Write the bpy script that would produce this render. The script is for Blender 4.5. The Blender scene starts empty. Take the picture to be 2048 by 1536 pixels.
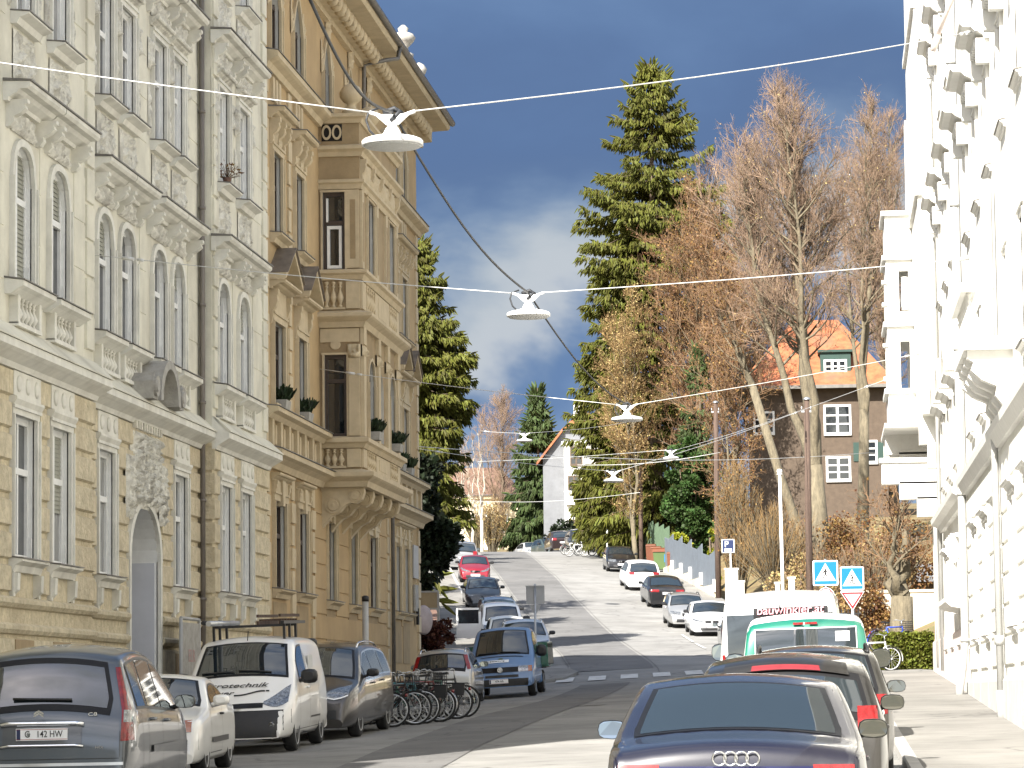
import bpy, bmesh, math, random
from mathutils import Vector, Matrix, noise
SC = bpy.context.scene
COL = SC.collection
rad = math.radians
RND = random.Random(11)

# ------------------------------------------------------------------ camera
F_PX = 6400.0
def make_camera():
    rho = rad(-0.67); c, s = math.cos(rho), math.sin(rho)
    a = 626*c + 617*s; b = 626*s - 617*c
    th = math.atan2(-b, F_PX); ps = math.asin(a/math.sqrt(a*a+b*b+F_PX*F_PX))
    F = Vector((-math.sin(ps)*math.cos(th), math.cos(ps)*math.cos(th), math.sin(th)))
    r = Vector((math.cos(ps), math.sin(ps), 0)); u = r.cross(F)
    rp = c*r + s*u; up = -s*r + c*u
    cd = bpy.data.cameras.new('camera'); cam = bpy.data.objects.new('camera', cd); COL.objects.link(cam)
    m = Matrix.Identity(4)
    for i in range(3):
        m[i][0], m[i][1], m[i][2] = rp[i], up[i], -F[i]
    cam.matrix_world = m
    cd.sensor_width = 36; cd.sensor_fit = 'HORIZONTAL'; cd.lens = F_PX/2048*36
    cd.clip_start = 0.5; cd.clip_end = 6000
    SC.camera = cam
    return F, rp, up
CF, CR, CU = make_camera()
def ray(px, py): return CF + CR*((px-1024)/F_PX) + CU*((768-py)/F_PX)
def at(px, py, Y):
    d = ray(px, py); return d*(Y/d.y)
def on_x(px, py, X):
    d = ray(px, py); return d*(X/d.x)

# ------------------------------------------------------------------ object helpers
def tag(o, label=None, cat=None, group=None, kind=None):
    if label: o['label'] = label
    if cat: o['category'] = cat
    if group: o['group'] = group
    if kind: o['kind'] = kind
    return o
def thing(name, label, cat, loc=(0,0,0), rotz=0.0, group=None, rx=0.0):
    o = bpy.data.objects.new(name, None); COL.objects.link(o)
    o.empty_display_size = 0.2
    o.rotation_mode = 'XYZ'
    o.location = loc; o.rotation_euler = (rx, 0, rotz)
    return tag(o, label, cat, group)
class MB:
    def __init__(s): s.v = []; s.f = []; s.m = []; s.s = []; s.M = None; s.cuts = []
    def cut(s): s.cuts.append(len(s.f))
    def sections(s):
        ed = [0]+s.cuts+[len(s.f)]; out = []
        for a, b in zip(ed, ed[1:]):
            if b <= a: continue
            q = MB(); mp = {}
            for f in s.f[a:b]:
                g = []
                for i in f:
                    if i not in mp: mp[i] = len(q.v); q.v.append(s.v[i])
                    g.append(mp[i])
                q.f.append(tuple(g))
            q.m = s.m[a:b]; q.s = s.s[a:b]; out.append(q)
        return out
    def add(s, pts):
        n = len(s.v)
        if s.M is not None: s.v.extend([tuple(s.M @ Vector(p)) for p in pts])
        else: s.v.extend([tuple(p) for p in pts])
        return n
    def face(s, pts, m=0, sm=False):
        n = s.add(pts); s.f.append(tuple(range(n, n+len(pts)))); s.m.append(m); s.s.append(sm)
    def faces(s, n, idx, m=0, sm=False):
        for t in idx: s.f.append(tuple(n+i for i in t)); s.m.append(m); s.s.append(sm)
    def hexa(s, P, m=0):
        n = s.add(P)
        s.faces(n, [(0,3,2,1),(4,5,6,7),(0,1,5,4),(1,2,6,5),(2,3,7,6),(3,0,4,7)], m)
    def box(s, x0, x1, y0, y1, z0, z1, m=0):
        s.hexa([(x0,y0,z0),(x1,y0,z0),(x1,y1,z0),(x0,y1,z0),(x0,y0,z1),(x1,y0,z1),(x1,y1,z1),(x0,y1,z1)], m)
    def fb(s, fr, u0, u1, v0, v1, w0, w1, m=0):
        P = [fr(u0,v0,w0),fr(u1,v0,w0),fr(u1,v0,w1),fr(u0,v0,w1),fr(u0,v1,w0),fr(u1,v1,w0),fr(u1,v1,w1),fr(u0,v1,w1)]
        s.hexa(P, m)
    def prism(s, A, B, m=0, sm=False):
        k = len(A); n = s.add(list(A)+list(B))
        s.faces(n, [(i,(i+1)%k,k+(i+1)%k,k+i) for i in range(k)], m, sm)
        s.faces(n, [tuple(range(k-1,-1,-1)), tuple(range(k,2*k))], m)
    def fprism(s, fr, poly, w0, w1, m=0, sm=False):
        s.prism([fr(u,v,w0) for u,v in poly], [fr(u,v,w1) for u,v in poly], m, sm)
    def uprism(s, fr, prof, u0, u1, m=0):          # moulding: profile (w,v) run along u
        s.prism([fr(u0,v,w) for w,v in prof], [fr(u1,v,w) for w,v in prof], m)
    def tube(s, pts, rs, n=6, m=0, sm=True, cap=True):
        pts = [Vector(p) for p in pts]
        if not isinstance(rs, (list,tuple)): rs = [rs]*len(pts)
        base = len(s.v); k = len(pts); ref = None
        for i, p in enumerate(pts):
            d = (pts[min(i+1,k-1)] - pts[max(i-1,0)])
            if d.length < 1e-9: d = Vector((0,0,1))
            d.normalize()
            if ref is None:
                ref = Vector((0,0,1)) if abs(d.z) < 0.9 else Vector((1,0,0))
            a = d.cross(ref)
            if a.length < 1e-6: a = d.cross(Vector((0.3,1,0.2)))
            a.normalize(); b = a.cross(d); ref = b
            s.add([p + (a*math.cos(2*math.pi*j/n) + b*math.sin(2*math.pi*j/n))*rs[i] for j in range(n)])
        for i in range(k-1):
            for j in range(n):
                j2 = (j+1) % n
                s.f.append((base+i*n+j, base+i*n+j2, base+(i+1)*n+j2, base+(i+1)*n+j)); s.m.append(m); s.s.append(sm)
        if cap:
            s.f.append(tuple(base+j for j in range(n-1,-1,-1))); s.m.append(m); s.s.append(False)
            s.f.append(tuple(base+(k-1)*n+j for j in range(n))); s.m.append(m); s.s.append(False)
    def lathe(s, o, prof, n=10, m=0, sm=True, ax=None):
        o = Vector(o); base = len(s.v)
        A, B, D = (Vector((1,0,0)), Vector((0,1,0)), Vector((0,0,1))) if ax is None else ax
        for r, z in prof:
            s.add([o + A*(r*math.cos(2*math.pi*j/n)) + B*(r*math.sin(2*math.pi*j/n)) + D*z for j in range(n)])
        for i in range(len(prof)-1):
            for j in range(n):
                j2 = (j+1) % n
                s.f.append((base+i*n+j, base+i*n+j2, base+(i+1)*n+j2, base+(i+1)*n+j)); s.m.append(m); s.s.append(sm)
        s.f.append(tuple(base+j for j in range(n-1,-1,-1))); s.m.append(m); s.s.append(False)
        k = len(prof)-1
        s.f.append(tuple(base+k*n+j for j in range(n))); s.m.append(m); s.s.append(False)
    def grid(s, P, m=0, sm=True, closed=False):     # P[i][j] points
        a, b = len(P), len(P[0]); n = len(s.v)
        for row in P: s.add(row)
        for i in range(a-1):
            for j in range(b-1):
                s.f.append((n+i*b+j, n+i*b+j+1, n+(i+1)*b+j+1, n+(i+1)*b+j)); s.m.append(m); s.s.append(sm)
    def build(s, name, mats, parent=None):
        if not isinstance(mats, (list,tuple)): mats = [mats]
        me = bpy.data.meshes.new(name); me.from_pydata(s.v, [], s.f)
        for q in mats: me.materials.append(q)
        me.polygons.foreach_set('material_index', s.m)
        me.polygons.foreach_set('use_smooth', s.s)
        me.update()
        o = bpy.data.objects.new(name, me); COL.objects.link(o)
        if parent is not None:
            o.parent = parent
        return o
def kids(o): return [c for c in COL.objects if c.parent == o]
def wparent(o, p):           # geometry given in world coordinates under an unrotated parent chain
    off = Vector((0,0,0)); q = p
    while q is not None: off += q.location; q = q.parent
    o.parent = p; o.location = o.location - off
    return o
def copy_tree(o, parent=None):
    c = o.copy(); COL.objects.link(c)
    if parent is not None: c.parent = parent
    for ch in list(o.children): copy_tree(ch, c)
    return c

# ------------------------------------------------------------------ materials
def mk(name): 
    m = bpy.data.materials.new(name); m.use_nodes = True
    nt = m.node_tree; b = nt.nodes['Principled BSDF']
    return m, nt, b
def L(nt, a, b): nt.links.new(a, b)
def mat(name, col, rough=0.7, var=0.12, scale=3.0, bump=0.0, bscale=30.0, metal=0.0, spec=0.5, coat=0.0, dirt=None, stretch=None, isl=0.0):
    m, nt, b = mk(name)
    b.inputs['Roughness'].default_value = rough; b.inputs['Metallic'].default_value = metal
    b.inputs['Specular IOR Level'].default_value = spec
    b.inputs['Coat Weight'].default_value = coat; b.inputs['Coat Roughness'].default_value = 0.04
    tc = nt.nodes.new('ShaderNodeTexCoord'); src = tc.outputs['Object']
    if stretch:
        mp = nt.nodes.new('ShaderNodeMapping'); mp.inputs['Scale'].default_value = stretch
        L(nt, src, mp.inputs['Vector']); src = mp.outputs['Vector']
    cur = None
    if var > 0:
        n = nt.nodes.new('ShaderNodeTexNoise'); n.inputs['Scale'].default_value = scale; n.inputs['Detail'].default_value = 6; n.inputs['Roughness'].default_value = 0.65
        L(nt, src, n.inputs['Vector'])
        r = nt.nodes.new('ShaderNodeValToRGB')
        lo = tuple(max(0, c*(1-var*1.6)) for c in col[:3])+(1,); hi = tuple(min(1, c*(1+var)) for c in col[:3])+(1,)
        r.color_ramp.elements[0].position = 0.3; r.color_ramp.elements[0].color = lo
        r.color_ramp.elements[1].position = 0.7; r.color_ramp.elements[1].color = hi
        L(nt, n.outputs['Fac'], r.inputs['Fac']); cur = r.outputs['Color']
    if dirt:                                        # (colour, amount, scale): streaky weather stains
        n2 = nt.nodes.new('ShaderNodeTexNoise'); n2.inputs['Scale'].default_value = 1.0; n2.inputs['Detail'].default_value = 5
        mp2 = nt.nodes.new('ShaderNodeMapping'); mp2.inputs['Scale'].default_value = (dirt[2], dirt[2], dirt[2]*0.3)
        L(nt, tc.outputs['Object'], mp2.inputs['Vector']); L(nt, mp2.outputs['Vector'], n2.inputs['Vector'])
        mr = nt.nodes.new('ShaderNodeMapRange'); mr.inputs['From Min'].default_value = 0.5; mr.inputs['From Max'].default_value = 0.72; mr.inputs['To Max'].default_value = dirt[1]
        L(nt, n2.outputs['Fac'], mr.inputs['Value'])
        mx = nt.nodes.new('ShaderNodeMix'); mx.data_type = 'RGBA'
        L(nt, mr.outputs['Result'], mx.inputs['Factor'])
        if cur is not None: L(nt, cur, mx.inputs['A'])
        else: mx.inputs['A'].default_value = tuple(col[:3])+(1,)
        mx.inputs['B'].default_value = tuple(dirt[0])+(1,); cur = mx.outputs['Result']
    if isl > 0:                                     # per-island value jitter (leaves, needles)
        g = nt.nodes.new('ShaderNodeNewGeometry'); hs = nt.nodes.new('ShaderNodeHueSaturation')
        mr = nt.nodes.new('ShaderNodeMapRange'); mr.inputs['To Min'].default_value = 1-isl; mr.inputs['To Max'].default_value = 1+isl
        L(nt, g.outputs['Random Per Island'], mr.inputs['Value']); L(nt, mr.outputs['Result'], hs.inputs['Value'])
        mr2 = nt.nodes.new('ShaderNodeMapRange'); mr2.inputs['To Min'].default_value = 0.5-isl*0.05; mr2.inputs['To Max'].default_value = 0.5+isl*0.05
        L(nt, g.outputs['Random Per Island'], mr2.inputs['Value']); L(nt, mr2.outputs['Result'], hs.inputs['Hue'])
        if cur is not None: L(nt, cur, hs.inputs['Color'])
        else: hs.inputs['Color'].default_value = tuple(col[:3])+(1,)
        cur = hs.outputs['Color']
    if cur is not None: L(nt, cur, b.inputs['Base Color'])
    else: b.inputs['Base Color'].default_value = tuple(col[:3])+(1,)
    if bump > 0:
        n3 = nt.nodes.new('ShaderNodeTexNoise'); n3.inputs['Scale'].default_value = bscale; n3.inputs['Detail'].default_value = 5
        L(nt, tc.outputs['Object'], n3.inputs['Vector'])
        bp = nt.nodes.new('ShaderNodeBump'); bp.inputs['Strength'].default_value = bump; bp.inputs['Distance'].default_value = 0.05
        L(nt, n3.outputs['Fac'], bp.inputs['Height']); L(nt, bp.outputs['Normal'], b.inputs['Normal'])
    return m
def paint(name, col, metal=0.35, rough=0.35, dust=0.03):
    m = mat(name, col, rough=rough, var=0, metal=metal, coat=0.8, dirt=((0.20,0.18,0.15), dust, 1.2))
    return m
def leaf(name, col, isl=0.35, trans=0.25):
    m = mat(name, col, rough=0.6, var=0.25, scale=0.5, isl=isl, spec=0.2)
    b = m.node_tree.nodes['Principled BSDF']; nt = m.node_tree
    if trans > 0:
        t = nt.nodes.new('ShaderNodeBsdfTranslucent'); ms = nt.nodes.new('ShaderNodeMixShader'); ms.inputs[0].default_value = trans
        src = b.inputs['Base Color'].links[0].from_socket
        L(nt, src, t.inputs['Color']); out = nt.nodes['Material Output']
        L(nt, b.outputs[0], ms.inputs[1]); L(nt, t.outputs[0], ms.inputs[2]); L(nt, ms.outputs[0], out.inputs['Surface'])
    return m
M = {}
M['cream'] = mat('cream_plaster', (0.62,0.595,0.49), 0.85, 0.10, 1.2, 0.15, 25, dirt=((0.34,0.31,0.24),0.60,0.9))
M['cream_trim'] = mat('pale_stucco_trim', (0.65,0.635,0.565), 0.8, 0.09, 3, 0.06, 30, dirt=((0.36,0.34,0.29),0.5,1.6))
M['cream_stone'] = mat('cream_rusticated_plaster', (0.55,0.48,0.335), 0.9, 0.18, 5, 0.8, 11, dirt=((0.40,0.33,0.22),0.5,1.0))
M['relief'] = mat('stucco_relief', (0.66,0.64,0.56), 0.85, 0.16, 9, 0.5, 40, dirt=((0.22,0.20,0.17),0.75,4))
M['white_frame'] = mat('white_window_paint', (0.72,0.72,0.69), 0.45, 0.05, 6)
M['ochre'] = mat('ochre_plaster', (0.42,0.30,0.155), 0.85, 0.10, 1.0, 0.12, 22, dirt=((0.36,0.25,0.13),0.45,0.9))
M['ochre_trim'] = mat('light_ochre_trim', (0.51,0.42,0.275), 0.82, 0.09, 3, 0.08, 30, dirt=((0.35,0.28,0.18),0.5,1.5))
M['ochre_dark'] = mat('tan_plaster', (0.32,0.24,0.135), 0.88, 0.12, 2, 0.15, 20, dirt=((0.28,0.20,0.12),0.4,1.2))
M['brown_frame'] = mat('dark_brown_window_paint', (0.045,0.028,0.018), 0.45, 0.15, 8)
M['lead'] = mat('weathered_zinc_flashing', (0.16,0.15,0.135), 0.5, 0.2, 3, metal=0.3)
M['white_wall'] = mat('white_painted_facade', (0.74,0.73,0.68), 0.8, 0.04, 2, 0.06, 25, dirt=((0.62,0.60,0.54),0.3,0.8))
M['white_trim'] = mat('white_stucco_ornament', (0.72,0.71,0.67), 0.8, 0.05, 4, 0.05, 30)
M['pink_plinth'] = mat('pale_pink_plinth', (0.72,0.63,0.58), 0.85, 0.06, 2, 0.1, 20)
M['grey_plinth'] = mat('grey_stone_plinth', (0.50,0.49,0.46), 0.85, 0.08, 3, 0.15, 25)
M['pipe'] = mat('grey_painted_downpipe', (0.36,0.36,0.345), 0.5, 0.08, 2)
M['pipe_dark'] = mat('brown_cast_iron_pipe', (0.16,0.14,0.12), 0.5, 0.1, 2)
M['grey_door'] = mat('grey_painted_gate', (0.50,0.51,0.54), 0.5, 0.05, 2)
M['blind'] = mat('grey_green_blind', (0.30,0.30,0.245), 0.7, 0.1, 6)
M['curtain'] = mat('white_net_curtain', (0.55,0.55,0.53), 0.9, 0.15, 9, stretch=(6,6,0.4))
M['dark'] = mat('dark_interior', (0.012,0.011,0.010), 0.9, 0.1, 2)
M['ochre_reveal'] = mat('grey_painted_reveal', (0.47,0.46,0.42), 0.8, 0.06, 3)
M['stone'] = mat('pale_stone', (0.34,0.325,0.29), 0.85, 0.15, 5, 0.2, 30)
M['clay'] = mat('orange_clay_tiles', (0.30,0.095,0.036), 0.8, 0.3, 2.2, 0.4, 14, dirt=((0.16,0.09,0.06),0.5,0.7))
M['clay_dark'] = mat('weathered_red_tiles', (0.15,0.085,0.06), 0.85, 0.3, 4, 0.3, 16)
M['villa'] = mat('grey_brown_roughcast', (0.090,0.066,0.047), 0.95, 0.15, 3, 0.4, 40)
M['villa_white'] = mat('white_villa_wall', (0.76,0.75,0.70), 0.9, 0.05, 2, 0.1, 20)
M['gable_grey'] = mat('gable_shade_and_shed_grey', (0.14,0.145,0.155), 0.8, 0.1, 1.5)  # the house gable's shade is put into this grey; the sheds share it
M['house_yellow'] = mat('pale_yellow_house_wall', (0.72,0.62,0.42), 0.9, 0.08, 1.5)
M['green_wood'] = mat('green_shutter_paint', (0.012,0.040,0.030), 0.6, 0.1, 4)
M['steel'] = mat('galvanised_steel', (0.42,0.43,0.44), 0.4, 0.1, 5, metal=0.8)
M['white_metal'] = mat('white_enamel', (0.80,0.80,0.79), 0.4, 0.04, 4)
M['sign_back'] = mat('grey_sign_back', (0.40,0.41,0.42), 0.5, 0.06, 3, metal=0.3)
M['blue_sign'] = mat('blue_sign_film', (0.0,0.14,0.34), 0.4, 0.03, 3)
M['navy_sign'] = mat('dark_blue_sign_film', (0.012,0.022,0.075), 0.4, 0.03, 3)
M['red_sign'] = mat('red_sign_film', (0.28,0.014,0.02), 0.4, 0.05, 3)
M['white_film'] = mat('white_sign_film', (0.80,0.81,0.81), 0.4, 0.02, 3)
M['black'] = mat('black_plastic', (0.012,0.012,0.013), 0.5, 0.1, 5)
M['black_gloss'] = mat('black_gloss_trim', (0.006,0.006,0.007), 0.4, 0.0, spec=0.25)
M['rubber'] = mat('tyre_rubber', (0.016,0.016,0.016), 0.85, 0.2, 12, 0.2, 60)
M['alloy'] = mat('alloy_wheel', (0.50,0.51,0.52), 0.32, 0.08, 6, metal=0.85)
M['chrome'] = mat('chrome_trim', (0.72,0.73,0.74), 0.12, 0.0, metal=1.0)
M['redlens'] = mat('red_lamp_lens', (0.20,0.004,0.005), 0.25, 0.35, 18, coat=0.4)
M['darklens'] = mat('dark_red_lamp_lens', (0.17,0.012,0.014), 0.12, 0.10, 14, coat=1.0)
M['amber'] = mat('amber_lamp_lens', (0.28,0.085,0.022), 0.12, 0.05, 9, coat=1.0)
M['clear'] = mat('clear_headlamp_lens', (0.20,0.21,0.22), 0.10, 0.6, 22, metal=0.5, coat=1.0)
M['wood_pole'] = mat('creosoted_timber', (0.085,0.055,0.04), 0.9, 0.3, 3, 0.4, 20, stretch=(6,6,0.5))
M['bark'] = mat('grey_beech_bark', (0.135,0.112,0.072), 0.9, 0.3, 3, 0.5, 14, stretch=(3,3,0.8))
M['bark_brown'] = mat('brown_bark', (0.13,0.095,0.065), 0.95, 0.3, 3, 0.5, 16)
M['birch'] = mat('white_birch_bark', (0.40,0.35,0.28), 0.85, 0.35, 4, 0.2, 12)
M['twig'] = mat('reddish_brown_twigs', (0.215,0.13,0.07), 0.9, 0.3, 0.6)
M['twig_violet'] = mat('violet_grey_twigs', (0.235,0.158,0.105), 0.9, 0.3, 0.5)
M['twig_tan'] = mat('tan_twigs', (0.22,0.135,0.05), 0.9, 0.3, 0.8)
M['spruce'] = leaf('spruce_needles', (0.115,0.118,0.022), 0.45, 0.25)
M['spruce_blue'] = leaf('blue_green_needles', (0.060,0.085,0.028), 0.45, 0.2)
M['yew'] = leaf('dark_yew_needles', (0.040,0.072,0.018), 0.5, 0.15)
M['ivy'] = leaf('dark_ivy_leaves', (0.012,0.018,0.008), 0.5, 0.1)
M['thuja'] = leaf('yellow_green_scale_leaves', (0.24,0.25,0.02), 0.35, 0.3)
M['brownleaf'] = leaf('withered_beech_leaves', (0.20,0.105,0.042), 0.55, 0.3)
M['paleleaf'] = leaf('pale_dry_leaves', (0.33,0.235,0.11), 0.55, 0.3)
M['copper'] = leaf('copper_hedge_leaves', (0.07,0.022,0.014), 0.5, 0.15)
M['hedge'] = leaf('hedge_leaves', (0.115,0.125,0.018), 0.55, 0.25)
M['potplant'] = leaf('pot_plant_leaves', (0.03,0.045,0.02), 0.5, 0.15)
def glass_mat(name, col=(0.012,0.015,0.018), rough=0.03, spec=1.0):
    m = mat(name, col, rough, 0.0, spec=spec)
    b = m.node_tree.nodes['Principled BSDF']; b.inputs['IOR'].default_value = 1.55
    return m
M['glass'] = glass_mat('window_glass')
M['pane_curtain'] = mat('window_glass_with_net_curtain', (0.26,0.26,0.245), 0.06, 0.35, 5, stretch=(7,7,0.5))
M['tin'] = mat('brown_weathered_tin', (0.17,0.14,0.11), 0.6, 0.25, 4)
M['carglass'] = glass_mat('tinted_car_glass', (0.012,0.018,0.022), 0.02, 1.0); M['carglass'].node_tree.nodes['Principled BSDF'].inputs['IOR'].default_value = 1.62
M['mirror'] = mat('mirror_glass', (0.22,0.25,0.27), 0.02, 0.0, metal=1.0)
def asphalt(name, col, crack):
    m = mat(name, col, 0.9, 0.16, 0.7, 0.25, 90, spec=0.3, dirt=(tuple(c*0.62 for c in col), 0.6, 0.25))
    nt = m.node_tree; b = nt.nodes['Principled BSDF']; src = b.inputs['Base Color'].links[0].from_socket
    tc = nt.nodes.new('ShaderNodeTexCoord')
    n = nt.nodes.new('ShaderNodeTexNoise'); n.inputs['Scale'].default_value = 0.6; n.inputs['Detail'].default_value = 4
    L(nt, tc.outputs['Object'], n.inputs['Vector'])
    mv = nt.nodes.new('ShaderNodeVectorMath'); mv.operation = 'MULTIPLY_ADD'; mv.inputs[1].default_value = (1.6,1.6,1.6)
    L(nt, n.outputs['Color'], mv.inputs[0]); L(nt, tc.outputs['Object'], mv.inputs[2])
    v = nt.nodes.new('ShaderNodeTexVoronoi'); v.feature = 'DISTANCE_TO_EDGE'; v.inputs['Scale'].default_value = 0.22
    L(nt, mv.outputs[0], v.inputs['Vector'])
    r = nt.nodes.new('ShaderNodeMapRange'); r.inputs['From Min'].default_value = 0.0; r.inputs['From Max'].default_value = 0.012; r.inputs['To Min'].default_value = 0.5*crack; r.inputs['To Max'].default_value = 0.0
    L(nt, v.outputs['Distance'], r.inputs['Value'])
    n2 = nt.nodes.new('ShaderNodeTexVoronoi'); n2.inputs['Scale'].default_value = 0.9; L(nt, tc.outputs['Object'], n2.inputs['Vector'])
    r2 = nt.nodes.new('ShaderNodeMapRange'); r2.inputs['From Min'].default_value = 0.05; r2.inputs['From Max'].default_value = 0.20; r2.inputs['To Min'].default_value = 0.35*crack; r2.inputs['To Max'].default_value = 0.0
    L(nt, n2.outputs['Distance'], r2.inputs['Value'])
    mxm = nt.nodes.new('ShaderNodeMath'); mxm.operation = 'MAXIMUM'; L(nt, r.outputs['Result'], mxm.inputs[0]); L(nt, r2.outputs['Result'], mxm.inputs[1])
    mx = nt.nodes.new('ShaderNodeMix'); mx.data_type = 'RGBA'; L(nt, mxm.outputs[0], mx.inputs['Factor']); L(nt, src, mx.inputs['A']); mx.inputs['B'].default_value = (0.05,0.048,0.045,1)
    L(nt, mx.outputs['Result'], b.inputs['Base Color'])
    return m
M['asphalt'] = asphalt('worn_asphalt', (0.215,0.21,0.198), 1)
M['asphalt_patch'] = asphalt('newer_asphalt_patch', (0.135,0.132,0.128), 1)
M['pavement'] = asphalt('pale_pavement_asphalt', (0.20,0.192,0.176), 1)
M['tar'] = mat('tar_seam', (0.085,0.083,0.08), 0.8, 0.2, 2)
M['kerb'] = mat('granite_kerb', (0.36,0.35,0.33), 0.9, 0.15, 4, 0.2, 30)
M['marking'] = mat('worn_white_road_paint', (0.52,0.52,0.50), 0.8, 0.12, 4, dirt=((0.25,0.24,0.23),0.8,2.5))
M['earth'] = mat('grass_and_earth', (0.16,0.115,0.05), 0.95, 0.4, 0.9, 0.5, 8, dirt=((0.09,0.10,0.03),0.7,0.6))
M['wall_cream'] = mat('rendered_garden_wall', (0.60,0.53,0.40), 0.9, 0.12, 1.5, 0.2, 15, dirt=((0.3,0.25,0.18),0.5,1))
M['fence_blue'] = mat('grey_blue_painted_boards', (0.11,0.128,0.15), 0.7, 0.12, 2)
M['fence_green'] = mat('green_mesh_fence', (0.055,0.095,0.05), 0.6, 0.15, 3)
M['bin_green'] = mat('green_plastic_container', (0.060,0.10,0.028), 0.5, 0.06, 3)
M['bin_brown'] = mat('brown_plastic_bin', (0.12,0.036,0.013), 0.5, 0.06, 3)
M['wire'] = mat('bright_steel_wire', (0.62,0.62,0.60), 0.45, 0.05, 3, metal=0.2)
M['cable'] = mat('black_cable', (0.02,0.022,0.026), 0.6, 0.1, 20)

# ------------------------------------------------------------------ sun, sky, view
SUN_AZ, SUN_EL = 23.0, 40.0
sd = Vector((-math.sin(rad(SUN_AZ))*math.cos(rad(SUN_EL)), -math.cos(rad(SUN_AZ))*math.cos(rad(SUN_EL)), math.sin(rad(SUN_EL))))
def make_light():
    ld = bpy.data.lights.new('sun', 'SUN'); ld.energy = 5.0; ld.angle = rad(0.53); ld.color = (1.0, 0.955, 0.88)
    o = bpy.data.objects.new('sun', ld); COL.objects.link(o)
    o.rotation_euler = sd.to_track_quat('Z', 'Y').to_euler(); o.location = (0, -30, 60)
    w = bpy.data.worlds.new('World'); SC.world = w; w.use_nodes = True
    nt = w.node_tree; bg = nt.nodes['Background']; bg.inputs['Strength'].default_value = 0.1
    sky = nt.nodes.new('ShaderNodeTexSky'); sky.sky_type = 'NISHITA'; sky.sun_disc = False
    sky.sun_elevation = rad(SUN_EL); sky.sun_rotation = rad(180+SUN_AZ); sky.air_density = 1.0; sky.dust_density = 1.5
    tc = nt.nodes.new('ShaderNodeTexCoord')
    def node(t, **k):
        n = nt.nodes.new(t)
        for a, b in k.items(): setattr(n, a, b)
        return n
    sep = node('ShaderNodeSeparateXYZ'); L(nt, tc.outputs['Generated'], sep.inputs[0])
    # storm cloud bank standing ahead (towards +Y): slate blue with a paler break low down
    mp = node('ShaderNodeMapping'); mp.inputs['Scale'].default_value = (4.0, 4.0, 9.0); mp.inputs['Location'].default_value = (0.35, 0.2, SKY_SEED)
    L(nt, tc.outputs['Generated'], mp.inputs['Vector'])
    n1 = node('ShaderNodeTexNoise'); n1.inputs['Scale'].default_value = 1.7; n1.inputs['Detail'].default_value = 6; n1.inputs['Roughness'].default_value = 0.52; n1.inputs['Distortion'].default_value = 0.25
    L(nt, mp.outputs['Vector'], n1.inputs['Vector'])
    ad = node('ShaderNodeMath', operation='MULTIPLY_ADD'); ad.inputs[1].default_value = 0.19; L(nt, n1.outputs['Fac'], ad.inputs[0]); L(nt, sep.outputs['Z'], ad.inputs[2])
    sb = node('ShaderNodeMapRange'); sb.inputs['From Min'].default_value = 0.115; sb.inputs['From Max'].default_value = 0.415; L(nt, ad.outputs[0], sb.inputs['Value'])
    r1 = node('ShaderNodeValToRGB'); cr = r1.color_ramp; cr.interpolation = 'B_SPLINE'
    SK = 1.0/0.1/2**EV
    def lin(r, g, b):
        f = lambda c: ((c/255+0.055)/1.055)**2.4
        return (f(r), f(g), f(b), 1)
    stops = [(.00,lin(168,186,204)),(.17,lin(140,168,202)),(.235,lin(98,128,174)),(.275,lin(112,142,180)),(.315,lin(206,211,216)),(.375,lin(182,193,203)),(.43,lin(120,147,182)),(.50,lin(92,118,160)),(.60,lin(98,126,169)),(.72,lin(112,142,184)),(.85,lin(124,150,188)),(1.0,lin(140,163,195))]
    cr.elements[0].position = stops[0][0]; cr.elements[0].color = stops[0][1]; cr.elements[1].position = 1.0; cr.elements[1].color = stops[-1][1]
    for p_, c_ in stops[1:-1]:
        e = cr.elements.new(p_); e.color = c_
    L(nt, sb.outputs['Result'], r1.inputs['Fac'])
    # broken bright clouds and blue behind the camera, where the sun is
    mp2 = node('ShaderNodeMapping'); mp2.inputs['Scale'].default_value = (2.2, 2.2, 4.5); mp2.inputs['Location'].default_value = (3.1, 1.7, 0.4)
    L(nt, tc.outputs['Generated'], mp2.inputs['Vector'])
    n2 = node('ShaderNodeTexNoise'); n2.inputs['Scale'].default_value = 1.6; n2.inputs['Detail'].default_value = 7; n2.inputs['Roughness'].default_value = 0.58
    L(nt, mp2.outputs['Vector'], n2.inputs['Vector'])
    mr = node('ShaderNodeMapRange'); mr.inputs['From Min'].default_value = 0.42; mr.inputs['From Max'].default_value = 0.62
    L(nt, n2.outputs['Fac'], mr.inputs['Value'])
    mxc = node('ShaderNodeMix', data_type='RGBA'); L(nt, mr.outputs['Result'], mxc.inputs['Factor'])
    L(nt, sky.outputs['Color'], mxc.inputs['A']); mxc.inputs['B'].default_value = CLOUD
    # blend by direction: y = towards the storm
    mf = node('ShaderNodeMapRange', interpolation_type='SMOOTHSTEP'); mf.inputs['From Min'].default_value = 0.30; mf.inputs['From Max'].default_value = 0.72
    L(nt, sep.outputs['Y'], mf.inputs['Value'])
    mx = node('ShaderNodeMix', data_type='RGBA'); L(nt, mf.outputs['Result'], mx.inputs['Factor'])
    sc_ = node('ShaderNodeVectorMath', operation='SCALE'); sc_.inputs['Scale'].default_value = SK; L(nt, r1.outputs['Color'], sc_.inputs[0])
    L(nt, mxc.outputs['Result'], mx.inputs['A']); L(nt, sc_.outputs[0], mx.inputs['B'])
    L(nt, mx.outputs['Result'], bg.inputs['Color'])
    SC.view_settings.view_transform = 'Standard'; SC.view_settings.look = 'None'
    SC.view_settings.gamma = 1.0; SC.view_settings.use_curve_mapping = False
    SC.view_settings.exposure = EV
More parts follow.
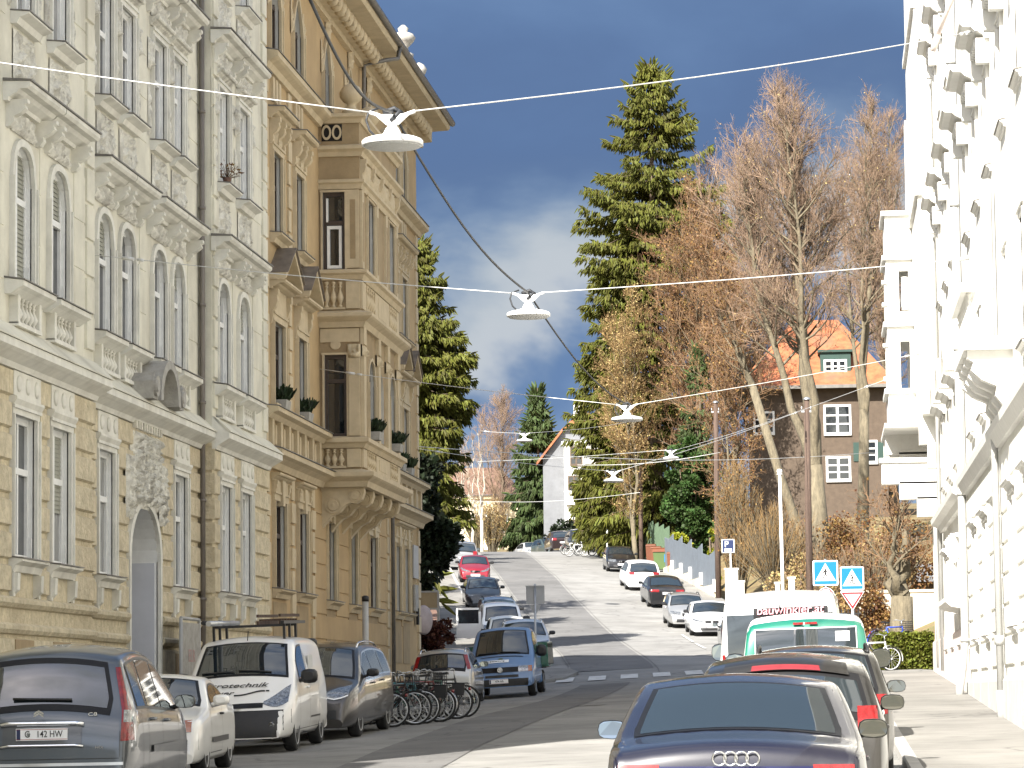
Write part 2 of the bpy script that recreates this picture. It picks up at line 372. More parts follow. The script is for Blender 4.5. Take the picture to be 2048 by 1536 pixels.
EV = 1.72; SKY_SEED = 0.0; CLOUD = (3.9, 4.0, 4.2, 1)
make_light()
SC.cycles.max_bounces = 6; SC.cycles.diffuse_bounces = 4; SC.cycles.glossy_bounces = 3; SC.cycles.transmission_bounces = 2; SC.cycles.transparent_max_bounces = 8
SC.cycles.use_denoising = True
SC.cycles.sample_clamp_indirect = 6.0

# ------------------------------------------------------------------ lie of the land
def lerp_tab(t, x):
    if x <= t[0][0]: return t[0][1]
    for (a, b), (c, d) in zip(t, t[1:]):
        if x <= c: return b + (d-b)*(x-a)/(c-a)
    return t[-1][1]
def smooth_tab(t, k=5.0):
    ys = [t[0][0] + i*2.0 for i in range(int((t[-1][0]-t[0][0])/2)+1)]
    return [(y, sum(lerp_tab(t, y+d*k/3) for d in (-3,-2,-1,0,1,2,3))/7) for y in ys]
T_XL = smooth_tab([(0,-9.0),(32,-9.0),(52,-10.7),(96,-10.4),(112,-11.2),(125,-12.6),(147,-15.7),(173,-19.8),(190,-22.2),(240,-28.5),(260,-32),(300,-44)], 3)
T_XR = smooth_tab([(0,.95),(70,.95),(95,.25),(104,-.5),(112,-1.2),(125,-2.6),(139,-4.0),(160,-6.9),(168,-8.3),(188,-10.9),(215,-14.4),(240,-17.6),(260,-21),(300,-32)], 3)
T_GL = smooth_tab([(0,-1.55),(32,-1.19),(52,-.96),(60,-.72),(64,-.54),(84,-.29),(91,-.05),(100,.25),(112,.85),(125,1.55),(139,2.5),(150,3.65),(160,4.75),(168,5.7),(175,6.5),(188,7.6),(205,8.9),(225,10.2),(240,10.8),(252,10.9),(270,10.5),(300,9.5),(340,9.0)])
T_GR = smooth_tab([(0,-1.75),(22,-1.4),(50,-.69),(79,.15),(89,.42),(100,.75),(112,1.2),(125,1.75),(139,2.4),(150,3.3),(160,4.3),(168,5.3),(175,6.1),(188,7.1),(205,8.5),(225,10.0),(240,10.8),(252,10.9),(270,10.5),(300,9.5),(340,9.0)])
XL = lambda y: lerp_tab(T_XL, y)
XR = lambda y: lerp_tab(T_XR, y)
def road_z(x, y):
    a, b = XL(y), XR(y); t = min(1, max(0, (x-a)/(b-a)))
    return lerp_tab(T_GL, y)*(1-t) + lerp_tab(T_GR, y)*t
def sstep(a, b, x):
    t = min(1, max(0, (x-a)/(b-a))); return t*t*(3-2*t)
def bank(x, y):                                   # raised gardens beside the hill
    r = x - XR(y) - 3.0; l = XL(y) - 3.2 - x; z = 0
    if r > 0: z += min(3.2, r*0.42)*sstep(92, 118, y)
    if l > 0: z += min(2.0, l*0.4)*sstep(104, 125, y)
    z += sstep(250, 300, y)*4.0
    return z
# ------------------------------------------------------------------ ground, road, pavements
def make_ground():
    ys = [-60, -20] + [i*4.0 for i in range(0, 76)] + [310, 330, 360, 400, 500, 700, 1200]
    # one big sheet of ground
    mb = MB(); P = []
    for y in ys:
        a, b = XL(y), XR(y); row = []
        for x in (-500, -200, -90, -60, -45, a-12, a-8, a-5.5, a-3.6, a-2.4, a, (a+b)/2, b, b+2.2, b+3.2, b+5, b+8, b+12, b+18, 30, 60, 200, 500):
            z = road_z(x, y) + bank(x, y) - 0.10
            row.append((x, y, z))
        row.sort(); P.append(row)
    mb.grid(P, 0, True)
    tag(mb.build('ground', M['earth']), kind='structure')
    rows = [i*2.0-20 for i in range(0, 166)]
    mb = MB(); P = []
    for y in rows:
        a, b = XL(y), XR(y)
        P.append([(a+(b-a)*i/10.0, y, road_z(a+(b-a)*i/10.0, y) + 0.03*(1-abs(i-5)/5.0)) for i in range(11)])
    mb.grid(P, 0, True)
    tag(mb.build('road', M['asphalt']), kind='structure')
    def pave(name, f0, f1, flip):
        mb = MB(); P = []; K = []; J = []
        for y in rows:
            if y > 262: break
            k, o = f0(y), f1(y); s = 1 if o > k else -1
            zk = road_z(k, y); h = 0.13
            P.append([(k+s*0.16, y, zk+h), (k+(o-k)*0.4, y, road_z(k+(o-k)*0.4, y)+h+0.01), (o, y, road_z(o, y)+h+0.03)])
            K.append([(k-s*0.005, y, zk-0.08), (k, y, zk+h-0.02), (k+s*0.02, y, zk+h+0.004), (k+s*0.16, y, zk+h+0.004), (k+s*0.16, y, zk-0.06)])
        mb.grid(P, 0, True); mb.grid(K, 1, False)
        tag(mb.build(name, [M['pavement'], M['kerb']]), kind='structure')
    pave('left_pavement', XL, lambda y: -12.75 if y < 99 else min(-12.5, XL(y)-2.2), False)
    pave('right_pavement', XR, lambda y: 3.3 if y < 89 else XR(y)+2.3+0.1*max(0, 89-y), True)
    # kerb build-out by the crossing
    mb = MB(); pts = [(-10.6,99.5),(-8.9,100.2),(-8.2,101.5),(-8.1,106),(-8.6,109),(-11.2,113)]
    top = [(x, y, road_z(x,y)+0.12) for x, y in pts] + [(-11.6,113,road_z(-11.6,113)+.12),(-10.9,99.5,road_z(-10.9,99.5)+.12)]
    bot = [(p[0],p[1],p[2]-0.3) for p in top]
    mb.prism(bot, top, 0)
    tag(mb.build('pavement', [M['pavement']]), kind='structure')
    # newer asphalt strips
    mb = MB()
    def strip(x0, x1, y0, y1, m=0, dz=0.008, n=8, sk=0.0):
        P = []
        for i in range(n+1):
            y = y0+(y1-y0)*i/n
            P.append([(x0+(x1-x0)*j/4.0+sk*(y-y0), y, road_z(x0+(x1-x0)*j/4.0+sk*(y-y0), y)+dz+0.03) for j in range(5)])
        mb.grid(P, m, True)
    def follow(f0, f1, y0, y1):
        P = []
        n = int((y1-y0)/2)
        for i in range(n+1):
            y = y0+(y1-y0)*i/n; a, b = XL(y), XR(y)
            P.append([(a+(b-a)*(f0+(f1-f0)*j/4.0), y, road_z(a+(b-a)*(f0+(f1-f0)*j/4.0), y)+0.036) for j in range(5)])
        mb.grid(P, 0, True)
    follow(0.24, 0.52, 108, 232); follow(0.30, 0.44, 18, 96)
    tag(mb.build('road_patch', M['asphalt_patch']), kind='structure')
    mb = MB()
    for i in range(9):
        x0 = -8.35 + i*1.02
        P = []
        for k in range(5):
            y = 99.6 + k*0.85
            P.append([(x0+0.55*j/3.0-0.05*k, y, road_z(x0+0.55*j/3.0, y)+0.044) for j in range(4)])
        mb.grid(P, 0, True)
    tag(mb.build('crosswalk', M['marking']), kind='structure')
    mb = MB()
    for x, y0, y1 in ((-1.55,100,110),(-3.2,125,131),(-4.7,133,140)):
        P = []
        for k in range(5):
            y = y0+(y1-y0)*k/4; xx = XR(y)-2.05
            P.append([(xx, y, road_z(xx,y)+0.044), (xx+0.1, y, road_z(xx+.1,y)+0.044)])
        mb.grid(P, 0, True)
    tag(mb.build('road_marking', M['marking']), kind='structure')
    for (x, y, r, lab) in ((-9.3, 104.5, 0.33, 'small round iron cover in the pavement beside the crossing'), (-13.4, 205, 0.4, 'dark round iron cover in the roadway near the crest'), (-6.2, 168, 0.4, 'dark round iron cover in the roadway beside the black saloon'), (-5.2, 72, 0.36, 'round iron cover in the shaded road before the crossing')):
        mb = MB()
        mb.lathe((x, y, road_z(x,y)+ (0.125 if y<150 else 0.045)), [(r,0),(r*0.98,0.006)], 20, 0, False)
        tag(mb.build('manhole_cover', M['lead']), lab, 'manhole cover')
    mb = MB()
    for f, y0, y1 in ((.53,104,236),(.23,110,236)):
        P = []
        for k in range(41):
            y = y0+(y1-y0)*k/40; a, b = XL(y), XR(y); x = a+(b-a)*f+.02*math.sin(k*1.7)
            P.append([(x, y, road_z(x,y)+.041), (x+.03, y, road_z(x+.03,y)+.041)])
        mb.grid(P, 0, True)
    tag(mb.build('road_seam', M['tar']), kind='structure')
make_ground()
# ------------------------------------------------------------------ facade kit
def fr_left(X0):  return lambda u, v, w: (X0+w, u, v)
def fr_right(X0): return lambda u, v, w: (X0-w, u, v)
def fr_front(Y0): return lambda u, v, w: (u, Y0-w, v)
def op(u0, u1, v0, v1, arch=None, rise=0.0, d=0.15, blind=0.0, frame='white_frame', pane='glass'):
    return dict(u0=u0, u1=u1, v0=v0, v1=v1, arch=arch, rise=rise, d=d, blind=blind, frame=frame, pane=pane)
def curve(o, n=14, grow=0.0):
    uc = (o['u0']+o['u1'])/2; hw = (o['u1']-o['u0'])/2+grow; r = o['rise']+grow*0.8; vs = o['v1']-o['rise']
    out = []
    for i in range(n+1):
        t = -1+2*i/n
        if o['arch'] == 'point': h = 1-abs(t)**1.7 if abs(t) < 1 else 0; h = h*0.75+0.25*(1-abs(t))
        else: h = math.sqrt(max(0, 1-abs(t)**2.6)) if o['arch'] == 'seg' else math.sqrt(max(0, 1-t*t))
        if o['arch'] == 'round': t = -math.cos(math.pi*i/n); h = math.sin(math.pi*i/n)
        out.append((uc+hw*t, vs+r*h))
    return out
def wall(mb, fr, u0, u1, v0, v1, ops, mw=0, mr=1):
    eu = {u0, u1}; ev = {v0, v1}
    for o in ops:
        eu |= {min(max(o['u0'],u0),u1), min(max(o['u1'],u0),u1)}; ev |= {min(max(o['v0'],v0),v1), min(max(o['v1'],v0),v1)}
    us, vs = sorted(eu), sorted(ev)
    for a, b in zip(us, us[1:]):
        if b-a < 1e-6: continue
        for c, d in zip(vs, vs[1:]):
            if d-c < 1e-6: continue
            x, y = (a+b)/2, (c+d)/2
            if any(o['u0'] < x < o['u1'] and o['v0'] < y < o['v1'] for o in ops): continue
            mb.face([fr(a,c,0), fr(b,c,0), fr(b,d,0), fr(a,d,0)], mw)
    for o in ops:
        D = -o['d']
        vt = o['v1'] - (o['rise'] if o['arch'] else 0)
        for u in (o['u0'], o['u1']): mb.face([fr(u,o['v0'],0), fr(u,o['v0'],D), fr(u,vt,D), fr(u,vt,0)], mr)
        mb.face([fr(o['u0'],o['v0'],0), fr(o['u1'],o['v0'],0), fr(o['u1'],o['v0'],D), fr(o['u0'],o['v0'],D)], mr)
        if o['arch']:
            cv = curve(o)
            for (a, b), (c, d) in zip(cv, cv[1:]):
                mb.face([fr(a,b,0), fr(c,d,0), fr(c,o['v1'],0), fr(a,o['v1'],0)], mw)
                mb.face([fr(a,b,0), fr(c,d,0), fr(c,d,D), fr(a,b,D)], mr)
        else:
            mb.face([fr(o['u0'],vt,0), fr(o['u1'],vt,0), fr(o['u1'],vt,D), fr(o['u0'],vt,D)], mr)
def border(mb, fr, o, wd=0.14, pr=0.06, m=0, bottom=False, lip=True):
    vt = o['v1'] - (o['rise'] if o['arch'] else 0)
    for s, u in ((-1,o['u0']), (1,o['u1'])):
        a, b = (u-wd, u) if s < 0 else (u, u+wd)
        mb.fb(fr, a, b, o['v0'], vt, -0.02, pr, m)
        if lip:
            a, b = (u-wd, u-wd+0.05) if s < 0 else (u+wd-0.05, u+wd)
            mb.fb(fr, a, b, o['v0'], vt, pr, pr+0.03, m)
    if o['arch']:
        A, B = curve(o), curve(o, grow=wd)
        for i in range(len(A)-1):
            P = [A[i], A[i+1], B[i+1], B[i]]
            mb.fprism(fr, P, -0.02, pr, m)
    else:
        mb.fb(fr, o['u0']-wd, o['u1']+wd, vt, vt+wd, -0.02, pr+0.003, m)
        if lip: mb.fb(fr, o['u0']-wd-0.02, o['u1']+wd+0.02, vt+wd-0.05, vt+wd, pr+0.003, pr+0.035, m)
    if bottom: mb.fb(fr, o['u0']-wd, o['u1']+wd, o['v0']-wd, o['v0'], -0.02, pr+0.003, m)
HOODP = lambda v, h, p: [(0,v-h),(.18*p,v-h),(.22*p,v-.8*h),(.5*p,v-.6*h),(.62*p,v-.42*h),(.9*p,v-.4*h),(p,v-.25*h),(p,v-.04*h),(0,v)]
def hood(mb, fr, u0, u1, v, h, p, m=0, mf=1, flash=True):
    mb.uprism(fr, HOODP(v, h, p), u0, u1, m)
    if flash: mb.uprism(fr, [(0,v+.004),(p+.03,v-.04*h+.006),(p+.03,v-.04*h+.028),(0,v+.05)], u0-.02, u1+.02, mf)
def console(mb, fr, u, v, w, h, p, m=0):
    prof = [(0,v),(p,v),(p,v-.14*h),(p*.86,v-.2*h),(p*.92,v-.34*h),(p*.7,v-.5*h),(p*.36,v-.62*h),(p*.4,v-.78*h),(p*.22,v-.96*h),(0,v-h)]
    mb.uprism(fr, prof, u-w/2, u+w/2, m)
def relief(mb, fr, u0, u1, v0, v1, w, amp, m=0, seed=0, dens=26):
    nu = max(8, int((u1-u0)*dens)); nv = max(8, int((v1-v0)*dens)); P = []
    for i in range(nu+1):
        row = []
        for j in range(nv+1):
            s, t = i/nu, j/nv; a = abs(s-.5)*2
            p = Vector((a*(u1-u0)*2.6+seed*7.3, (v0+(v1-v0)*t)*2.6, seed*1.7))
            q = p + Vector((noise.noise(p*1.3), noise.noise(p*1.3+Vector((5,3,1))), 0))*0.8
            h = max(0.0, 1-2.3*abs(noise.noise(q*1.9)))**1.4*0.8 + max(0.0, noise.noise(q*4.1+Vector((9,0,0))))*0.7
            e = min(1, min(s,1-s)*10, min(t,1-t)*10)
            row.append(fr(u0+(u1-u0)*s, v0+(v1-v0)*t, w+amp*h*e))
        P.append(row)
    mb.grid(P, m, True)
BAL = [(.5,0),(.5,.06),(.28,.1),(.34,.16),(.75,.3),(.8,.38),(.55,.52),(.26,.66),(.22,.74),(.42,.78),(.42,.82),(.22,.86),(.5,.93),(.5,1)]
def balusters(mb, fr, u0, u1, v0, v1, w, n, r=0.075, m=0):
    for i in range(n):
        u = u0+(u1-u0)*(i+.5)/n
        o = Vector(fr(u, v0, w)); mb.lathe(o, [(a*r/0.8, b*(v1-v0)) for a, b in BAL], 8, m)
def courses(mb, fr, u0, u1, v0, v1, h, ops, pr=0.05, gap=0.05, m=0, grow=0.17, joint=None):
    n = max(1, round((v1-v0)/h)); h = (v1-v0)/n
    for k in range(n):
        a, b = v0+k*h+gap/2, v0+(k+1)*h-gap/2
        cut = []
        for o in ops:
            if o['v0']-grow < b and o['v1']+grow > a: cut.append((o['u0']-grow, o['u1']+grow))
        cut.sort(); x = u0
        segs = []
        for c, d in cut:
            if c > x: segs.append((x, c))
            x = max(x, d)
        if x < u1: segs.append((x, u1))
        for c, d in segs:
            if d-c < 0.06: continue
            parts = [(c, d)]
            if joint and d-c > joint*1.3:
                q = int((d-c)/joint+.5); parts = [(c+(d-c)*i/q+(0.006 if i else 0), c+(d-c)*(i+1)/q-(0.006 if i < q-1 else 0)) for i in range(q)]
            for c2, d2 in parts:
                mb.uprism(fr, [(-.01,a),(pr,a+gap*.5),(pr,b-gap*.5),(-.01,b)], c2, d2, m)
def window_unit(root, fr, o, trim='cream_trim', wd=0.14, pr=0.06, sill=None, jamb=True, name='window', bars=(0.62,), mull=True, surround=True):
    D = -o['d']; mb = MB(); u0, u1, v0, v1 = o['u0'], o['u1'], o['v0'], o['v1']; f = 0.075
    mb.fb(fr, u0, u0+f, v0, v1, D-.02, D+.06); mb.fb(fr, u1-f, u1, v0, v1, D-.02, D+.06)
    mb.fb(fr, u0+f, u1-f, v0, v0+f, D-.02, D+.06); mb.fb(fr, u0+f, u1-f, v1-f*1.3, v1, D-.02, D+.06)
    for b in bars: mb.fb(fr, u0+f, u1-f, v0+(v1-v0)*b-.05, v0+(v1-v0)*b+.05, D-.02, D+.075)
    if mull:
        uc = (u0+u1)/2; mb.fb(fr, uc-.045, uc+.045, v0+f, v1-f, D-.02, D+.068)
    if jamb: mb.fb(fr, u1-.05, u1-.002, v0, v0+.36, D, -.03)
    win = mb.build(name, M[o['frame']], None); wparent(win, root)
    mb = MB(); mb.face([fr(u0+f,v0+f,D+.012), fr(u1-f,v0+f,D+.012), fr(u1-f,v1-f,D+.012), fr(u0+f,v1-f,D+.012)])
    pm = o['pane']
    if pm == 'glass' and o['frame'] == 'white_frame' and (int(o['u0']*37)+int(o['v0']*11)) % 5 in (0, 3): pm = 'pane_curtain'
    wp = mb.build('pane', M[pm], win)
    if o['blind']:
        mb = MB(); vb = v1-f-(v1-v0-2*f)*o['blind']; k = max(3, int((v1-f-vb)/0.07))
        for i in range(k):
            a = vb+(v1-f-vb)*i/k; b = vb+(v1-f-vb)*(i+1)/k
            mb.face([fr(u0+f,a,D+.045), fr(u1-f,a,D+.045), fr(u1-f,b,D+.03), fr(u0+f,b,D+.03)])
        mb.build('blind', M['blind'], win)
    if surround:
        mb = MB(); border(mb, fr, o, wd, pr); mb.build('surround', M[trim], win)
    if sill:
        mb = MB(); h, p = sill
        mb.uprism(fr, [(-.0,v0-h),(p*.35,v0-h),(p*.5,v0-h*.55),(p*.9,v0-h*.35),(p,v0-h*.3),(p,v0-.03),(0,v0-.001)], u0-wd-.03, u1+wd+.03, 0)
        mb.uprism(fr, [(0,v0),(p+.02,v0-.026),(p+.02,v0-.006),(0,v0+.02)], u0-wd-.04, u1+wd+.04, 1)
        mb.build('sill', [M[trim], M['lead']], win)
    return win
def wbuild(mb, name, mats, root):
    if mb.cuts:
        return [wparent(q.build(name, mats), root) for q in mb.sections()][0]
    return wparent(mb.build(name, mats), root)

# ------------------------------------------------------------------ cream building on the left
def cream_building():
    root = thing('town_house', 'cream stucco apartment house with yellowish rusticated ground floor and grey arched gate', 'building', (-12.6, 57, -1.2))
    A = fr_left(-12.32); B = fr_left(-12.6)
    secs = [(A, 33.0, 53.35), (B, 53.35, 64.1), (A, 64.1, 70.55)]
    g = {}
    g0 = [op(47.9,49.3,2.2,4.4), op(50.3,51.6,2.2,4.4,blind=.62)]
    g1 = [op(54.85,56.15,2.2,4.4), op(61.45,62.7,2.2,4.4)]
    g2 = [op(64.85,66.05,2.2,4.4), op(67.15,68.4,2.2,4.4)]
    gate = op(57.45,60.05,-1.3,3.62,'round',1.0,d=1.1)
    f0 = [op(47.85,49.1,6.45,8.62,'seg',.55,blind=.97), op(50.2,51.45,6.45,8.62,'seg',.55,blind=.4)]
    f1 = [op(54.8,56.05,6.45,8.62,'seg',.55,blind=.3), op(56.65,57.9,6.45,8.62,'seg',.55), op(59.5,60.75,6.45,8.62,'seg',.55), op(61.35,62.5,6.45,8.62,'seg',.55,blind=.2)]
    f2 = [op(64.65,65.9,6.45,8.62,'seg',.55), op(67.0,68.3,6.45,8.62,'seg',.55,blind=.3)]
    up = lambda ops, dz, h: [op(o['u0']+.04,o['u1']-.04,6.45+dz,6.45+dz+h) for o in ops]
    s0, s1, s2 = up(f0,4.2,2.05), up(f1,4.2,2.05), up(f2,4.2,2.05)
    t2 = up(f2,8.4,1.95)
    for mbn, mats, bands in (('wall', [M['cream_stone'], M['white_frame'], M['grey_door']], (-1.8, 5.2)), ('wall', [M['cream'], M['white_frame'], M['white_frame']], (5.2, 17.4))):
        mb = MB()
        for (fr, a, b), ops in zip(secs, ([g0+f0+s0, g1+[gate]+f1+s1, g2+f2+s2+t2])):
            sel = [o for o in ops if bands[0] <= o['v0'] < bands[1]]
            wall(mb, fr, a, b, bands[0], bands[1], [o for o in sel if o is not gate] + ([gate] if gate in sel else []), 0, 1)
        for y in (53.35, 64.1):
            mb.face([(-12.6,y,bands[0]),(-12.32,y,bands[0]),(-12.32,y,bands[1]),(-12.6,y,bands[1])], 0)
        if bands[1] > 10:      # ends and back
            for y in (33.0, 70.55): mb.face([(-12.32,y,-1.8),(-25,y,-1.8),(-25,y,17.4),(-12.32,y,17.4)], 0)
            mb.face([(-25,33,-1.8),(-25,70.55,-1.8),(-25,70.55,17.4),(-25,33,17.4)], 0)
        wbuild(mb, mbn, mats, root)
    # gate
    mb = MB(); wallx = []
    B2 = B
    mb.fb(B2, 57.45, 60.05, -1.3, 3.62, -1.25, -1.1, 0)
    for k in range(2):
        for j in range(3): mb.fb(B2, 57.6+k*1.25, 58.65+k*1.25, -1.0+j*1.2, .05+j*1.2, -1.1, -1.06, 0)
    gt = wbuild(mb, 'gate', M['grey_door'], root)
    mb = MB()
    for u in (57.452, 60.048):
        s = 1 if u < 58 else -1
        mb.fb(B2, min(u,u+s*.03), max(u,u+s*.03), -1.3, 2.6, -1.09, -.06, 0)
    mb.build('gate_lining', M['grey_door'], gt)
    mb = MB(); o = dict(gate); A1, B1 = curve(o,18), curve(o,18,grow=.17)
    for i in range(len(A1)-1): mb.fprism(B2, [A1[i],A1[i+1],B1[i+1],B1[i]], -.02, .07)
    for u in (57.45-.14, 60.05): mb.fb(B2, u, u+.14, -1.3, 2.62, -.02, .07)
    mb.build('gate_surround', M['cream_trim'], gt)
    mb = MB(); relief(mb, B2, 57.5, 60.0, 3.55, 5.0, .02, .20, 0, 3, 30)
    relief(mb, B2, 57.0, 57.55, 3.3, 4.5, .05, .15, 0, 4, 26); relief(mb, B2, 59.95, 60.5, 3.3, 4.5, .05, .15, 0, 4, 26)
    for i in range(11): mb.fb(B2, 57.55+i*.22, 57.66+i*.22, 4.98, 5.12, 0, .14)
    mb.build('relief_panel', M['relief'], gt)
    # rusticated ground floor
    mb = MB()
    for (fr, a, b), ops in zip(secs, (g0, g1+[gate], g2)):
        courses(mb, fr, a, b, 1.62, 5.12, .5, ops, .06, .07, 0, .2, 3.0)
        courses(mb, fr, a, b, -1.4, 1.0, .6, [o for o in ops if o is gate], .05, .05, 0, .2, 3.0)
        for o in ([gate] if gate in ops else [None]):
            for (p, q) in ([(a, b)] if o is None else [(a, gate['u0']-.2), (gate['u1']+.2, b)]):
                mb.uprism(fr, [(0,1.02),(.06,1.04),(.10,1.1),(.10,1.16),(.04,1.2),(0,1.2)], p, q)
                mb.uprism(fr, [(0,1.42),(.06,1.44),(.11,1.5),(.11,1.56),(.05,1.6),(0,1.6)], p, q)
    for y in (64.1,):          # return of the projecting bay
        for k in range(7): mb.box(-12.6,-12.26, y-.05, y+.02, 1.655+k*.5, 2.085+k*.5)
    wbuild(mb, 'rusticated_stonework', M['cream_stone'], root)
    mb = MB()
    for u in (47.95, 50.4, 52.6): mb.cut(); mb.fb(A, u, u+1.15, .15, .95, .045, .065, 0); mb.fb(A, u+.3, u+.85, .2, .5, .065, .068, 1)
    mb.cut(); mb.fb(B2, 61.5, 62.6, .15, .9, .045, .065, 0); mb.fb(B2, 61.8, 62.4, .2, .6, .065, .068, 1)
    wbuild(mb, 'cellar_window', [M['ochre_dark'], M['dark']], root)
    # upper wall scoring
    mb = MB()
    for (fr, a, b), ops in zip(secs, (f0+s0, f1+s1, f2+s2+t2)):
        courses(mb, fr, a, b, 6.4, 8.85, .8, ops, .012, .022, 0, .5, 2.2)
        courses(mb, fr, a, b, 10.5, 13.0, .8, ops, .012, .022, 0, .5, 2.2)
    for (u, fr, w) in ((40.1, A, .5), (52.75, A, .55), (64.15, A, .5), (69.95, A, .55)):
        mb.cut(); courses(mb, fr, u, u+w, 5.9, 17.2, .62, [], .05, .04, 0)
    wbuild(mb, 'ashlar_facing', M['cream'], root)
    # main cornice above the ground floor
    mb = MB()
    for fr, a, b in secs:
        mb.cut(); mb.uprism(fr, [(0,5.08),(.08,5.08),(.12,5.16),(.26,5.24),(.30,5.26),(.36,5.3),(.36,5.42),(.30,5.44),(.06,5.72),(0,5.74)], a, b, 0)
        mb.uprism(fr, [(.29,5.445),(.385,5.425),(.385,5.445),(.06,5.745),(0,5.76)], a, b, 1)
    wbuild(mb, 'string_cornice', [M['cream_trim'], M['cream']], root)
    # top cornice and roof
    mb = MB()
    for fr, a, b in secs:
        mb.cut(); mb.uprism(fr, [(0,16.9),(.1,16.9),(.15,17.1),(.55,17.25),(.6,17.3),(.8,17.35),(.85,17.5),(.85,17.65),(0,17.7)], a, b)
        n = int((b-a)/.55)
        for i in range(n): console(mb, fr, a+(i+.5)*(b-a)/n, 17.22, .18, .4, .5)
    wbuild(mb, 'eaves_cornice', M['cream_trim'], root)
    mb = MB(); mb.face([(-11.4,33,17.7),(-11.4,70.55,17.7),(-18.5,70.55,22.2),(-18.5,33,22.2)]); mb.face([(-18.5,33,22.2),(-18.5,70.55,22.2),(-25,70.55,17.4),(-25,33,17.4)])
    wbuild(mb, 'roof', M['clay_dark'], root)
    # windows
    for (fr, ops) in ((A,g0),(B,g1),(A,g2)):
        for o in ops:
            w = window_unit(root, fr, o, sill=(.22,.22))
            mb = MB(); u0,u1 = o['u0']-.14, o['u1']+.14
            mb.uprism(fr, [(0,4.54),(.08,4.54),(.13,4.62),(.13,4.66),(0,4.68)], u0-.03, u1+.03)
            mb.fb(fr, u0, u1, 4.68, 5.06, -.02, .075)
            for k in range(3):
                c = Vector(fr(u0+(u1-u0)*(k+.5)/3, 4.87, .07)); mb.lathe(c, [(.13,0),(.13,.02),(.08,.035),(.03,.05)], 12, 0, True, (Vector((0,1,0)),Vector((0,0,1)),Vector((1,0,0))))
            for u in (u0+.02, u1-.18):
                mb.uprism(fr, [(0,1.98),(.14,1.96),(.13,1.7),(.05,1.62),(0,1.6)], u, u+.16)
            mb.fb(fr, u0, u0+.1, 1.6, 2.2, .05, .08); mb.fb(fr, u1-.1, u1, 1.6, 2.2, .05, .08)
            mb.build('lintel_panel', M['cream_trim'], w)
    for fr, ops, pairs in ((A,f0,[(47.3,52.1)]),(B,f1,[(54.2,58.45),(58.9,63.2)]),(A,f2,[(64.05,68.95)])):
        for o in ops:
            w = window_unit(root, fr, o)
            mb = MB(); u0,u1 = o['u0']-.12, o['u1']+.12
            mb.fb(fr, u0, u0+.14, 5.78, 6.22, 0, .14); mb.fb(fr, u1-.14, u1, 5.78, 6.22, 0, .14)
            mb.fb(fr, u0, u1, 5.74, 5.8, 0, .15); balusters(mb, fr, u0+.16, u1-.16, 5.8, 6.2, .07, 5, .075)
            mb.build('balustrade', M['cream_trim'], w)
            mb = MB(); relief(mb, fr, o['u0']-.1, o['u1']+.1, 8.78, 9.12, .02, .12, 0, 1); mb.build('relief_panel', M['relief'], w)
        for a, b in pairs:
            c = (a+b)/2
            for p, q in ((a, c-.03), (c+.03, b)):
                mb = MB(); hood(mb, fr, p, q, 9.46, .3, .42)
                for u in (p+.25, q-.25): console(mb, fr, u, 9.2, .17, .42, .34)
                mb.uprism(fr, [(0,6.2),(.1,6.2),(.22,6.28),(.3,6.32),(.3,6.4),(0,6.44)], p+.12, q-.12, 0)
                mb.uprism(fr, [(0,6.445),(.33,6.405),(.33,6.42),(0,6.47)], p+.1, q-.1, 1)
                wbuild(mb, 'window_hood', [M['cream_trim'], M['lead']], root)
    for fr, ops, dz, pairs in ((A,s0,0,[(47.3,52.1)]),(B,s1,0,[(54.2,58.45),(58.9,63.2)]),(A,s2,0,[(64.05,68.95)]),(A,t2,4.2,None)):
        for o in ops:
            w = window_unit(root, fr, o, sill=(.2,.3))
            mb = MB(); relief(mb, fr, o['u0']-.06, o['u1']+.06, 9.62+dz, 10.4+dz, .02, .13, 0, 2); mb.build('relief_panel', M['relief'], w)
            mb = MB()
            mb.uprism(fr, HOODP(o['v1']+.34,.16,.2), o['u0']-.2, o['u1']+.2)
            if not dz: relief(mb, fr, o['u0']-.12, o['u1']+.12, 13.08, 13.42, .02, .14, 0, 5)
            for s in (o['u0']-.42, o['u1']+.2):
                relief(mb, fr, s, s+.24, 12.0+dz, 12.6+dz, .02, .12, 0, 6)
                relief(mb, fr, s+.04, s+.18, 10.7+dz, 11.7+dz, .01, .09, 0, 8)
            mb.build('lintel_relief', M['relief'], w)
        if pairs:
            for a, b in pairs:
                c = (a+b)/2
                for p, q in ((a, c-.03), (c+.03, b)):
                    mb = MB(); hood(mb, fr, p, q, 13.76, .28, .42)
                    for u in (p+.25, q-.25): console(mb, fr, u, 13.5, .16, .42, .32)
                    wbuild(mb, 'window_hood', [M['cream_trim'], M['lead']], root)
    # shell pediment over the gate
    mb = MB(); cu = 58.7
    pts = [(cu+.92*math.cos(t), 5.50+.82*math.sin(t)) for t in [math.pi*i/16 for i in range(17)]]
    pin = [(cu+.70*math.cos(t), 5.52+.64*math.sin(t)) for t in [math.pi*i/16 for i in range(17)]]
    for i in range(16): mb.fprism(B, [pts[i],pts[i+1],pin[i+1],pin[i]], 0, .55)
    for i in range(16):
        r = .1 if i % 2 else .02; r2 = .02 if i % 2 else .1
        mb.face([B(cu,5.58,.06), B(*pin[i],.1+r2), B(*pin[i+1],.1+r)], 0)
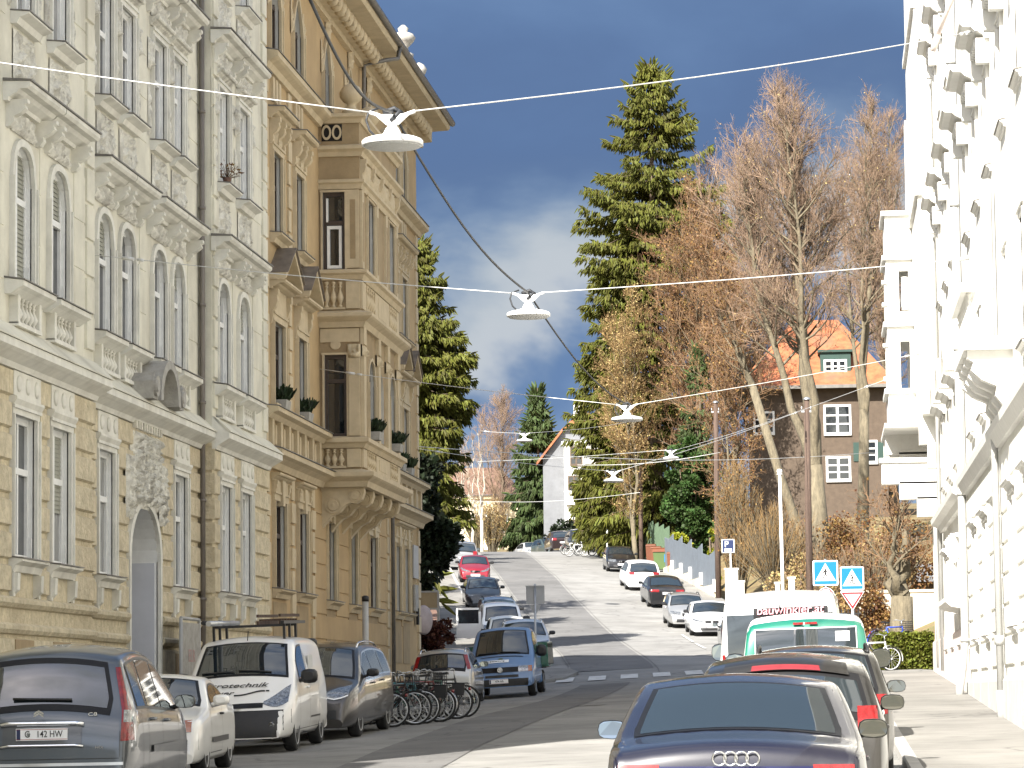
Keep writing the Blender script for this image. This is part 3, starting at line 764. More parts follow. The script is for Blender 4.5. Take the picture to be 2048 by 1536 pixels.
    for s in (-1, 1):
        mb.fprism(B, [(cu+s*.95,5.50),(cu+s*1.4,5.50),(cu+s*1.42,5.82),(cu+s*1.28,5.98),(cu+s*1.02,5.84)], .1, .5)
        c = Vector(B(cu+s*1.2, 5.74, .5)); mb.lathe(c, [(.2,0),(.2,.05),(.12,.03),(.1,.06),(.02,.06)], 14, 0, False, (Vector((0,1,0)),Vector((0,0,1)),Vector((1,0,0))))
    wbuild(mb, 'shell_pediment', [M['stone'], M['relief']], root)
    # downpipe in the corner
    mb = MB(); mb.tube([(-12.5,64.02,17),( -12.5,64.02,-1.0)], .055, 8)
    for z in range(0, 17, 2): mb.tube([(-12.5,64.02,z),(-12.5,64.02,z+.06)], .075, 8)
    wbuild(mb, 'downpipe', M['pipe_dark'], root)
    return root
cream_building()

def flower_box(fr, u, v, label, seed):
    t = thing('flower_box', label, 'flower box', fr(u, v, .12), 0, 'flower boxes on the ochre house')
    mb = MB(); mb.hexa([(-.13,-.3,0),(.13,-.3,0),(.13,.3,0),(-.13,.3,0),(-.16,-.34,.2),(.16,-.34,.2),(.16,.34,.2),(-.16,.34,.2)])
    mb.build('trough', M['stone'], t)
    mb = MB(); r = random.Random(seed)
    for i in range(160):
        p = Vector((r.uniform(-.12,.12), r.uniform(-.32,.32), .2)); d = Vector((r.uniform(-.5,.8), r.uniform(-.6,.6), 1)).normalized()*r.uniform(.1,.38)
        a = d.cross(Vector((r.uniform(-1,1),r.uniform(-1,1),.2))).normalized()*.035
        mb.face([p+d*.4-a, p+d*.4+a, p+d+a*.6, p+d*1.1, p+d-a*.6]); mb.tube([p,p+d*.5], .006, 3, cap=False)
    mb.build('plant', M['potplant'], t)
    return t

# ------------------------------------------------------------------ ochre building with the oriel
def ochre_building():
    root = thing('corner_house', 'ochre corner house with stone oriel bay, bracketed eaves and a pavement beyond', 'building', (-12.4, 84, -.6))
    X0 = -12.4; A = fr_left(X0); Y0, Y1 = 70.62, 98.3
    bf = 'brown_frame'
    W = lambda u0,u1,v0,v1,**k: op(u0,u1,v0,v1,frame=bf,d=k.pop('d',.15),**k)
    g = [W(71.85,73.35,2.5,4.5), W(75.15,76.5,2.5,4.5), W(79.65,80.9,2.45,4.45), W(83.45,84.7,2.45,4.45), W(87.0,88.6,2.45,4.45), W(92.4,93.65,2.5,4.5), W(94.35,95.6,2.5,4.5)]
    f = [W(71.75,73.2,6.7,8.6), W(75.1,76.3,6.7,8.6), W(88.0,89.1,6.7,8.6), W(92.4,93.6,6.7,8.6), W(94.3,95.5,6.7,8.6)]
    s = [W(71.75,73.0,10.63,12.55), W(74.9,76.1,10.63,12.55), W(88.0,89.1,10.63,12.55), W(92.4,93.6,10.63,12.55), W(94.3,95.5,10.63,12.55)]
    t = [W(71.5,72.9,14.75,16.85,arch='point',rise=.8), W(74.75,76.1,14.75,16.85,arch='point',rise=.8), W(79.4,80.6,14.9,16.8,arch='point',rise=.8), W(83.4,84.5,14.9,16.8,arch='point',rise=.8), W(87.0,88.0,14.9,16.8,arch='point',rise=.8), W(92.8,93.9,14.9,16.8,arch='point',rise=.8), W(94.6,95.6,14.9,16.8,arch='point',rise=.8)]
    mb = MB(); wall(mb, A, Y0, Y1, -1.4, 17.6, g+f+s+t, 0, 1)
    for y in (Y0, Y1): mb.face([(X0,y,-1.4),(-26,y,-1.4),(-26,y,17.6),(X0,y,17.6)])
    mb.face([(-26,Y0,-1.4),(-26,Y1,-1.4),(-26,Y1,17.6),(-26,Y0,17.6)])
    wbuild(mb, 'wall', [M['ochre'], M['ochre_reveal']], root)
    # ground floor courses, quoins, base
    mb = MB()
    courses(mb, A, 77.6, 91.2, -.4, 5.15, .62, g, .03, .03, 0, .2)
    wbuild(mb, 'ground_floor_courses', M['ochre'], root)
    mb = MB()
    for u in (70.66, 74.1, 77.1, 90.6, 97.65):
        mb.cut()
        for k in range(9):
            w = .55 if k % 2 else .4
            mb.fb(A, u, u+w, .4+k*.53, .86+k*.53, -.01, .06)
    for u in (70.66, 73.9, 97.7):
        mb.cut()
        for k in range(14):
            w = .5 if k % 2 else .36
            mb.fb(A, u, u+w, 6.5+k*.56, 7.0+k*.56, -.01, .05)
    wbuild(mb, 'quoin_column', M['ochre_trim'], root)
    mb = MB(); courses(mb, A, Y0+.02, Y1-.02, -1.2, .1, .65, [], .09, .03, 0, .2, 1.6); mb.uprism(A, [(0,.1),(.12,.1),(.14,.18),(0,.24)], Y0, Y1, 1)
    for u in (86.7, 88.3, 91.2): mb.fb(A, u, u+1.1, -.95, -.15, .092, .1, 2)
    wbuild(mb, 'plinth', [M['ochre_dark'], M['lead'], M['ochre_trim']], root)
    # string cornices
    mb = MB()
    for a, b in ((Y0, 78.6), (85.7, Y1+.25)):
        mb.cut()
        mb.uprism(A, [(0,5.2),(.1,5.2),(.16,5.34),(.3,5.42),(.42,5.46),(.42,5.58),(0,5.68)], a, b)
        mb.uprism(A, [(0,5.685),(.45,5.585),(.45,5.605),(0,5.72)], a, b, 1)
        mb.uprism(A, [(0,6.3),(.12,6.3),(.2,6.4),(.34,6.44),(.34,6.54),(0,6.58)], a, b); mb.uprism(A, [(0,6.585),(.37,6.545),(.37,6.562),(0,6.61)], a, b, 1)
        n = int((b-a)/1.1)
        for i in range(n):
            u = a+(i+.5)*(b-a)/n
            mb.fb(A, u-.13, u+.13, 5.7, 6.3, 0, .13); mb.fb(A, u-.42, u-.2, 5.78, 6.22, .0, .05); 
        for z in (13.4,):
            pass
        mb.uprism(A, [(0,14.3),(.1,14.3),(.16,14.42),(.3,14.48),(.36,14.52),(.36,14.64),(0,14.7)], a, b); mb.uprism(A, [(0,14.705),(.39,14.645),(.39,14.66),(0,14.74)], a, b, 1)
    wbuild(mb, 'string_cornice', [M['ochre_trim'], M['lead']], root)
    # windows
    for o in g:
        w = window_unit(root, A, o, 'ochre_trim', .2, .07, sill=(.22,.24), jamb=False)
        mb = MB(); u0,u1 = o['u0']-.25, o['u1']+.25
        mb.fb(A, u0, u1, 4.66, 4.95, -.02, .08); mb.uprism(A, HOODP(5.12,.17,.22), u0-.08, u1+.08)
        uc = (u0+u1)/2; mb.fprism(A, [(uc-.14,4.4),(uc+.14,4.4),(uc+.2,4.98),(uc-.2,4.98)], -.02, .13)
        for q in (u0+.02, u1-.22): console(mb, A, q+.1, 4.94, .18, .45, .14)
        mb.build('lintel', M['ochre_trim'], w)
        mb = MB(); mb.fb(A, u0+.1, u1-.1, 1.0, 2.2, -.01, .02); mb.build('apron', M['ochre_dark'], w)
    def pediment_window(o, small=False):
        w = window_unit(root, A, o, 'ochre_trim', .2, .08, jamb=False)
        mb = MB(); u0,u1 = o['u0']-.32, o['u1']+.32; uc = (u0+u1)/2
        mb.fb(A, u0+.06, u1-.06, 8.82, 9.3, -.02, .09)
        for q in (u0+.14, u1-.14): console(mb, A, q, 9.3, .22, .8, .2)
        mb.uprism(A, HOODP(9.5,.2,.4), u0-.12, u1+.12)
        for sgn in (-1, 1):
            a = uc+sgn*((u1-u0)/2+.16)
            P = [(a,9.5),(uc,10.2),(uc,10.34),(a,9.64)]
            mb.fprism(A, P, 0, .42, 0); mb.fprism(A, [(a,9.645),(uc,10.345),(uc,10.37),(a,9.67)], 0, .47, 1)
        mb.fprism(A, [(uc-.6,9.52),(uc+.6,9.52),(uc,10.12)], 0, .1); mb.fprism(A, [(uc-.25,9.62),(uc+.25,9.62),(uc,9.9)], .1, .15)
        mb.fb(A, u0+.1, u1-.1, 6.58, 6.7, 0, .16)
        mb.build('pediment', [M['ochre_trim'], M['tin']], w)
    for o in f: pediment_window(o)
    for o in s:
        w = window_unit(root, A, o, 'ochre_trim', .17, .07, sill=(.24,.28), jamb=False)
        mb = MB(); u0,u1 = o['u0']-.26, o['u1']+.26
        mb.uprism(A, HOODP(13.5,.26,.38), u0-.1, u1+.1, 0); mb.uprism(A, [(0,13.504),(.41,13.49),(.41,13.51),(0,13.54)], u0-.12, u1+.12, 1)
        for q in (u0+.12, (u0+u1)/2, u1-.12): console(mb, A, q, 13.26, .2, .62, .26)
        relief(mb, A, u0+.2, u1-.2, 12.75, 13.22, .02, .1, 0, 11, 18)
        for q in (u0+.2, u0+.62, u0+1.04): 
            if q+.26 < u1: mb.fb(A, q, q+.26, 13.7, 14.25, 0, .07)
        mb.build('window_hood', [M['ochre_trim'], M['lead']], w)
    for o in t:
        w = window_unit(root, A, o, 'ochre_trim', .16, .07, jamb=False)
        mb = MB(); uc = (o['u0']+o['u1'])/2
        relief(mb, A, uc-.16, uc+.16, o['v1'], o['v1']+.55, .03, .15, 0, 13, 22)
        for q in (o['u0']-.3, o['u1']+.16): relief(mb, A, q, q+.14, o['v1']-1.0, o['v1']-.15, .03, .08, 0, 14, 22)
        mb.build('ornament', M['ochre_trim'], w)
    # eaves with egg brackets, gutter, roof
    mb = MB()
    mb.uprism(A, [(0,17.25),(.14,17.25),(.14,17.4),(.42,17.42),(.42,17.72),(.2,17.74),(.95,17.78),(1.0,17.84),(1.0,17.98),(0,18.05)], Y0, Y1+.75)
    n = int((Y1-Y0)/.62)
    for i in range(n):
        u = Y0+.3+i*.62
        c = Vector(A(u, 17.56, .44)); mb.lathe(c, [(.03,-.24),(.11,-.21),(.17,-.10),(.18,.02),(.13,.13),(.03,.17)], 8, 0)
        mb.fb(A, u-.26, u-.22, 17.40, 17.72, .42, .56)
    wbuild(mb, 'eaves', M['ochre_trim'], root)
    mb = MB()
    mb.tube([(X0+1.06,Y0,18.02),(X0+1.06,Y1+.9,18.02)], .1, 8, 0)
    mb.tube([(X0+1.06,86.6,17.95),(X0+1.0,86.6,17.6),(X0+.75,86.0,17.45),(X0+.15,85.9,17.3),(X0+.12,85.9,14.7)], .06, 8, 0)
    mb.tube([(X0+.16,91.0,17.0),(X0+.16,91.0,-.6)], .055, 8, 0)
    wbuild(mb, 'gutter', M['lead'], root)
    mb = MB(); mb.face([(X0+1.15,Y0,18.06),(X0+1.15,Y1+.9,18.06),(-19.5,Y1+.9,23),(-19.5,Y0,23)]); mb.face([(-19.5,Y0,23),(-19.5,Y1+.9,23),(-26,Y1+.9,17.6),(-26,Y0,17.6)])
    mb.face([(X0+1.15,Y1+.9,18.06),(-26,Y1+.9,17.6),(-19.5,Y1+.9,23)])
    wbuild(mb, 'roof', M['clay_dark'], root)
    for y, h in ((80.2, .9), (89.7, 1.25), (93.3, .8)):
        mb = MB(); c = (X0+.75, y, 18.2)
        mb.lathe(c, [(.28,0),(.3,.15),(.16,.22),(.14,.34),(.3,.5),(.36,.62),(.28,.74),(.12,.8),(.16,.9),(.05,1.0)] if h > 1 else [(.22,0),(.24,.1),(.12,.16),(.2,.3),(.24,.42),(.14,.56),(.03,.62)], 10)
        wbuild(mb, 'roof_finial', M['stone'], root)
    # the oriel bay
    XF = -11.37; Yo, Ye = 78.75, 85.75
    orl = MB(); F = fr_left(XF); S = fr_front(Yo); S2 = lambda u,v,w: (u, Ye+w, v)
    fo = [W(79.95,81.15,6.5,8.55,arch='round',rise=.6), W(83.9,85.05,6.5,8.55,arch='round',rise=.6)]
    so = [W(79.9,81.2,10.68,12.65), W(83.85,85.1,10.68,12.65)]
    niche = op(82.0,82.95,6.6,8.4,'round',.5,d=.16)
    wall(orl, F, Yo, Ye, 5.3, 14.45, fo+so+[niche], 0, 1)
    orl.fb(F, 82.0, 82.95, 6.6, 8.4, -.2, -.16, 0)
    sw1 = W(-12.28,-11.72,6.5,8.54,d=.12); sw2 = W(-12.3,-11.74,10.62,12.65,d=.12)
    wall(orl, S, X0, XF, 5.3, 14.45, [sw1, sw2], 0, 1); wall(orl, S2, X0, XF, 5.3, 14.45, [], 0, 1)
    orl.face([(X0,Yo,14.45),(XF,Yo,14.45),(XF,Ye,14.45),(X0,Ye,14.45)]); orl.face([(X0,Yo,5.3),(XF,Yo,5.3),(XF,Ye,5.3),(X0,Ye,5.3)])
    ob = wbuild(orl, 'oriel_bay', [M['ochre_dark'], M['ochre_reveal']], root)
    def oriel_win(fr, o, **k):
        w = window_unit(root, fr, o, 'ochre_trim', jamb=False, **k); return w
    for o in fo: oriel_win(F, o, wd=.1, pr=.05)
    for o in so: oriel_win(F, o, wd=.1, pr=.05)
    oriel_win(S, sw1, wd=.05, pr=.03, mull=False, bars=(.68,)); 
    w = oriel_win(S, sw2, wd=.05, pr=.03, mull=False, bars=(.62,))
    mb = MB()
    for a, b, c, d in ((-12.2,-12.13,10.72,11.8),(-11.9,-11.83,10.72,11.8),(-12.13,-11.9,10.72,10.8),(-12.13,-11.9,11.72,11.8),(-12.22,-12.17,11.9,12.5)):
        mb.fb(S, a, b, c, d, -.1, -.02)
    mb.build('casement', M['white_frame'], w)
    def band(prof, m=0, nm='oriel_ledge', fl=True):      # moulding around three sides of the oriel
        mb = MB()
        for (p, q), (r, t2) in zip(prof, prof[1:]+prof[:1]):
            ring = lambda w, v: [(X0, Yo-w, v), (XF+w, Yo-w, v), (XF+w, Ye+w, v), (X0, Ye+w, v)]
            A1, B1 = ring(p, q), ring(r, t2)
            for i in range(3): mb.face([A1[i], A1[i+1], B1[i+1], B1[i]], m)
        return mb
    allb = MB()
    for prof in ([(0,5.22),(.16,5.22),(.2,5.36),(.32,5.44),(.36,5.48),(.36,5.58),(0,5.68)], [(0,6.2),(.08,6.2),(.14,6.3),(.22,6.34),(.22,6.44),(0,6.5)],
                 [(0,9.22),(.1,9.22),(.16,9.36),(.3,9.44),(.34,9.48),(.34,9.56),(0,9.66)], [(0,10.42),(.06,10.42),(.12,10.54),(.2,10.58),(.2,10.66),(0,10.7)],
                 [(0,12.72),(.05,12.72),(.08,12.84),(.14,12.88),(.14,12.95),(0,12.98)], [(0,13.55),(.06,13.55),(.1,13.66),(.2,13.72),(.2,13.8),(0,13.86)],
                 [(0,14.4),(.05,14.4),(.1,14.5),(.18,14.54),(.18,14.62),(0,14.66)]):
        q = band(prof); n = len(allb.v); allb.v += q.v; allb.f += [tuple(i+n for i in t_) for t_ in q.f]; allb.m += q.m; allb.s += q.s
    wparent(allb.build('oriel_ledges', M['ochre_trim']), root)
    mb = MB()          # pilasters, capitals, panels
    for u in (78.95, 81.6, 83.35, 85.4):
        mb.cut()
        mb.fb(F, u-.19, u+.19, 6.5, 8.5, 0, .09); relief(mb, F, u-.24, u+.24, 8.5, 8.8, .05, .16, 0, 15, 20); mb.fb(F, u-.22, u+.22, 8.8, 9.22, 0, .1)
        mb.fb(F, u-.17, u+.17, 10.72, 12.7, 0, .07); mb.fb(F, u-.1, u+.1, 10.9, 12.4, .07, .075, 1)
    mb.cut(); mb.fb(S, -11.66, -11.38, 6.5, 8.45, 0, .1); relief(mb, S, -11.7, -11.36, 8.45, 8.8, .04, .2, 0, 16, 24)
    mb.cut(); mb.fb(S, -11.69, -11.38, 10.72, 12.7, 0, .05); mb.fb(S, -11.61, -11.47, 10.95, 12.45, .05, .055, 1)
    mb.cut(); mb.fb(S, X0+.02, -11.4, 8.86, 9.2, 0, .04)
    c = Vector(S(-12.0, 8.86, 0)); c = Vector(S(-12.0, 8.80, 0))
    mb.lathe(c, [(.13,0),(.13,.03),(.11,.035)], 20, 0, False, (Vector((1,0,0)),Vector((0,0,1)),Vector((0,-1,0))))
    mb.cut()
    for k in range(5): console(mb, F, 79.0+k*1.6, 13.5, .22, .6, .16)
    relief(mb, F, 79.2, 85.3, 12.98, 13.5, .02, .1, 0, 17, 14)
    wbuild(mb, 'pilaster', [M['ochre_trim'], M['ochre_dark']], root)
    mb = MB()          # blind balustrades
    for v0, v1 in ((5.72,6.18), (9.7,10.38)):
        mb.cut()
        balusters(mb, S, -12.3, -11.78, v0+.03, v1, .03, 3, .085); mb.fb(S, X0+.02, -11.74, v0-.02, v0+.03, 0, .07)
        mb.fb(S, -11.72, -11.38, v0, v1, 0, .06); mb.fb(S, X0+.01, X0+.08, v0, v1, 0, .06)
        for a, b in ((79.5,80.9),(83.8,85.1)):
            balusters(mb, F, a, b, v0+.03, v1, .03, 4, .085); mb.fb(F, a-.1, b+.1, v0-.02, v0+.03, 0, .07)
        for a, b in ((78.78,79.4),(81.05,83.7),(85.2,85.72)): mb.fb(F, a, b, v0, v1, 0, .06)
        mb.fb(F, 81.6, 83.1, v0+.1, v1-.08, .06, .07, 0)
    wbuild(mb, 'balustrade', M['ochre_trim'], root)
    mb = MB()          # roof terrace parapet with pierced panel and stone balls
    mb.fb(S, -12.32, -11.8, 13.95, 14.38, .002, .012, 1)
    for k in range(2):
        for j in range(18):
            a0, a1 = 2*math.pi*j/18, 2*math.pi*(j+1)/18; cx = -12.19+k*.26
            P = [(cx+.12*math.cos(a0),14.165+.19*math.sin(a0)),(cx+.12*math.cos(a1),14.165+.19*math.sin(a1)),(cx+.075*math.cos(a1),14.165+.13*math.sin(a1)),(cx+.075*math.cos(a0),14.165+.13*math.sin(a0))]
            mb.fprism(S, P, .012, .06)
    for x, y in ((-11.6, 79.0), (-11.6, 85.4), (-11.6, 82.2)):
        mb.cut()
        mb.lathe((x,y,14.62), [(.24,0),(.24,.12),(.12,.2),(.1,.3),(.2,.36),(.29,.48),(.3,.6),(.22,.74),(.08,.82)], 14)
    wbuild(mb, 'terrace_parapet', [M['ochre_trim'], M['dark']], root)
    mb = MB()          # scroll brackets under the oriel
    for u in (78.95, 80.6, 82.25, 83.9, 85.5):
        mb.cut()
        for k in range(1):
            mb.uprism(F, [(-1.03,5.22),(.05,5.22),(.06,5.1),(.0,4.92),(-.15,4.82),(-.3,4.84),(-.42,4.78),(-.55,4.62),(-.75,4.52),(-.95,4.3),(-1.03,4.2)], u-.17, u+.17)
        for w, v, r in ((-.16,5.02,.16), (-.72,4.78,.2)):
            c = Vector(F(u-.17, v, w)); mb.lathe(c, [(r,0),(r,-.03),(r*.7,-.015),(r*.66,-.05),(r*.3,-.05),(.02,-.06)], 14, 0, False, (Vector((1,0,0)),Vector((0,0,1)),Vector((0,1,0))))
    mb.cut()
    for i in range(3):
        mb.fb(F, 78.8, 85.7, 4.98+i*.08, 5.06+i*.08, -1.03, -.55+i*.2)
    wbuild(mb, 'oriel_bracket', M['ochre_trim'], root)
    mb = MB(); mb.fb(A, 96.2, 97.3, 3.6, 4.6, .06, .1, 0); mb.cut(); mb.fb(A, 96.3, 97.1, 2.6, 3.4, .06, .12, 1); mb.cut(); mb.fb(A, 96.9, 97.2, 2.2, 2.7, .06, .12, 2)
    wbuild(mb, 'wall_plaque', [M['sign_back'], M['stone'], M['dark']], root)
    for i, (u, fr, lab) in enumerate(((72.4, A, 'stone flower box under the left pedimented window of the ochre house'), (75.7, A, 'stone flower box under the right pedimented window beside the oriel'), (80.5, F, 'stone flower box on the near arched window of the oriel'), (84.5, F, 'stone flower box on the far arched window of the oriel'), (93.0, A, 'stone flower box beyond the oriel, nearer of two'), (94.9, A, 'stone flower box beyond the oriel, at the house corner'))):
        flower_box(fr, u, 6.52 if fr is F else 6.62, lab, i)
ochre_building()
def pot_on_sill():
    t = thing('pot_plant', 'withered brown pot plant on an upper window sill of the cream house', 'plant', (-12.15, 64.95, 10.66))
    mb = MB(); mb.lathe((0,0,0), [(.07,0),(.1,.14)], 10); mb.build('pot', M['clay_dark'], t)
    mb = MB(); r = random.Random(5)
    for i in range(110):
        d = Vector((r.uniform(-1,1), r.uniform(-1,1), r.uniform(-.2,1))).normalized()*r.uniform(.1,.3)
        a = Vector((r.uniform(-1,1),r.uniform(-1,1),r.uniform(-1,1))).normalized()*.03
        mb.face([Vector((0,0,.2))+d-a, Vector((0,0,.2))+d+a, Vector((0,0,.2))+d*1.25])
    for i in range(24):
        d = Vector((r.uniform(-1,1), r.uniform(-1,1), r.uniform(0,1))).normalized()*.28; mb.tube([(0,0,.12), Vector((0,0,.15))+d], .006, 3)
    mb.build('foliage', M['brownleaf'], t)
pot_on_sill()
def neighbour_house():
    root = thing('neighbour_house', 'low cream terrace house continuing the row next to the cream stucco apartment house', 'building', (-12.5, 10, -1.4))
    X0 = -12.5; A = fr_left(X0); ops = []
    for v0, v1 in ((2.2,4.4),(6.45,8.6)):
        for k in range(13): ops.append(op(-34+k*5, -32.7+k*5, v0, v1)); ops.append(op(-31.8+k*5, -30.5+k*5, v0, v1))
    mb = MB(); wall(mb, A, -36, 32.9, -2, 10.6, ops, 0, 1)
    for o in ops: mb.fb(A, o['u0'], o['u1'], o['v0'], o['v1'], -.3, -.2, 2)
    mb.uprism(A, [(0,5.08),(.3,5.24),(.36,5.42),(0,5.7)], -36, 32.9); mb.uprism(A, [(0,9.8),(.5,10.2),(.8,10.5),(.8,10.6),(0,10.65)], -36, 32.9)
    mb.face([(X0,-36,-2),(-24,-36,-2),(-24,-36,10.6),(X0,-36,10.6)])
    wbuild(mb, 'wall', [M['cream'], M['white_frame'], M['glass']], root)
    mb = MB(); mb.face([(X0+.8,-36,10.65),(X0+.8,32.9,10.65),(-18.4,32.9,13.5),(-18.4,-36,13.5)]); wbuild(mb, 'roof', M['clay_dark'], root)
neighbour_house()
# ------------------------------------------------------------------ white houses on the right
def bay_front(root, fr, yc, rows, wall_mat='white_trim', big=True):
    for (v0, v1, hz, p, kind) in rows:
        o = op(yc-.55, yc+.55, v0, v1, d=.13)
        w = window_unit(root, fr, o, wall_mat, .12, .03, sill=(.12,.1), jamb=False)
        if kind == 'plain': continue
        mb = MB()
        if kind == 'hood':
            mb.uprism(fr, HOODP(hz,.34,p), yc-1.0, yc+1.0)
            for u in (yc-.8, yc+.8): mb.fb(fr, u-.12, u+.12, hz-.75, hz-.33, 0, p*.45)
            for i in range(7): mb.fb(fr, yc-.66+i*.2, yc-.56+i*.2, hz-.42, hz-.3, 0, p*.5)
        elif kind == 'pediment':
            mb.uprism(fr, HOODP(hz,.26,p), yc-1.05, yc+1.05)
            for sg in (-1,1):
                a = yc+sg*1.1; mb.fprism(fr, [(a,hz),(yc,hz+.62),(yc,hz+.78),(a,hz+.16)], 0, p)
        else:
            mb.uprism(fr, HOODP(hz,.2,p), yc-.9, yc+.9)
            pass
        mb.build('window_hood', M[wall_mat], w)
def right_house_near():
    root = thing('white_house', 'sunlit white facade with heavy shadowed window hoods and two grey downpipes', 'building', (3.0, 50, -.7))
    X0 = 3.0; A = fr_right(X0); bays = [46.5, 50.6, 54.9, 58.9, 63.0]
    rows = [(1.0,3.0,3.3,.16,'small'), (5.0,6.9,None,0,'plain'), (8.9,10.6,11.35,.5,'hood'), (13.0,14.8,None,0,'plain')]
    ops = [op(y-.55,y+.55,r[0],r[1],d=.13) for y in bays for r in rows]
    far = [op(-28+k*4.2,-26.7+k*4.2,r[0],r[1],d=.22) for k in range(16) for r in rows]
    mb = MB(); wall(mb, A, -32, 66.9, -2.5, 19.5, ops+far, 0, 0)
    for o in far: mb.fb(A, o['u0'], o['u1'], o['v0'], o['v1'], -.3, -.22, 1)
    mb.face([(3,-32,-2.5),(15,-32,-2.5),(15,-32,19.5),(3,-32,19.5)]); mb.face([(3,66.9,-2.5),(15,66.9,-2.5),(15,66.9,19.5),(3,66.9,19.5)])
    wbuild(mb, 'wall', [M['white_wall'], M['glass']], root)
    for y in bays: bay_front(root, A, y, rows)
    mb = MB()
    mb.uprism(A, [(0,4.0),(.1,4.0),(.16,4.12),(.2,4.2),(.22,4.32),(0,4.4)], -32, 66.9); mb.uprism(A, [(0,18.3),(.2,18.4),(.7,18.8),(.85,18.9),(.85,19.1),(0,19.2)], -32, 66.9)
    mb.uprism(A, [(0,16.7),(.1,16.75),(.14,16.9),(0,16.95)], -32, 66.9)
    wbuild(mb, 'cornice', M['white_trim'], root)
    mb = MB(); courses(mb, A, 40, 66.8, .4, 3.9, .5, [o for o in ops if o['v0'] < 3], .03, .035, 0, .2)
    wbuild(mb, 'ground_floor_courses', M['white_wall'], root)
    mb = MB()
    for k in range(9): mb.uprism(A, [(0,-2),(.09,-2),(.09,.16),(.05,.22),(0,.24)], 40+k*3.0, 40+k*3.0+2.94)
    wbuild(mb, 'plinth', M['grey_plinth'], root)
    # short balcony on consoles near the right edge
    mb = MB(); mb.fb(A, 49.6, 53.2, 5.25, 5.45, 0, .75)
    for u in (49.9, 51.0, 52.0, 52.9): console(mb, A, u, 5.25, .28, .9, .7)
    for i in range(12): balusters(mb, A, 49.7+i*.29, 49.9+i*.29, 5.45, 6.15, .65, 1, .07)
    mb.fb(A, 49.55, 53.25, 6.15, 6.28, .54, .78)
    wbuild(mb, 'balcony', M['white_trim'], root)
    mb = MB(); mb.face([(2.2,-32,19.2),(2.2,66.9,19.2),(9,66.9,24),(9,-32,24)]); wbuild(mb, 'roof', M['clay_dark'], root)
    mb = MB()
    mb.tube([(2.88,66.3,18.8),(2.88,66.3,1.0),(2.80,66.3,.35),(2.74,66.2,.05),(2.74,66.2,-.2)], .085, 10)
    for z in range(1, 18, 3): mb.tube([(2.88,66.3,z),(2.88,66.3,z+.07)], .105, 10)
    wbuild(mb, 'downpipe', M['pipe'], root)
    mb = MB()
    mb.tube([(2.88,53.4,8.5),(2.88,53.4,-.55)], .06, 8); mb.tube([(2.88,53.4,.75),(2.88,53.4,.9)], .085, 8); mb.tube([(2.88,53.4,.0),(2.88,53.4,-.55)], .075, 8)
    wbuild(mb, 'drain_pipe', M['pipe'], root)
    mb = MB(); mb.tube([(2.95,57.2,13.4),(2.3,57.9,11.9)], .045, 6); mb.tube([(2.3,57.9,11.9),(2.2,58.0,11.62)], .06, 6)
    wbuild(mb, 'flag_pole', M['pink_plinth'], root)
right_house_near()
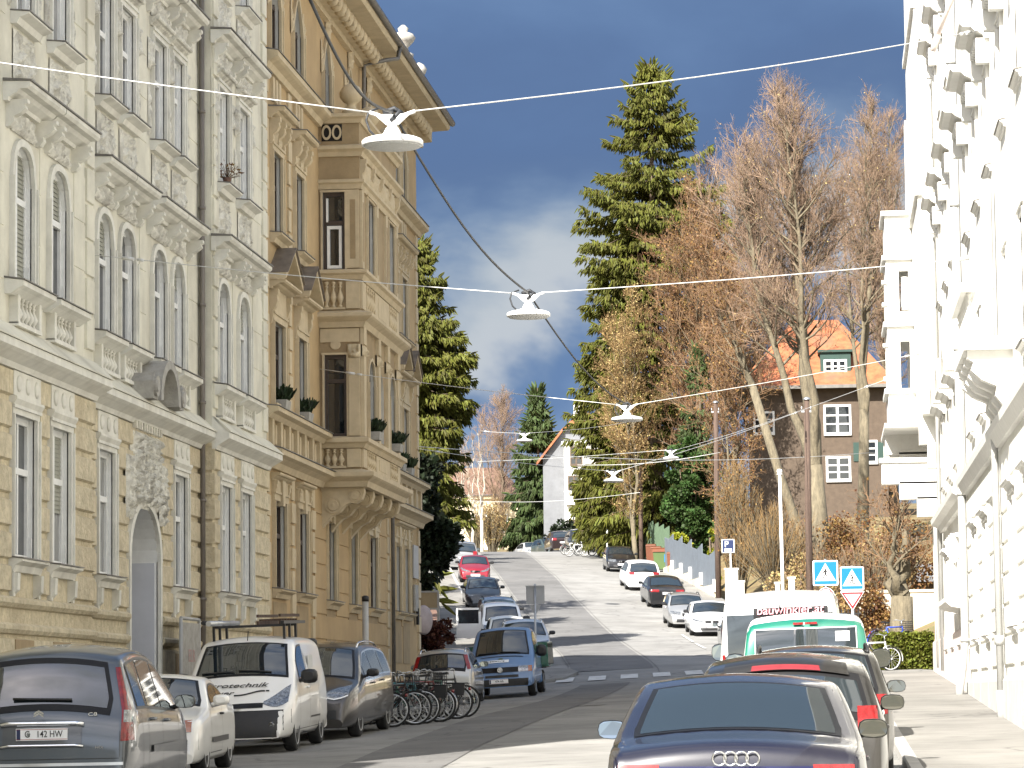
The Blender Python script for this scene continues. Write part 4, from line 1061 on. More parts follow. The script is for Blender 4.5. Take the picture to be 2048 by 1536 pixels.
def right_house_far():
    root = thing('loggia_house', 'sunlit white house with stepped corbels, oriel and pierced loggia beside the clipped hedge', 'building', (3.0, 78, .2))
    X0 = 3.02; A = fr_right(X0); bays = [70.4, 74.4, 78.2]
    rows = [(1.0,3.1,3.4,.16,'small'), (4.9,6.5,6.9,.32,'pediment'), (9.4,11.3,12.0,.42,'hood'), (13.4,15.2,15.9,.42,'hood')]
    ops = [op(y-.55,y+.55,r[0],r[1],d=.13) for y in bays for r in rows]
    mb = MB(); wall(mb, A, 66.95, 88.2, -1.5, 25, ops, 0, 0)
    for y in (66.95, 88.2): mb.face([(X0,y,-1.5),(15,y,-1.5),(15,y,25),(X0,y,25)])
    wbuild(mb, 'wall', M['white_wall'], root)
    for y in bays: bay_front(root, A, y, rows)
    mb = MB(); mb.uprism(A, [(0,3.9),(.1,3.9),(.16,4.02),(.3,4.1),(.32,4.22),(0,4.3)], 66.95, 80.2); mb.uprism(A, [(0,1.75),(.3,1.8),(.42,1.9),(.42,2.0),(0,2.1)], 69.0, 73.4)
    for i in range(5): console(mb, A, 70+i*.9, 3.4, .2, .5, .25)
    wbuild(mb, 'cornice', M['white_trim'], root)
    mb = MB()
    for k in range(7): mb.uprism(A, [(0,-1.2),(.08,-1.2),(.08,1.3),(.03,1.36),(0,1.38)], 67+k*3.0, 67+k*3.0+2.9)
    wbuild(mb, 'plinth', M['pink_plinth'], root)
    # oriel slab over the pavement
    mb = MB(); mb.box(2.58, X0, 80.2, 88.15, 6.9, 25)
    mb.box(2.50, X0, 80.1, 88.3, 12.4, 12.6); mb.box(2.50, 2.62, 80.15, 88.25, 17.2, 17.4); mb.box(2.50, 2.58, 87.4, 88.3, 13.2, 15.6)
    wbuild(mb, 'oriel', M['white_wall'], root)
    # loggia on the corner
    mb = MB(); y0, y1, xa, xb = 85.9, 88.4, 1.86, 2.56
    for (z0, z1, op0, op1) in ((6.95,12.75,None,None),):
        for y in (y0, y1):
            mb.box(xa, xa+.34, y-.02, y+.14, 6.95, 12.75)
            mb.box(xb-.10, xb, y-.02, y+.14, 6.95, 12.75)
            for z in ((6.95,7.95),(9.35,10.15),(11.25,12.75)): mb.box(xa+.34, xb-.1, y-.02, y+.14, z[0], z[1])
        for z in ((6.95,7.95),(9.35,10.15),(11.25,12.75)): mb.box(xa, xa+.14, y0+.14, y1-.02, z[0], z[1])
        for yy in (86.7, 87.5): mb.box(xa, xa+.16, yy, yy+.14, 7.95, 11.25)
    for z in (6.85, 7.95, 9.75, 11.55, 12.75): mb.box(xa-.1, xb+.02, y0-.12, y1+.12, z, z+.12)
    for z in (8.3, 9.2, 10.3, 10.9): mb.box(xa-.12, xa, y0-.1, y0+.3, z, z+.09)
    for i in range(3):
        for j in range(4): 
            s = .06; cx, cz = xa+.36+i*.12, 11.85+j*.17
            mb.prism([(cx-s,y0-.024,cz),(cx,y0-.024,cz-s),(cx+s,y0-.024,cz),(cx,y0-.024,cz+s)], [(cx-s,y0-.03,cz),(cx,y0-.03,cz-s),(cx+s,y0-.03,cz),(cx,y0-.03,cz+s)], 1)
    mb.lathe((xa+.45, y0-.02, 7.45), [(.16,0),(.16,.05),(.1,.03),(.02,.03)], 14, 0, False, (Vector((1,0,0)),Vector((0,0,1)),Vector((0,-1,0))))
    for yy in (86.1,): mb.lathe((xb-.2, yy, 10.2), [(.1,0),(.13,.25),(.09,.6),(.1,.9)], 8)
    wbuild(mb, 'loggia', [M['white_trim'], M['pipe']], root)
    mb = MB()
    for y in (85.7, 87.8):
        mb.cut()
        for k, (xa2, z0, z1) in enumerate(((1.74,6.3,6.85),(2.1,5.95,6.35),(2.45,5.6,6.0))): mb.box(xa2, X0, y, y+.5, z0, z1)
    for y in (83.2,):
        mb.cut()
        for k, (xa2, z0, z1) in enumerate(((1.58,5.35,5.9),(2.03,4.95,5.4),(2.47,4.5,5.0))): mb.box(xa2, X0, y, y+.55, z0, z1)
        mb.box(1.52, X0, y-.06, y+.6, 5.9, 6.02)
    for y in (81.0,): mb.cut(); mb.box(2.5, X0, y, y+.5, 6.2, 6.9); mb.box(2.7, X0, y, y+.5, 5.6, 6.2)
    mb.cut(); mb.box(1.68, X0, 83.2, 88.4, 6.82, 6.93)
    wbuild(mb, 'stepped_corbel', M['white_trim'], root)
    mb = MB()
    mb.tube([(2.92,80.0,20),(2.92,80.0,.5)], .055, 8); mb.tube([(2.93,83.4,4.4),(2.93,83.4,.6)], .05, 8)
    wbuild(mb, 'downpipe', M['pipe'], root)
    mb = MB(); mb.box(2.05,2.25,88.0,88.3,8.2,8.5); wbuild(mb, 'wall_lamp', M['pipe_dark'], root)
right_house_far()

# ------------------------------------------------------------------ houses on the hill
def plain_window(root, fr, uc, v, w, h, frame='white_frame', bars=2, shut=None):
    mb = MB(); t = .12
    mb.fb(fr, uc-w/2-t, uc-w/2, v-t, v+h+t, -.02, .06); mb.fb(fr, uc+w/2, uc+w/2+t, v-t, v+h+t, -.02, .06)
    mb.fb(fr, uc-w/2, uc+w/2, v+h, v+h+t, -.02, .06); mb.fb(fr, uc-w/2-t, uc+w/2+t, v-t-.06, v-.002, -.02, .12)
    for i in range(1, bars+1): 
        c = uc-w/2+w*i/(bars+1); mb.fb(fr, c-.07, c+.07, v, v+h, -.02, .045)
    for j in (1, 2): mb.fb(fr, uc-w/2, uc+w/2, v+h*j/3-.04, v+h*j/3+.04, -.02, .04)
    win = wparent(mb.build('window', M[frame]), root)
    mb = MB(); mb.face([fr(uc-w/2,v,.015), fr(uc+w/2,v,.015), fr(uc+w/2,v+h,.015), fr(uc-w/2,v+h,.015)]); mb.build('pane', M['glass'], win)
    if shut:
        mb = MB(); mb.fb(fr, uc-w/2-t-.55, uc-w/2-t, v, v+h, 0, .06); mb.fb(fr, uc+w/2+t, uc+w/2+t+.55, v, v+h, 0, .06); mb.build('shutter', M[shut], win)
def villa():
    Y = 186.0; k = Y/6400
    root = thing('villa', 'grey brown villa with orange hipped tile roof and white windows behind bare trees', 'house', (0, Y, 9))
    F = fr_front(Y); x0, x1 = -4.1, 3.9; ze = 17.9
    mb = MB(); mb.box(x0, x1, Y, Y+11, 5, ze); wbuild(mb, 'wall', M['villa'], root)
    mb = MB(); e = .7; zb = ze-.25
    a, b, c, d = (x0-e,Y-e,zb),(x1+e,Y-e,zb),(x1+e,Y+11+e,zb),(x0-e,Y+11+e,zb); r0, r1 = (-1.45,Y+5.3,22.2),(1.25,Y+5.3,22.2)
    mb.face([a,b,r1,r0]); mb.face([b,c,r1]); mb.face([c,d,r0,r1]); mb.face([d,a,r0]); mb.face([a,b,c,d], 1)
    rf = wbuild(mb, 'roof', [M['clay'], M['villa']], root)
    mb = MB(); mb.box(x0-e, x1+e, Y-e-.12, Y-e, zb-.12, zb+.08); wbuild(mb, 'gutter', M['lead'], root)
    mb = MB(); D = fr_front(Y+.6); mb.box(0.12, 1.9, Y+.6, Y+4, 17.9, 19.75); mb.box(-.02, 2.05, Y+.45, Y+4.6, 19.75, 19.9)
    dm = wbuild(mb, 'dormer', M['green_wood'], root); 
    plain_window(root, D, 1.0, 18.35, 1.1, .85, bars=2)
    mb = MB(); mb.box(-.9,-.35,Y+6.5,Y+7.1,21.0,22.7); wbuild(mb, 'chimney', M['clay_dark'], root)
    plain_window(root, F, 1.05, 15.0, 1.35, 1.5, bars=1); plain_window(root, F, 1.05, 12.3, 1.2, 1.2, bars=1); plain_window(root, F, -3.2, 15.1, 1.0, 1.1, bars=1)
    plain_window(root, F, 2.9, 13.3, .6, 1.1, bars=0, shut='green_wood')
    mb = MB(); mb.box(-4.7,-4.2,Y-.3,Y+.4,16.6,17.4); wbuild(mb, 'bay_lantern', M['green_wood'], root)
villa()
def white_house():
    Y = 264.0
    root = thing('white_house', 'white gabled house with orange roof and balcony at the top of the hill', 'house', (-20, Y, 11))
    F = fr_front(Y); xl, xr, xm, ze, zr = -22.9, -16.6, -19.9, 19.6, 23.6
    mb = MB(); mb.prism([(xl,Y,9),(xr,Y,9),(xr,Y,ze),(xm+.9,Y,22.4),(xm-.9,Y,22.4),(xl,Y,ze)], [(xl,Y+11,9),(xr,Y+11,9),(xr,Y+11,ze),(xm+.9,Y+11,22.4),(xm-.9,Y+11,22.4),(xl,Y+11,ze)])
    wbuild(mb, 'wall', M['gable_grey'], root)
    mb = MB(); o = .5
    L0, R0 = (xl-o,Y-o,ze-.35), (xr+o,Y-o,ze-.35); L1, R1 = (xl-o,Y+11.5,ze-.35), (xr+o,Y+11.5,ze-.35)
    hl, hr = (xm-1.3,Y-o,22.05), (xm+1.3,Y-o,22.05); rf, rb = (xm,Y+1.9,zr), (xm,Y+11.5,zr)
    mb.face([L0,hl,rf,rb,L1]); mb.face([R0,R1,rb,rf,hr]); mb.face([hl,hr,rf])
    mb.prism([L0,hl,(hl[0],hl[1],hl[2]-.25),(L0[0],L0[1],L0[2]-.25)], [(p[0],p[1]+.2,p[2]) for p in (L0,hl,(hl[0],hl[1],hl[2]-.25),(L0[0],L0[1],L0[2]-.25))])
    wbuild(mb, 'roof', M['clay'], root)
    mb = MB(); mb.box(xm-.7,xm+.1,Y+4,Y+5,22.5,24.4); wbuild(mb, 'chimney', M['villa_white'], root)
    mb = MB(); mb.prism([(-21.0,Y-1.6,9.2),(-17,Y-1.6,9.2),(-17,Y-1.6,20.6),(-21.0,Y-1.6,20.6)], [(-21.0,Y-.02,9.2),(-17,Y-.02,9.2),(-17,Y-.02,20.6),(-21.0,Y-.02,20.6)])
    mb.box(-21.2,-16.9,Y-1.8,Y-.02,20.6,20.85)
    wbuild(mb, 'bay', M['villa_white'], root)
    G = fr_front(Y-1.6)
    for uc, v in ((-20.2,16.6),(-18.6,16.6),(-20.2,13.0),(-18.6,13.0),(-20.0,19.0)): plain_window(root, G, uc, v, .8, 1.3, 'villa', 1)
    mb = MB(); mb.box(-20.9,-18.0,Y-2.7,Y-1.6,15.6,15.8)
    for i in range(13): mb.box(-20.88+i*.235,-20.78+i*.235,Y-2.7,Y-2.64,15.8,16.6)
    mb.box(-20.95,-17.95,Y-2.74,Y-2.6,16.6,16.7); wbuild(mb, 'balcony', M['villa_white'], root)
white_house()
def yellow_house():
    Y = 302.0
    root = thing('yellow_house', 'sunlit pale yellow house behind birches at the head of the street', 'house', (-35, Y, 13))
    F = fr_front(Y)
    mb = MB(); mb.box(-42, -28.6, Y, Y+10, 8, 19.0); mb.box(-42.3,-28.3,Y-.3,Y,18.7,19.0)
    wbuild(mb, 'wall', M['house_yellow'], root)
    mb = MB(); mb.face([(-42.6,Y-.6,19.05),(-28,Y-.6,19.05),(-31,Y+5,22.0),(-39.6,Y+5,22.0)]); mb.face([(-28,Y-.6,19.05),(-28,Y+10.6,19.05),(-31,Y+5,22)]); wbuild(mb, 'roof', M['clay_dark'], root)
    for uc in (-34.4, -32.2, -30.2): plain_window(root, F, uc, 15.6, 1.0, 1.5, 'white_frame', 1)
    mb = MB(); o = op(-34.0,-31.6,11.5,14.4,'round',1.2); A1, B1 = curve(o,14), curve(o,14,grow=.35)
    for i in range(14): mb.fprism(F, [A1[i],A1[i+1],B1[i+1],B1[i]], 0, .15)
    wbuild(mb, 'arch_trim', M['villa_white'], root)
yellow_house()
# ------------------------------------------------------------------ cars
def chaikin(p, n=2):
    for _ in range(n):
        q = [p[0]]
        for (a, b), (c, d) in zip(p, p[1:]): q += [(a*.75+c*.25, b*.75+d*.25), (a*.25+c*.75, b*.25+d*.75)]
        p = q+[p[-1]]
    return p
class Car:
    def __init__(s, S):
        s.S = S; s.L = S['L']; s.W = S['W']; s.z0 = S.get('z0', .2)
        t = chaikin(S['top'], 2); s.top = [t[0]]
        for p in t[1:]:
            if p[0] > s.top[-1][0]+1e-4: s.top.append(p)
        s.belt = S['belt']; s.tumble = S.get('tumble', .36); s.crown = S.get('crown', .06); s.rc = S.get('rc', .11)
    def zt(s, y): return lerp_tab(s.top, y)
    def zb(s, y): return lerp_tab(s.belt, y)
    def plan(s, y):
        S = s.S; f, fl = S.get('front', (.20, .9)); r, rl = S.get('rear', (.10, .6))
        a = max(0, 1-(s.L-y)/fl); b = max(0, 1-y/rl)
        return s.W/2*(1-f*a**2.6-r*b**2.4)
    def shape(s, y):
        T = s.zt(y); h = s.plan(y); z0 = s.z0 if T > s.z0+.12 else T-.12
        c = min(s.crown, .25*(T-z0)); zs = min(s.zb(y), T-c-.03); zs = max(zs, z0+.3*(T-z0))
        we = .975*h - s.tumble*max(0, T-c-zs); r = min(s.rc, .45*max(.02, T-c-z0), .5*we)
        return T, h, z0, c, zs, we, r
    def side(s, y):
        T, h, z0, c, zs, we, r = s.shape(y); d = zs-z0
        return [(z0,.90*h),(z0+.10*d,.965*h),(z0+.32*d,.995*h),(z0+.58*d,h),(z0+.82*d,.992*h),(zs,.975*h)]
    def section(s, y):
        T, h, z0, c, zs, we, r = s.shape(y)
        P = [(0,z0),(.5*h,z0)] + [(w,z) for z, w in s.side(y)]
        zc = T-c-r
        if zc > zs+.02:
            wz = lambda z: .975*h - s.tumble*(z-zs)
            P += [(wz(zs+(zc-zs)*k), zs+(zc-zs)*k) for k in (.33,.66,1)]
            x0 = wz(zc)
        else:
            P += [(.975*h-.002*k, zs+.001*k) for k in (1,2,3)]; x0 = .975*h; zc = zs+.003
        r2 = min(r, x0*.5)
        for a in (22,45,68,90):
            P.append((x0-r2*(1-math.cos(rad(a))), zc+(T-c-zc)*math.sin(rad(a))))
        xi = x0-r2
        P += [(xi*k, T-c*(k*k)) for k in (.8,.55,.28,0)]
        s._xi = xi
        return P
    def hw(s, y, z):
        P = s.section(y); best = 0
        if z >= P[-1][1] or z <= P[0][1]: return 0
        for (x1, a), (x2, b) in zip(P[1:], P[2:]):
            if (a <= z <= b) and b > a: best = max(best, x1+(x2-x1)*(z-a)/(b-a))
        return best
    def topz(s, y, x):
        P = s.section(y); T = P[-1][1]; c = s.shape(y)[3]; return T-c*min(1.2, abs(x)/s._xi)**2
    def end_y(s, x, z, front=True):
        x = abs(x); lo, hi = (s.L*.5, s.L) if front else (s.L*.5, 0.0)
        for _ in range(22):
            m = (lo+hi)/2
            if s.hw(m, z) >= x: lo = m
            else: hi = m
        return lo
    # ---- patches lying on the body skin
    def p_side(s, sg, cols, off, mb, m=0, nz=4):
        P = []
        for y, a, b in cols: P.append([(sg*(s.hw(y, a+(b-a)*j/nz)+off), y-s.L/2, a+(b-a)*j/nz) for j in range(nz+1)])
        mb.grid(P, m, True)
    def p_top(s, y0, y1, inset, off, mb, ny=10, nx=8, k0=-1, k1=1, m=0):
        P = []
        ys = [y0+(y1-y0)*i/ny for i in range(ny+1)]
        for y in ys:
            s.section(y); xi = s._xi-inset; dz = (s.zt(y+.02)-s.zt(y-.02))/.04; n = math.hypot(1, dz)
            P.append([(xi*(k0+(k1-k0)*j/nx), y-s.L/2-off*dz/n, s.topz(y, xi*(k0+(k1-k0)*j/nx))+off/n) for j in range(nx+1)])
        mb.grid(P, m, True)
    def p_end(s, cols, off, mb, front=True, m=0, nz=4):
        P = []; sg = 1 if front else -1
        for x, a, b in cols: P.append([(x, s.end_y(x, a+(b-a)*j/nz, front)-s.L/2+sg*off, a+(b-a)*j/nz) for j in range(nz+1)])
        mb.grid(P, m, True)
    def body(s):
        me = MB(); ys = [p[0] for p in s.top]
        extra = []
        for a, b in zip(ys, ys[1:]):
            n = int((b-a)/.16)
            extra += [a+(b-a)*i/(n+1) for i in range(1, n+1)]
        ys = sorted(ys+extra); n0 = None; N = 0
        for y in ys:
            P = s.section(y); ring = [(x, y-s.L/2, z) for x, z in P] + [(-x, y-s.L/2, z) for x, z in P[-2:0:-1]]
            n = me.add(ring); N = len(ring)
            if n0 is not None:
                for j in range(N):
                    me.f.append((n0+j, n0+(j+1)%N, n+(j+1)%N, n+j)); me.m.append(0); me.s.append(True)
            else: first = n
            n0 = n
        me.f.append(tuple(first+j for j in range(N))); me.m.append(0); me.s.append(False)
        me.f.append(tuple(n0+j for j in range(N-1,-1,-1))); me.m.append(0); me.s.append(False)
        return me
def cut_arches(ob, car, wr, axles, dark):
    cb = MB(); R = wr+.055
    for ya in axles:
        for sg in (-1, 1):
            x0, x1 = car.W/2-.30, car.W/2+.25; n = 28
            A = [(sg*x0, ya-car.L/2+R*math.cos(2*math.pi*i/n), wr+.01+R*math.sin(2*math.pi*i/n)) for i in range(n)]
            B = [(sg*x1, a[1], a[2]) for a in A]
            if sg > 0: A, B = B, A
            cb.prism(A, B, 0, True)
    cut = cb.build('arch_cutter', dark)
    for o in (ob, cut):
        bm = bmesh.new(); bm.from_mesh(o.data); bmesh.ops.remove_doubles(bm, verts=bm.verts, dist=1e-5); bmesh.ops.recalc_face_normals(bm, faces=bm.faces); bm.to_mesh(o.data); bm.free()
    md = ob.modifiers.new('b', 'BOOLEAN'); md.operation = 'DIFFERENCE'; md.object = cut; md.solver = 'EXACT'
    try: md.material_mode = 'TRANSFER'
    except Exception: pass
    dg = bpy.context.evaluated_depsgraph_get(); dg.update()
    me = bpy.data.meshes.new_from_object(ob.evaluated_get(dg)); ob.modifiers.clear(); old = ob.data; ob.data = me
    bpy.data.meshes.remove(old); cm = cut.data; bpy.data.objects.remove(cut); bpy.data.meshes.remove(cm)
WHEELS = {}
def wheel(root, loc, wr, kind, sg):
    key = (round(wr,3), kind)
    if key not in WHEELS:
        ax = (Vector((0,1,0)), Vector((0,0,1)), Vector((1,0,0)))
        t = MB(); w = .105
        t.lathe((0,0,0), [(wr*.66,-w),(wr*.9,-w),(wr*.985,-w*.78),(wr,-w*.4),(wr,w*.4),(wr*.985,w*.78),(wr*.9,w),(wr*.66,w*.92)], 30, 0, True, ax)
        r = MB(); rr = wr*.67
        if kind == 'steel':
            r.lathe((0,0,0), [(rr,-.06),(rr*1.03,w*.96),(rr*.96,w),(rr*.9,w*.7),(rr*.5,w*.72),(rr*.42,w*.9),(.02,w*.92)], 30, 0, True, ax)
            for i in range(8): 
                a = 2*math.pi*i/8; c = Vector((w*.725, rr*.72*math.cos(a), rr*.72*math.sin(a))); r.lathe(c, [(.022,0),(.02,.004)], 8, 1, False, ax)
        else:
            n = {'five':5,'ten':10,'seven':7}[kind]
            r.lathe((0,0,0), [(rr,-.06),(rr*1.03,w*.96),(rr*.96,w),(rr*.90,w*.55)], 30, 0, True, ax)
            r.lathe((0,0,0), [(rr*.93,w*.2),(rr*.9,w*.22),(.02,w*.22)], 24, 1, True, ax)
            r.lathe((0,0,0), [(rr*.26,w*.2),(rr*.24,w*.9),(.02,w*.95)], 16, 0, True, ax)
            for i in range(n):
                a = 2*math.pi*i/n; d = Vector((0,math.cos(a),math.sin(a))); e = Vector((0,-math.sin(a),math.cos(a))); X = Vector((1,0,0))
                h0, h1 = rr*(.13 if n < 8 else .075), rr*(.19 if n < 8 else .07)
                P = []
                for z0, z1 in ((w*.45,w*.5),(w*.86,w*.80)):
                    P += [d*rr*.15-e*h0+X*z0, d*rr*.15+e*h0+X*z0, d*rr*.93+e*h1+X*z1, d*rr*.93-e*h1+X*z1]
                r.hexa(P, 0)
        to = t.build('tyre', M['rubber']); ro = r.build('rim', [M['alloy'], M['black']])
        WHEELS[key] = (to.data, ro.data); bpy.data.objects.remove(to); bpy.data.objects.remove(ro)
    td, rd = WHEELS[key]
    o = bpy.data.objects.new('wheel', td); COL.objects.link(o); o.parent = root; o.location = loc
    if sg < 0: o.rotation_euler = (0, 0, math.pi)
    r = bpy.data.objects.new('rim', rd); COL.objects.link(r); r.parent = o
    return o
def text_mesh(name, txt, size, m, parent, loc, rot, align='CENTER', ext=.002, shear=0.0, sx=1.0):
    cu = bpy.data.curves.new(name, 'FONT'); cu.body = txt; cu.size = size; cu.align_x = align; cu.align_y = 'CENTER'; cu.extrude = ext; cu.shear = shear; cu.offset = .004*size
    t = bpy.data.objects.new(name, cu); COL.objects.link(t)
    dg = bpy.context.evaluated_depsgraph_get(); dg.update()
    me = bpy.data.meshes.new_from_object(t.evaluated_get(dg)); bpy.data.objects.remove(t)
    me.materials.clear(); me.materials.append(m)
    o = bpy.data.objects.new(name, me); COL.objects.link(o); o.parent = parent; o.location = loc; o.rotation_euler = rot; o.scale = (sx,1,1)
    return o
def plate(root, car, z, front, text=None, x=0.0, back=.018):
    y = car.end_y(x, z, front)-car.L/2; s = 1 if front else -1
    zc = z; yb = max((car.end_y(0.2, z+.05, front)-car.L/2)*s, y*s)*s + s*back
    mb = MB(); mb.box(x-.26, x+.26, min(yb, yb-s*.06), max(yb, yb-s*.06), zc-.06, zc+.06, 0)
    f = yb+s*.0012
    xs = 1 if not front else -1
    for a, b, c, d, m in ((x-xs*.255, x-xs*.215, zc-.055, zc+.055, 1), (x-.26,x+.26,zc+.047,zc+.052,2), (x-.26,x+.26,zc-.052,zc-.047,2)):
        mb.face([(a,f,c),(b,f,c),(b,f,d),(a,f,d)], m)
    p = mb.build('number_plate', [M['white_film'], M['navy_sign'], M['red_sign']], root)
    if text:
        text_mesh('plate_lettering', text, .094, M['black'], p, (x+xs*.02, f+s*.001, zc), (rad(90), 0, math.pi if front else 0), sx=.80)
    return p
def make_car(name, S, loc, yaw, label, cat, colour, group='cars parked along the street'):
    """front of the car points along local +Y"""
    car = Car(S); Ln, W = car.L, car.W
    y0 = loc[1]; g0 = road_z(loc[0], loc[1])
    dy = 1.4; pit = math.atan2(road_z(loc[0]-math.sin(yaw)*dy, loc[1]+math.cos(yaw)*dy) - road_z(loc[0]+math.sin(yaw)*dy, loc[1]-math.cos(yaw)*dy), 2*dy)
    rol = math.atan2(road_z(loc[0]+math.cos(yaw)*.7, loc[1]+math.sin(yaw)*.7)-road_z(loc[0]-math.cos(yaw)*.7, loc[1]-math.sin(yaw)*.7), 1.4)
    root = thing(name, label, cat, (loc[0], loc[1], g0+.02), 0, group)
    root.rotation_euler = (Matrix.Rotation(yaw,3,'Z') @ Matrix.Rotation(pit,3,'X') @ Matrix.Rotation(-rol,3,'Y')).to_euler()
    wr = S.get('wr', .315); ax = S['axles']; near = S.get('near', True)
    b = car.body().build('body', [colour, M['black']], root)
    cut_arches(b, car, wr, ax, M['black'])
    wk = S.get('wheel', 'ten')
    for ya in ax:
        for sg in (-1, 1): wheel(root, (sg*(W/2-.125), ya-Ln/2, wr), wr, wk, sg)
    def patch(nm, f, m, parent=root):
        mb = MB(); f(mb); return mb.build(nm, M[m] if isinstance(m, str) else m, parent)
    # glazing
    def glass(nm, y0, y1, inset):
        pg = patch(nm, lambda mb: car.p_top(y0, y1, inset, .009, mb, ny=12), 'carglass')
        e = .045*(1 if y1 > y0 else -1); patch('seal', lambda mb: car.p_top(y0-e, y1+e, inset-.045, .005, mb, ny=12), 'black_gloss', pg)
        return pg
    wsx = S.get('inset', .05)
    ws = glass('windshield', *S['ws'], wsx)
    if S.get('rw'): rw = glass('rear_window', *S['rw'], S.get('rinset', wsx))
    # side glazing from pillar to pillar
    for sg in (-1, 1):
        for i, (a, b2) in enumerate(S['sides']):
            cols = []
            for k in range(9):
                y = a+(b2-a)*k/8; T, h, z0, c, zs, we, r = car.shape(y)
                hi = T-c-r*.75-.03; lo = car.zb(y)+.035
                if hi-lo < .02: hi = lo+.02
                cols.append((y, lo, hi))
            sw = patch('side_window', lambda mb: car.p_side(sg, cols, .008, mb), 'carglass')
            big = [(a-.04 if i == 0 else a-.035, cols[0][1]-.03, cols[0][2]+.03)]+[(y, l-.03, h2+.028) for y, l, h2 in cols]+[(b2+.04, cols[-1][1]-.03, max(cols[-1][2]+.03, cols[-1][1]))]
            patch('seal', lambda mb: car.p_side(sg, big, .004, mb), S.get('sealmat', 'black_gloss'), sw)
        # door gaps, handles, rub strip
        mb = MB()
        for y in S.get('gaps', []):
            zb = car.zb(y)-.0; car.p_side(sg, [(y-.006, car.z0+.1, zb), (y+.006, car.z0+.1, zb)], .0025, mb, 0, 8)
        if S.get('gaps'):
            g = sorted(S['gaps']); car.p_side(sg, [(y, car.z0+.1, car.z0+.112) for y in [g[0]+(g[-1]-g[0])*k/10 for k in range(11)]], .0025, mb, 0, 1)
            mb.build('door_gap', M['black'], root)
        if S.get('rub'):
            z = S['rub']; a, b2 = ax[0]+.45, ax[1]-.45
            patch('rub_strip', lambda mb: car.p_side(sg, [(a+(b2-a)*k/10, z, z+.075) for k in range(11)], .02, mb), S.get('rubmat', colour))
        for y in S.get('handles', []):
            z = car.zb(y)-.10; x = car.hw(y, z)
            mb = MB(); mb.tube([(sg*(x-.01),y-.11-Ln/2,z),(sg*(x+.03),y-.08-Ln/2,z),(sg*(x+.032),y+.07-Ln/2,z),(sg*(x-.01),y+.1-Ln/2,z)], .018, 6); mb.build('door_handle', S.get('handlemat', colour), root)
        if S.get('mirror'):
            ym, mm = S['mirror'][0], S['mirror'][1]; z = car.zb(ym)+.09; x = car.hw(ym, car.zb(ym)+.02); big = S.get('bigmirror', 1.0)
            mb = MB(); Mx = Matrix.Translation((sg*(x+.13*big), ym-Ln/2, z+.02*big))
            n = 12; P = []
            for i, (q, yy) in enumerate(((.55,.085),(.9,.05),(1.0,.0),(1.0,-.06),(.97,-.075))):
                P.append([Mx @ Vector((.115*big*q*abs(math.cos(t))**.7*(1 if math.cos(t)>0 else -1), yy, .075*S.get('mirh',1.0)*big*q*abs(math.sin(t))**.7*(1 if math.sin(t)>0 else -1))) for t in [2*math.pi*k/n for k in range(n+1)]])
            mb.grid(P, 0, True); mb.face([p for p in P[0][:-1]], 0, True)
            mb.tube([(sg*(x-.02), ym-Ln/2, z-.05), (sg*(x+.06), ym-Ln/2, z-.02)], .03, 6)
            mo = mb.build('side_mirror', mm if not isinstance(mm, str) else M[mm], root)
            gl = MB(); tl_ = .45 if sg < 0 else .05; gl.face([Mx @ Vector((.108*big*abs(math.cos(t))**.7*(1 if math.cos(t)>0 else -1), -.080-.03*tl_+.02*tl_*math.sin(t), .068*S.get('mirh',1.0)*big*abs(math.sin(t))**.7*(1 if math.sin(t)>0 else -1))) for t in [2*math.pi*k/n for k in range(n)]]); gl.build('mirror_glass', M['mirror'], mo)
    # lamps
    for cols, m in S.get('head', []):
        for sg in (-1, 1):
            h = patch('headlight', lambda mb: car.p_end([(sg*x, a, b2) for x, a, b2 in cols], .012, mb, True), m)
    for cols, m in S.get('tail', []):
        for sg in (-1, 1): patch('taillight', lambda mb: car.p_end([(sg*x, a, b2) for x, a, b2 in cols], .012, mb, False), m)
    for cols, m in S.get('tailside', []):
        for sg in (-1, 1): patch('taillight', lambda mb: car.p_side(sg, cols, .012, mb), m)
    for nm, cols, m, fr in S.get('ends', []):
        patch(nm, lambda mb: car.p_end(cols, .010, mb, fr), m)
    if S.get('rails'):
        a, b2, m = S['rails']
        for sg in (-1, 1):
            P = []
            for k in range(9):
                y = a+(b2-a)*k/8; car.section(y); x = sg*(car._xi+.01); P.append((x, y-Ln/2, car.topz(y, x)+(.055 if 0 < k < 8 else .0)))
            mb = MB(); mb.tube(P, .02, 6); mb.build('roof_rail', M[m], root)
    if S.get('wiper'):
        y = S['wiper']
        mb = MB()
        for x in (-.5, .12):
            P = [(x+.55*k/4, y-Ln/2-.02*k/4, car.topz(y-.02*k/4, x+.55*k/4)+.03) for k in range(5)]; mb.tube(P, .012, 4)
        mb.build('wiper', M['black'], root)
    if S.get('antenna'):
        y = S['antenna']; z = car.zt(y); mb = MB(); mb.tube([(0,y-Ln/2,z-.01),(0,y-.12-Ln/2,z+.16)], .008, 5); mb.build('antenna', M['black'], root)
    return root, car
def lin_cols(x0, x1, z0, z1, n=10, dz=0.0): return [(x0+(x1-x0)*i/n, z0+dz*i/n, z1+dz*i/n) for i in range(n+1)]
BLK = 'black'
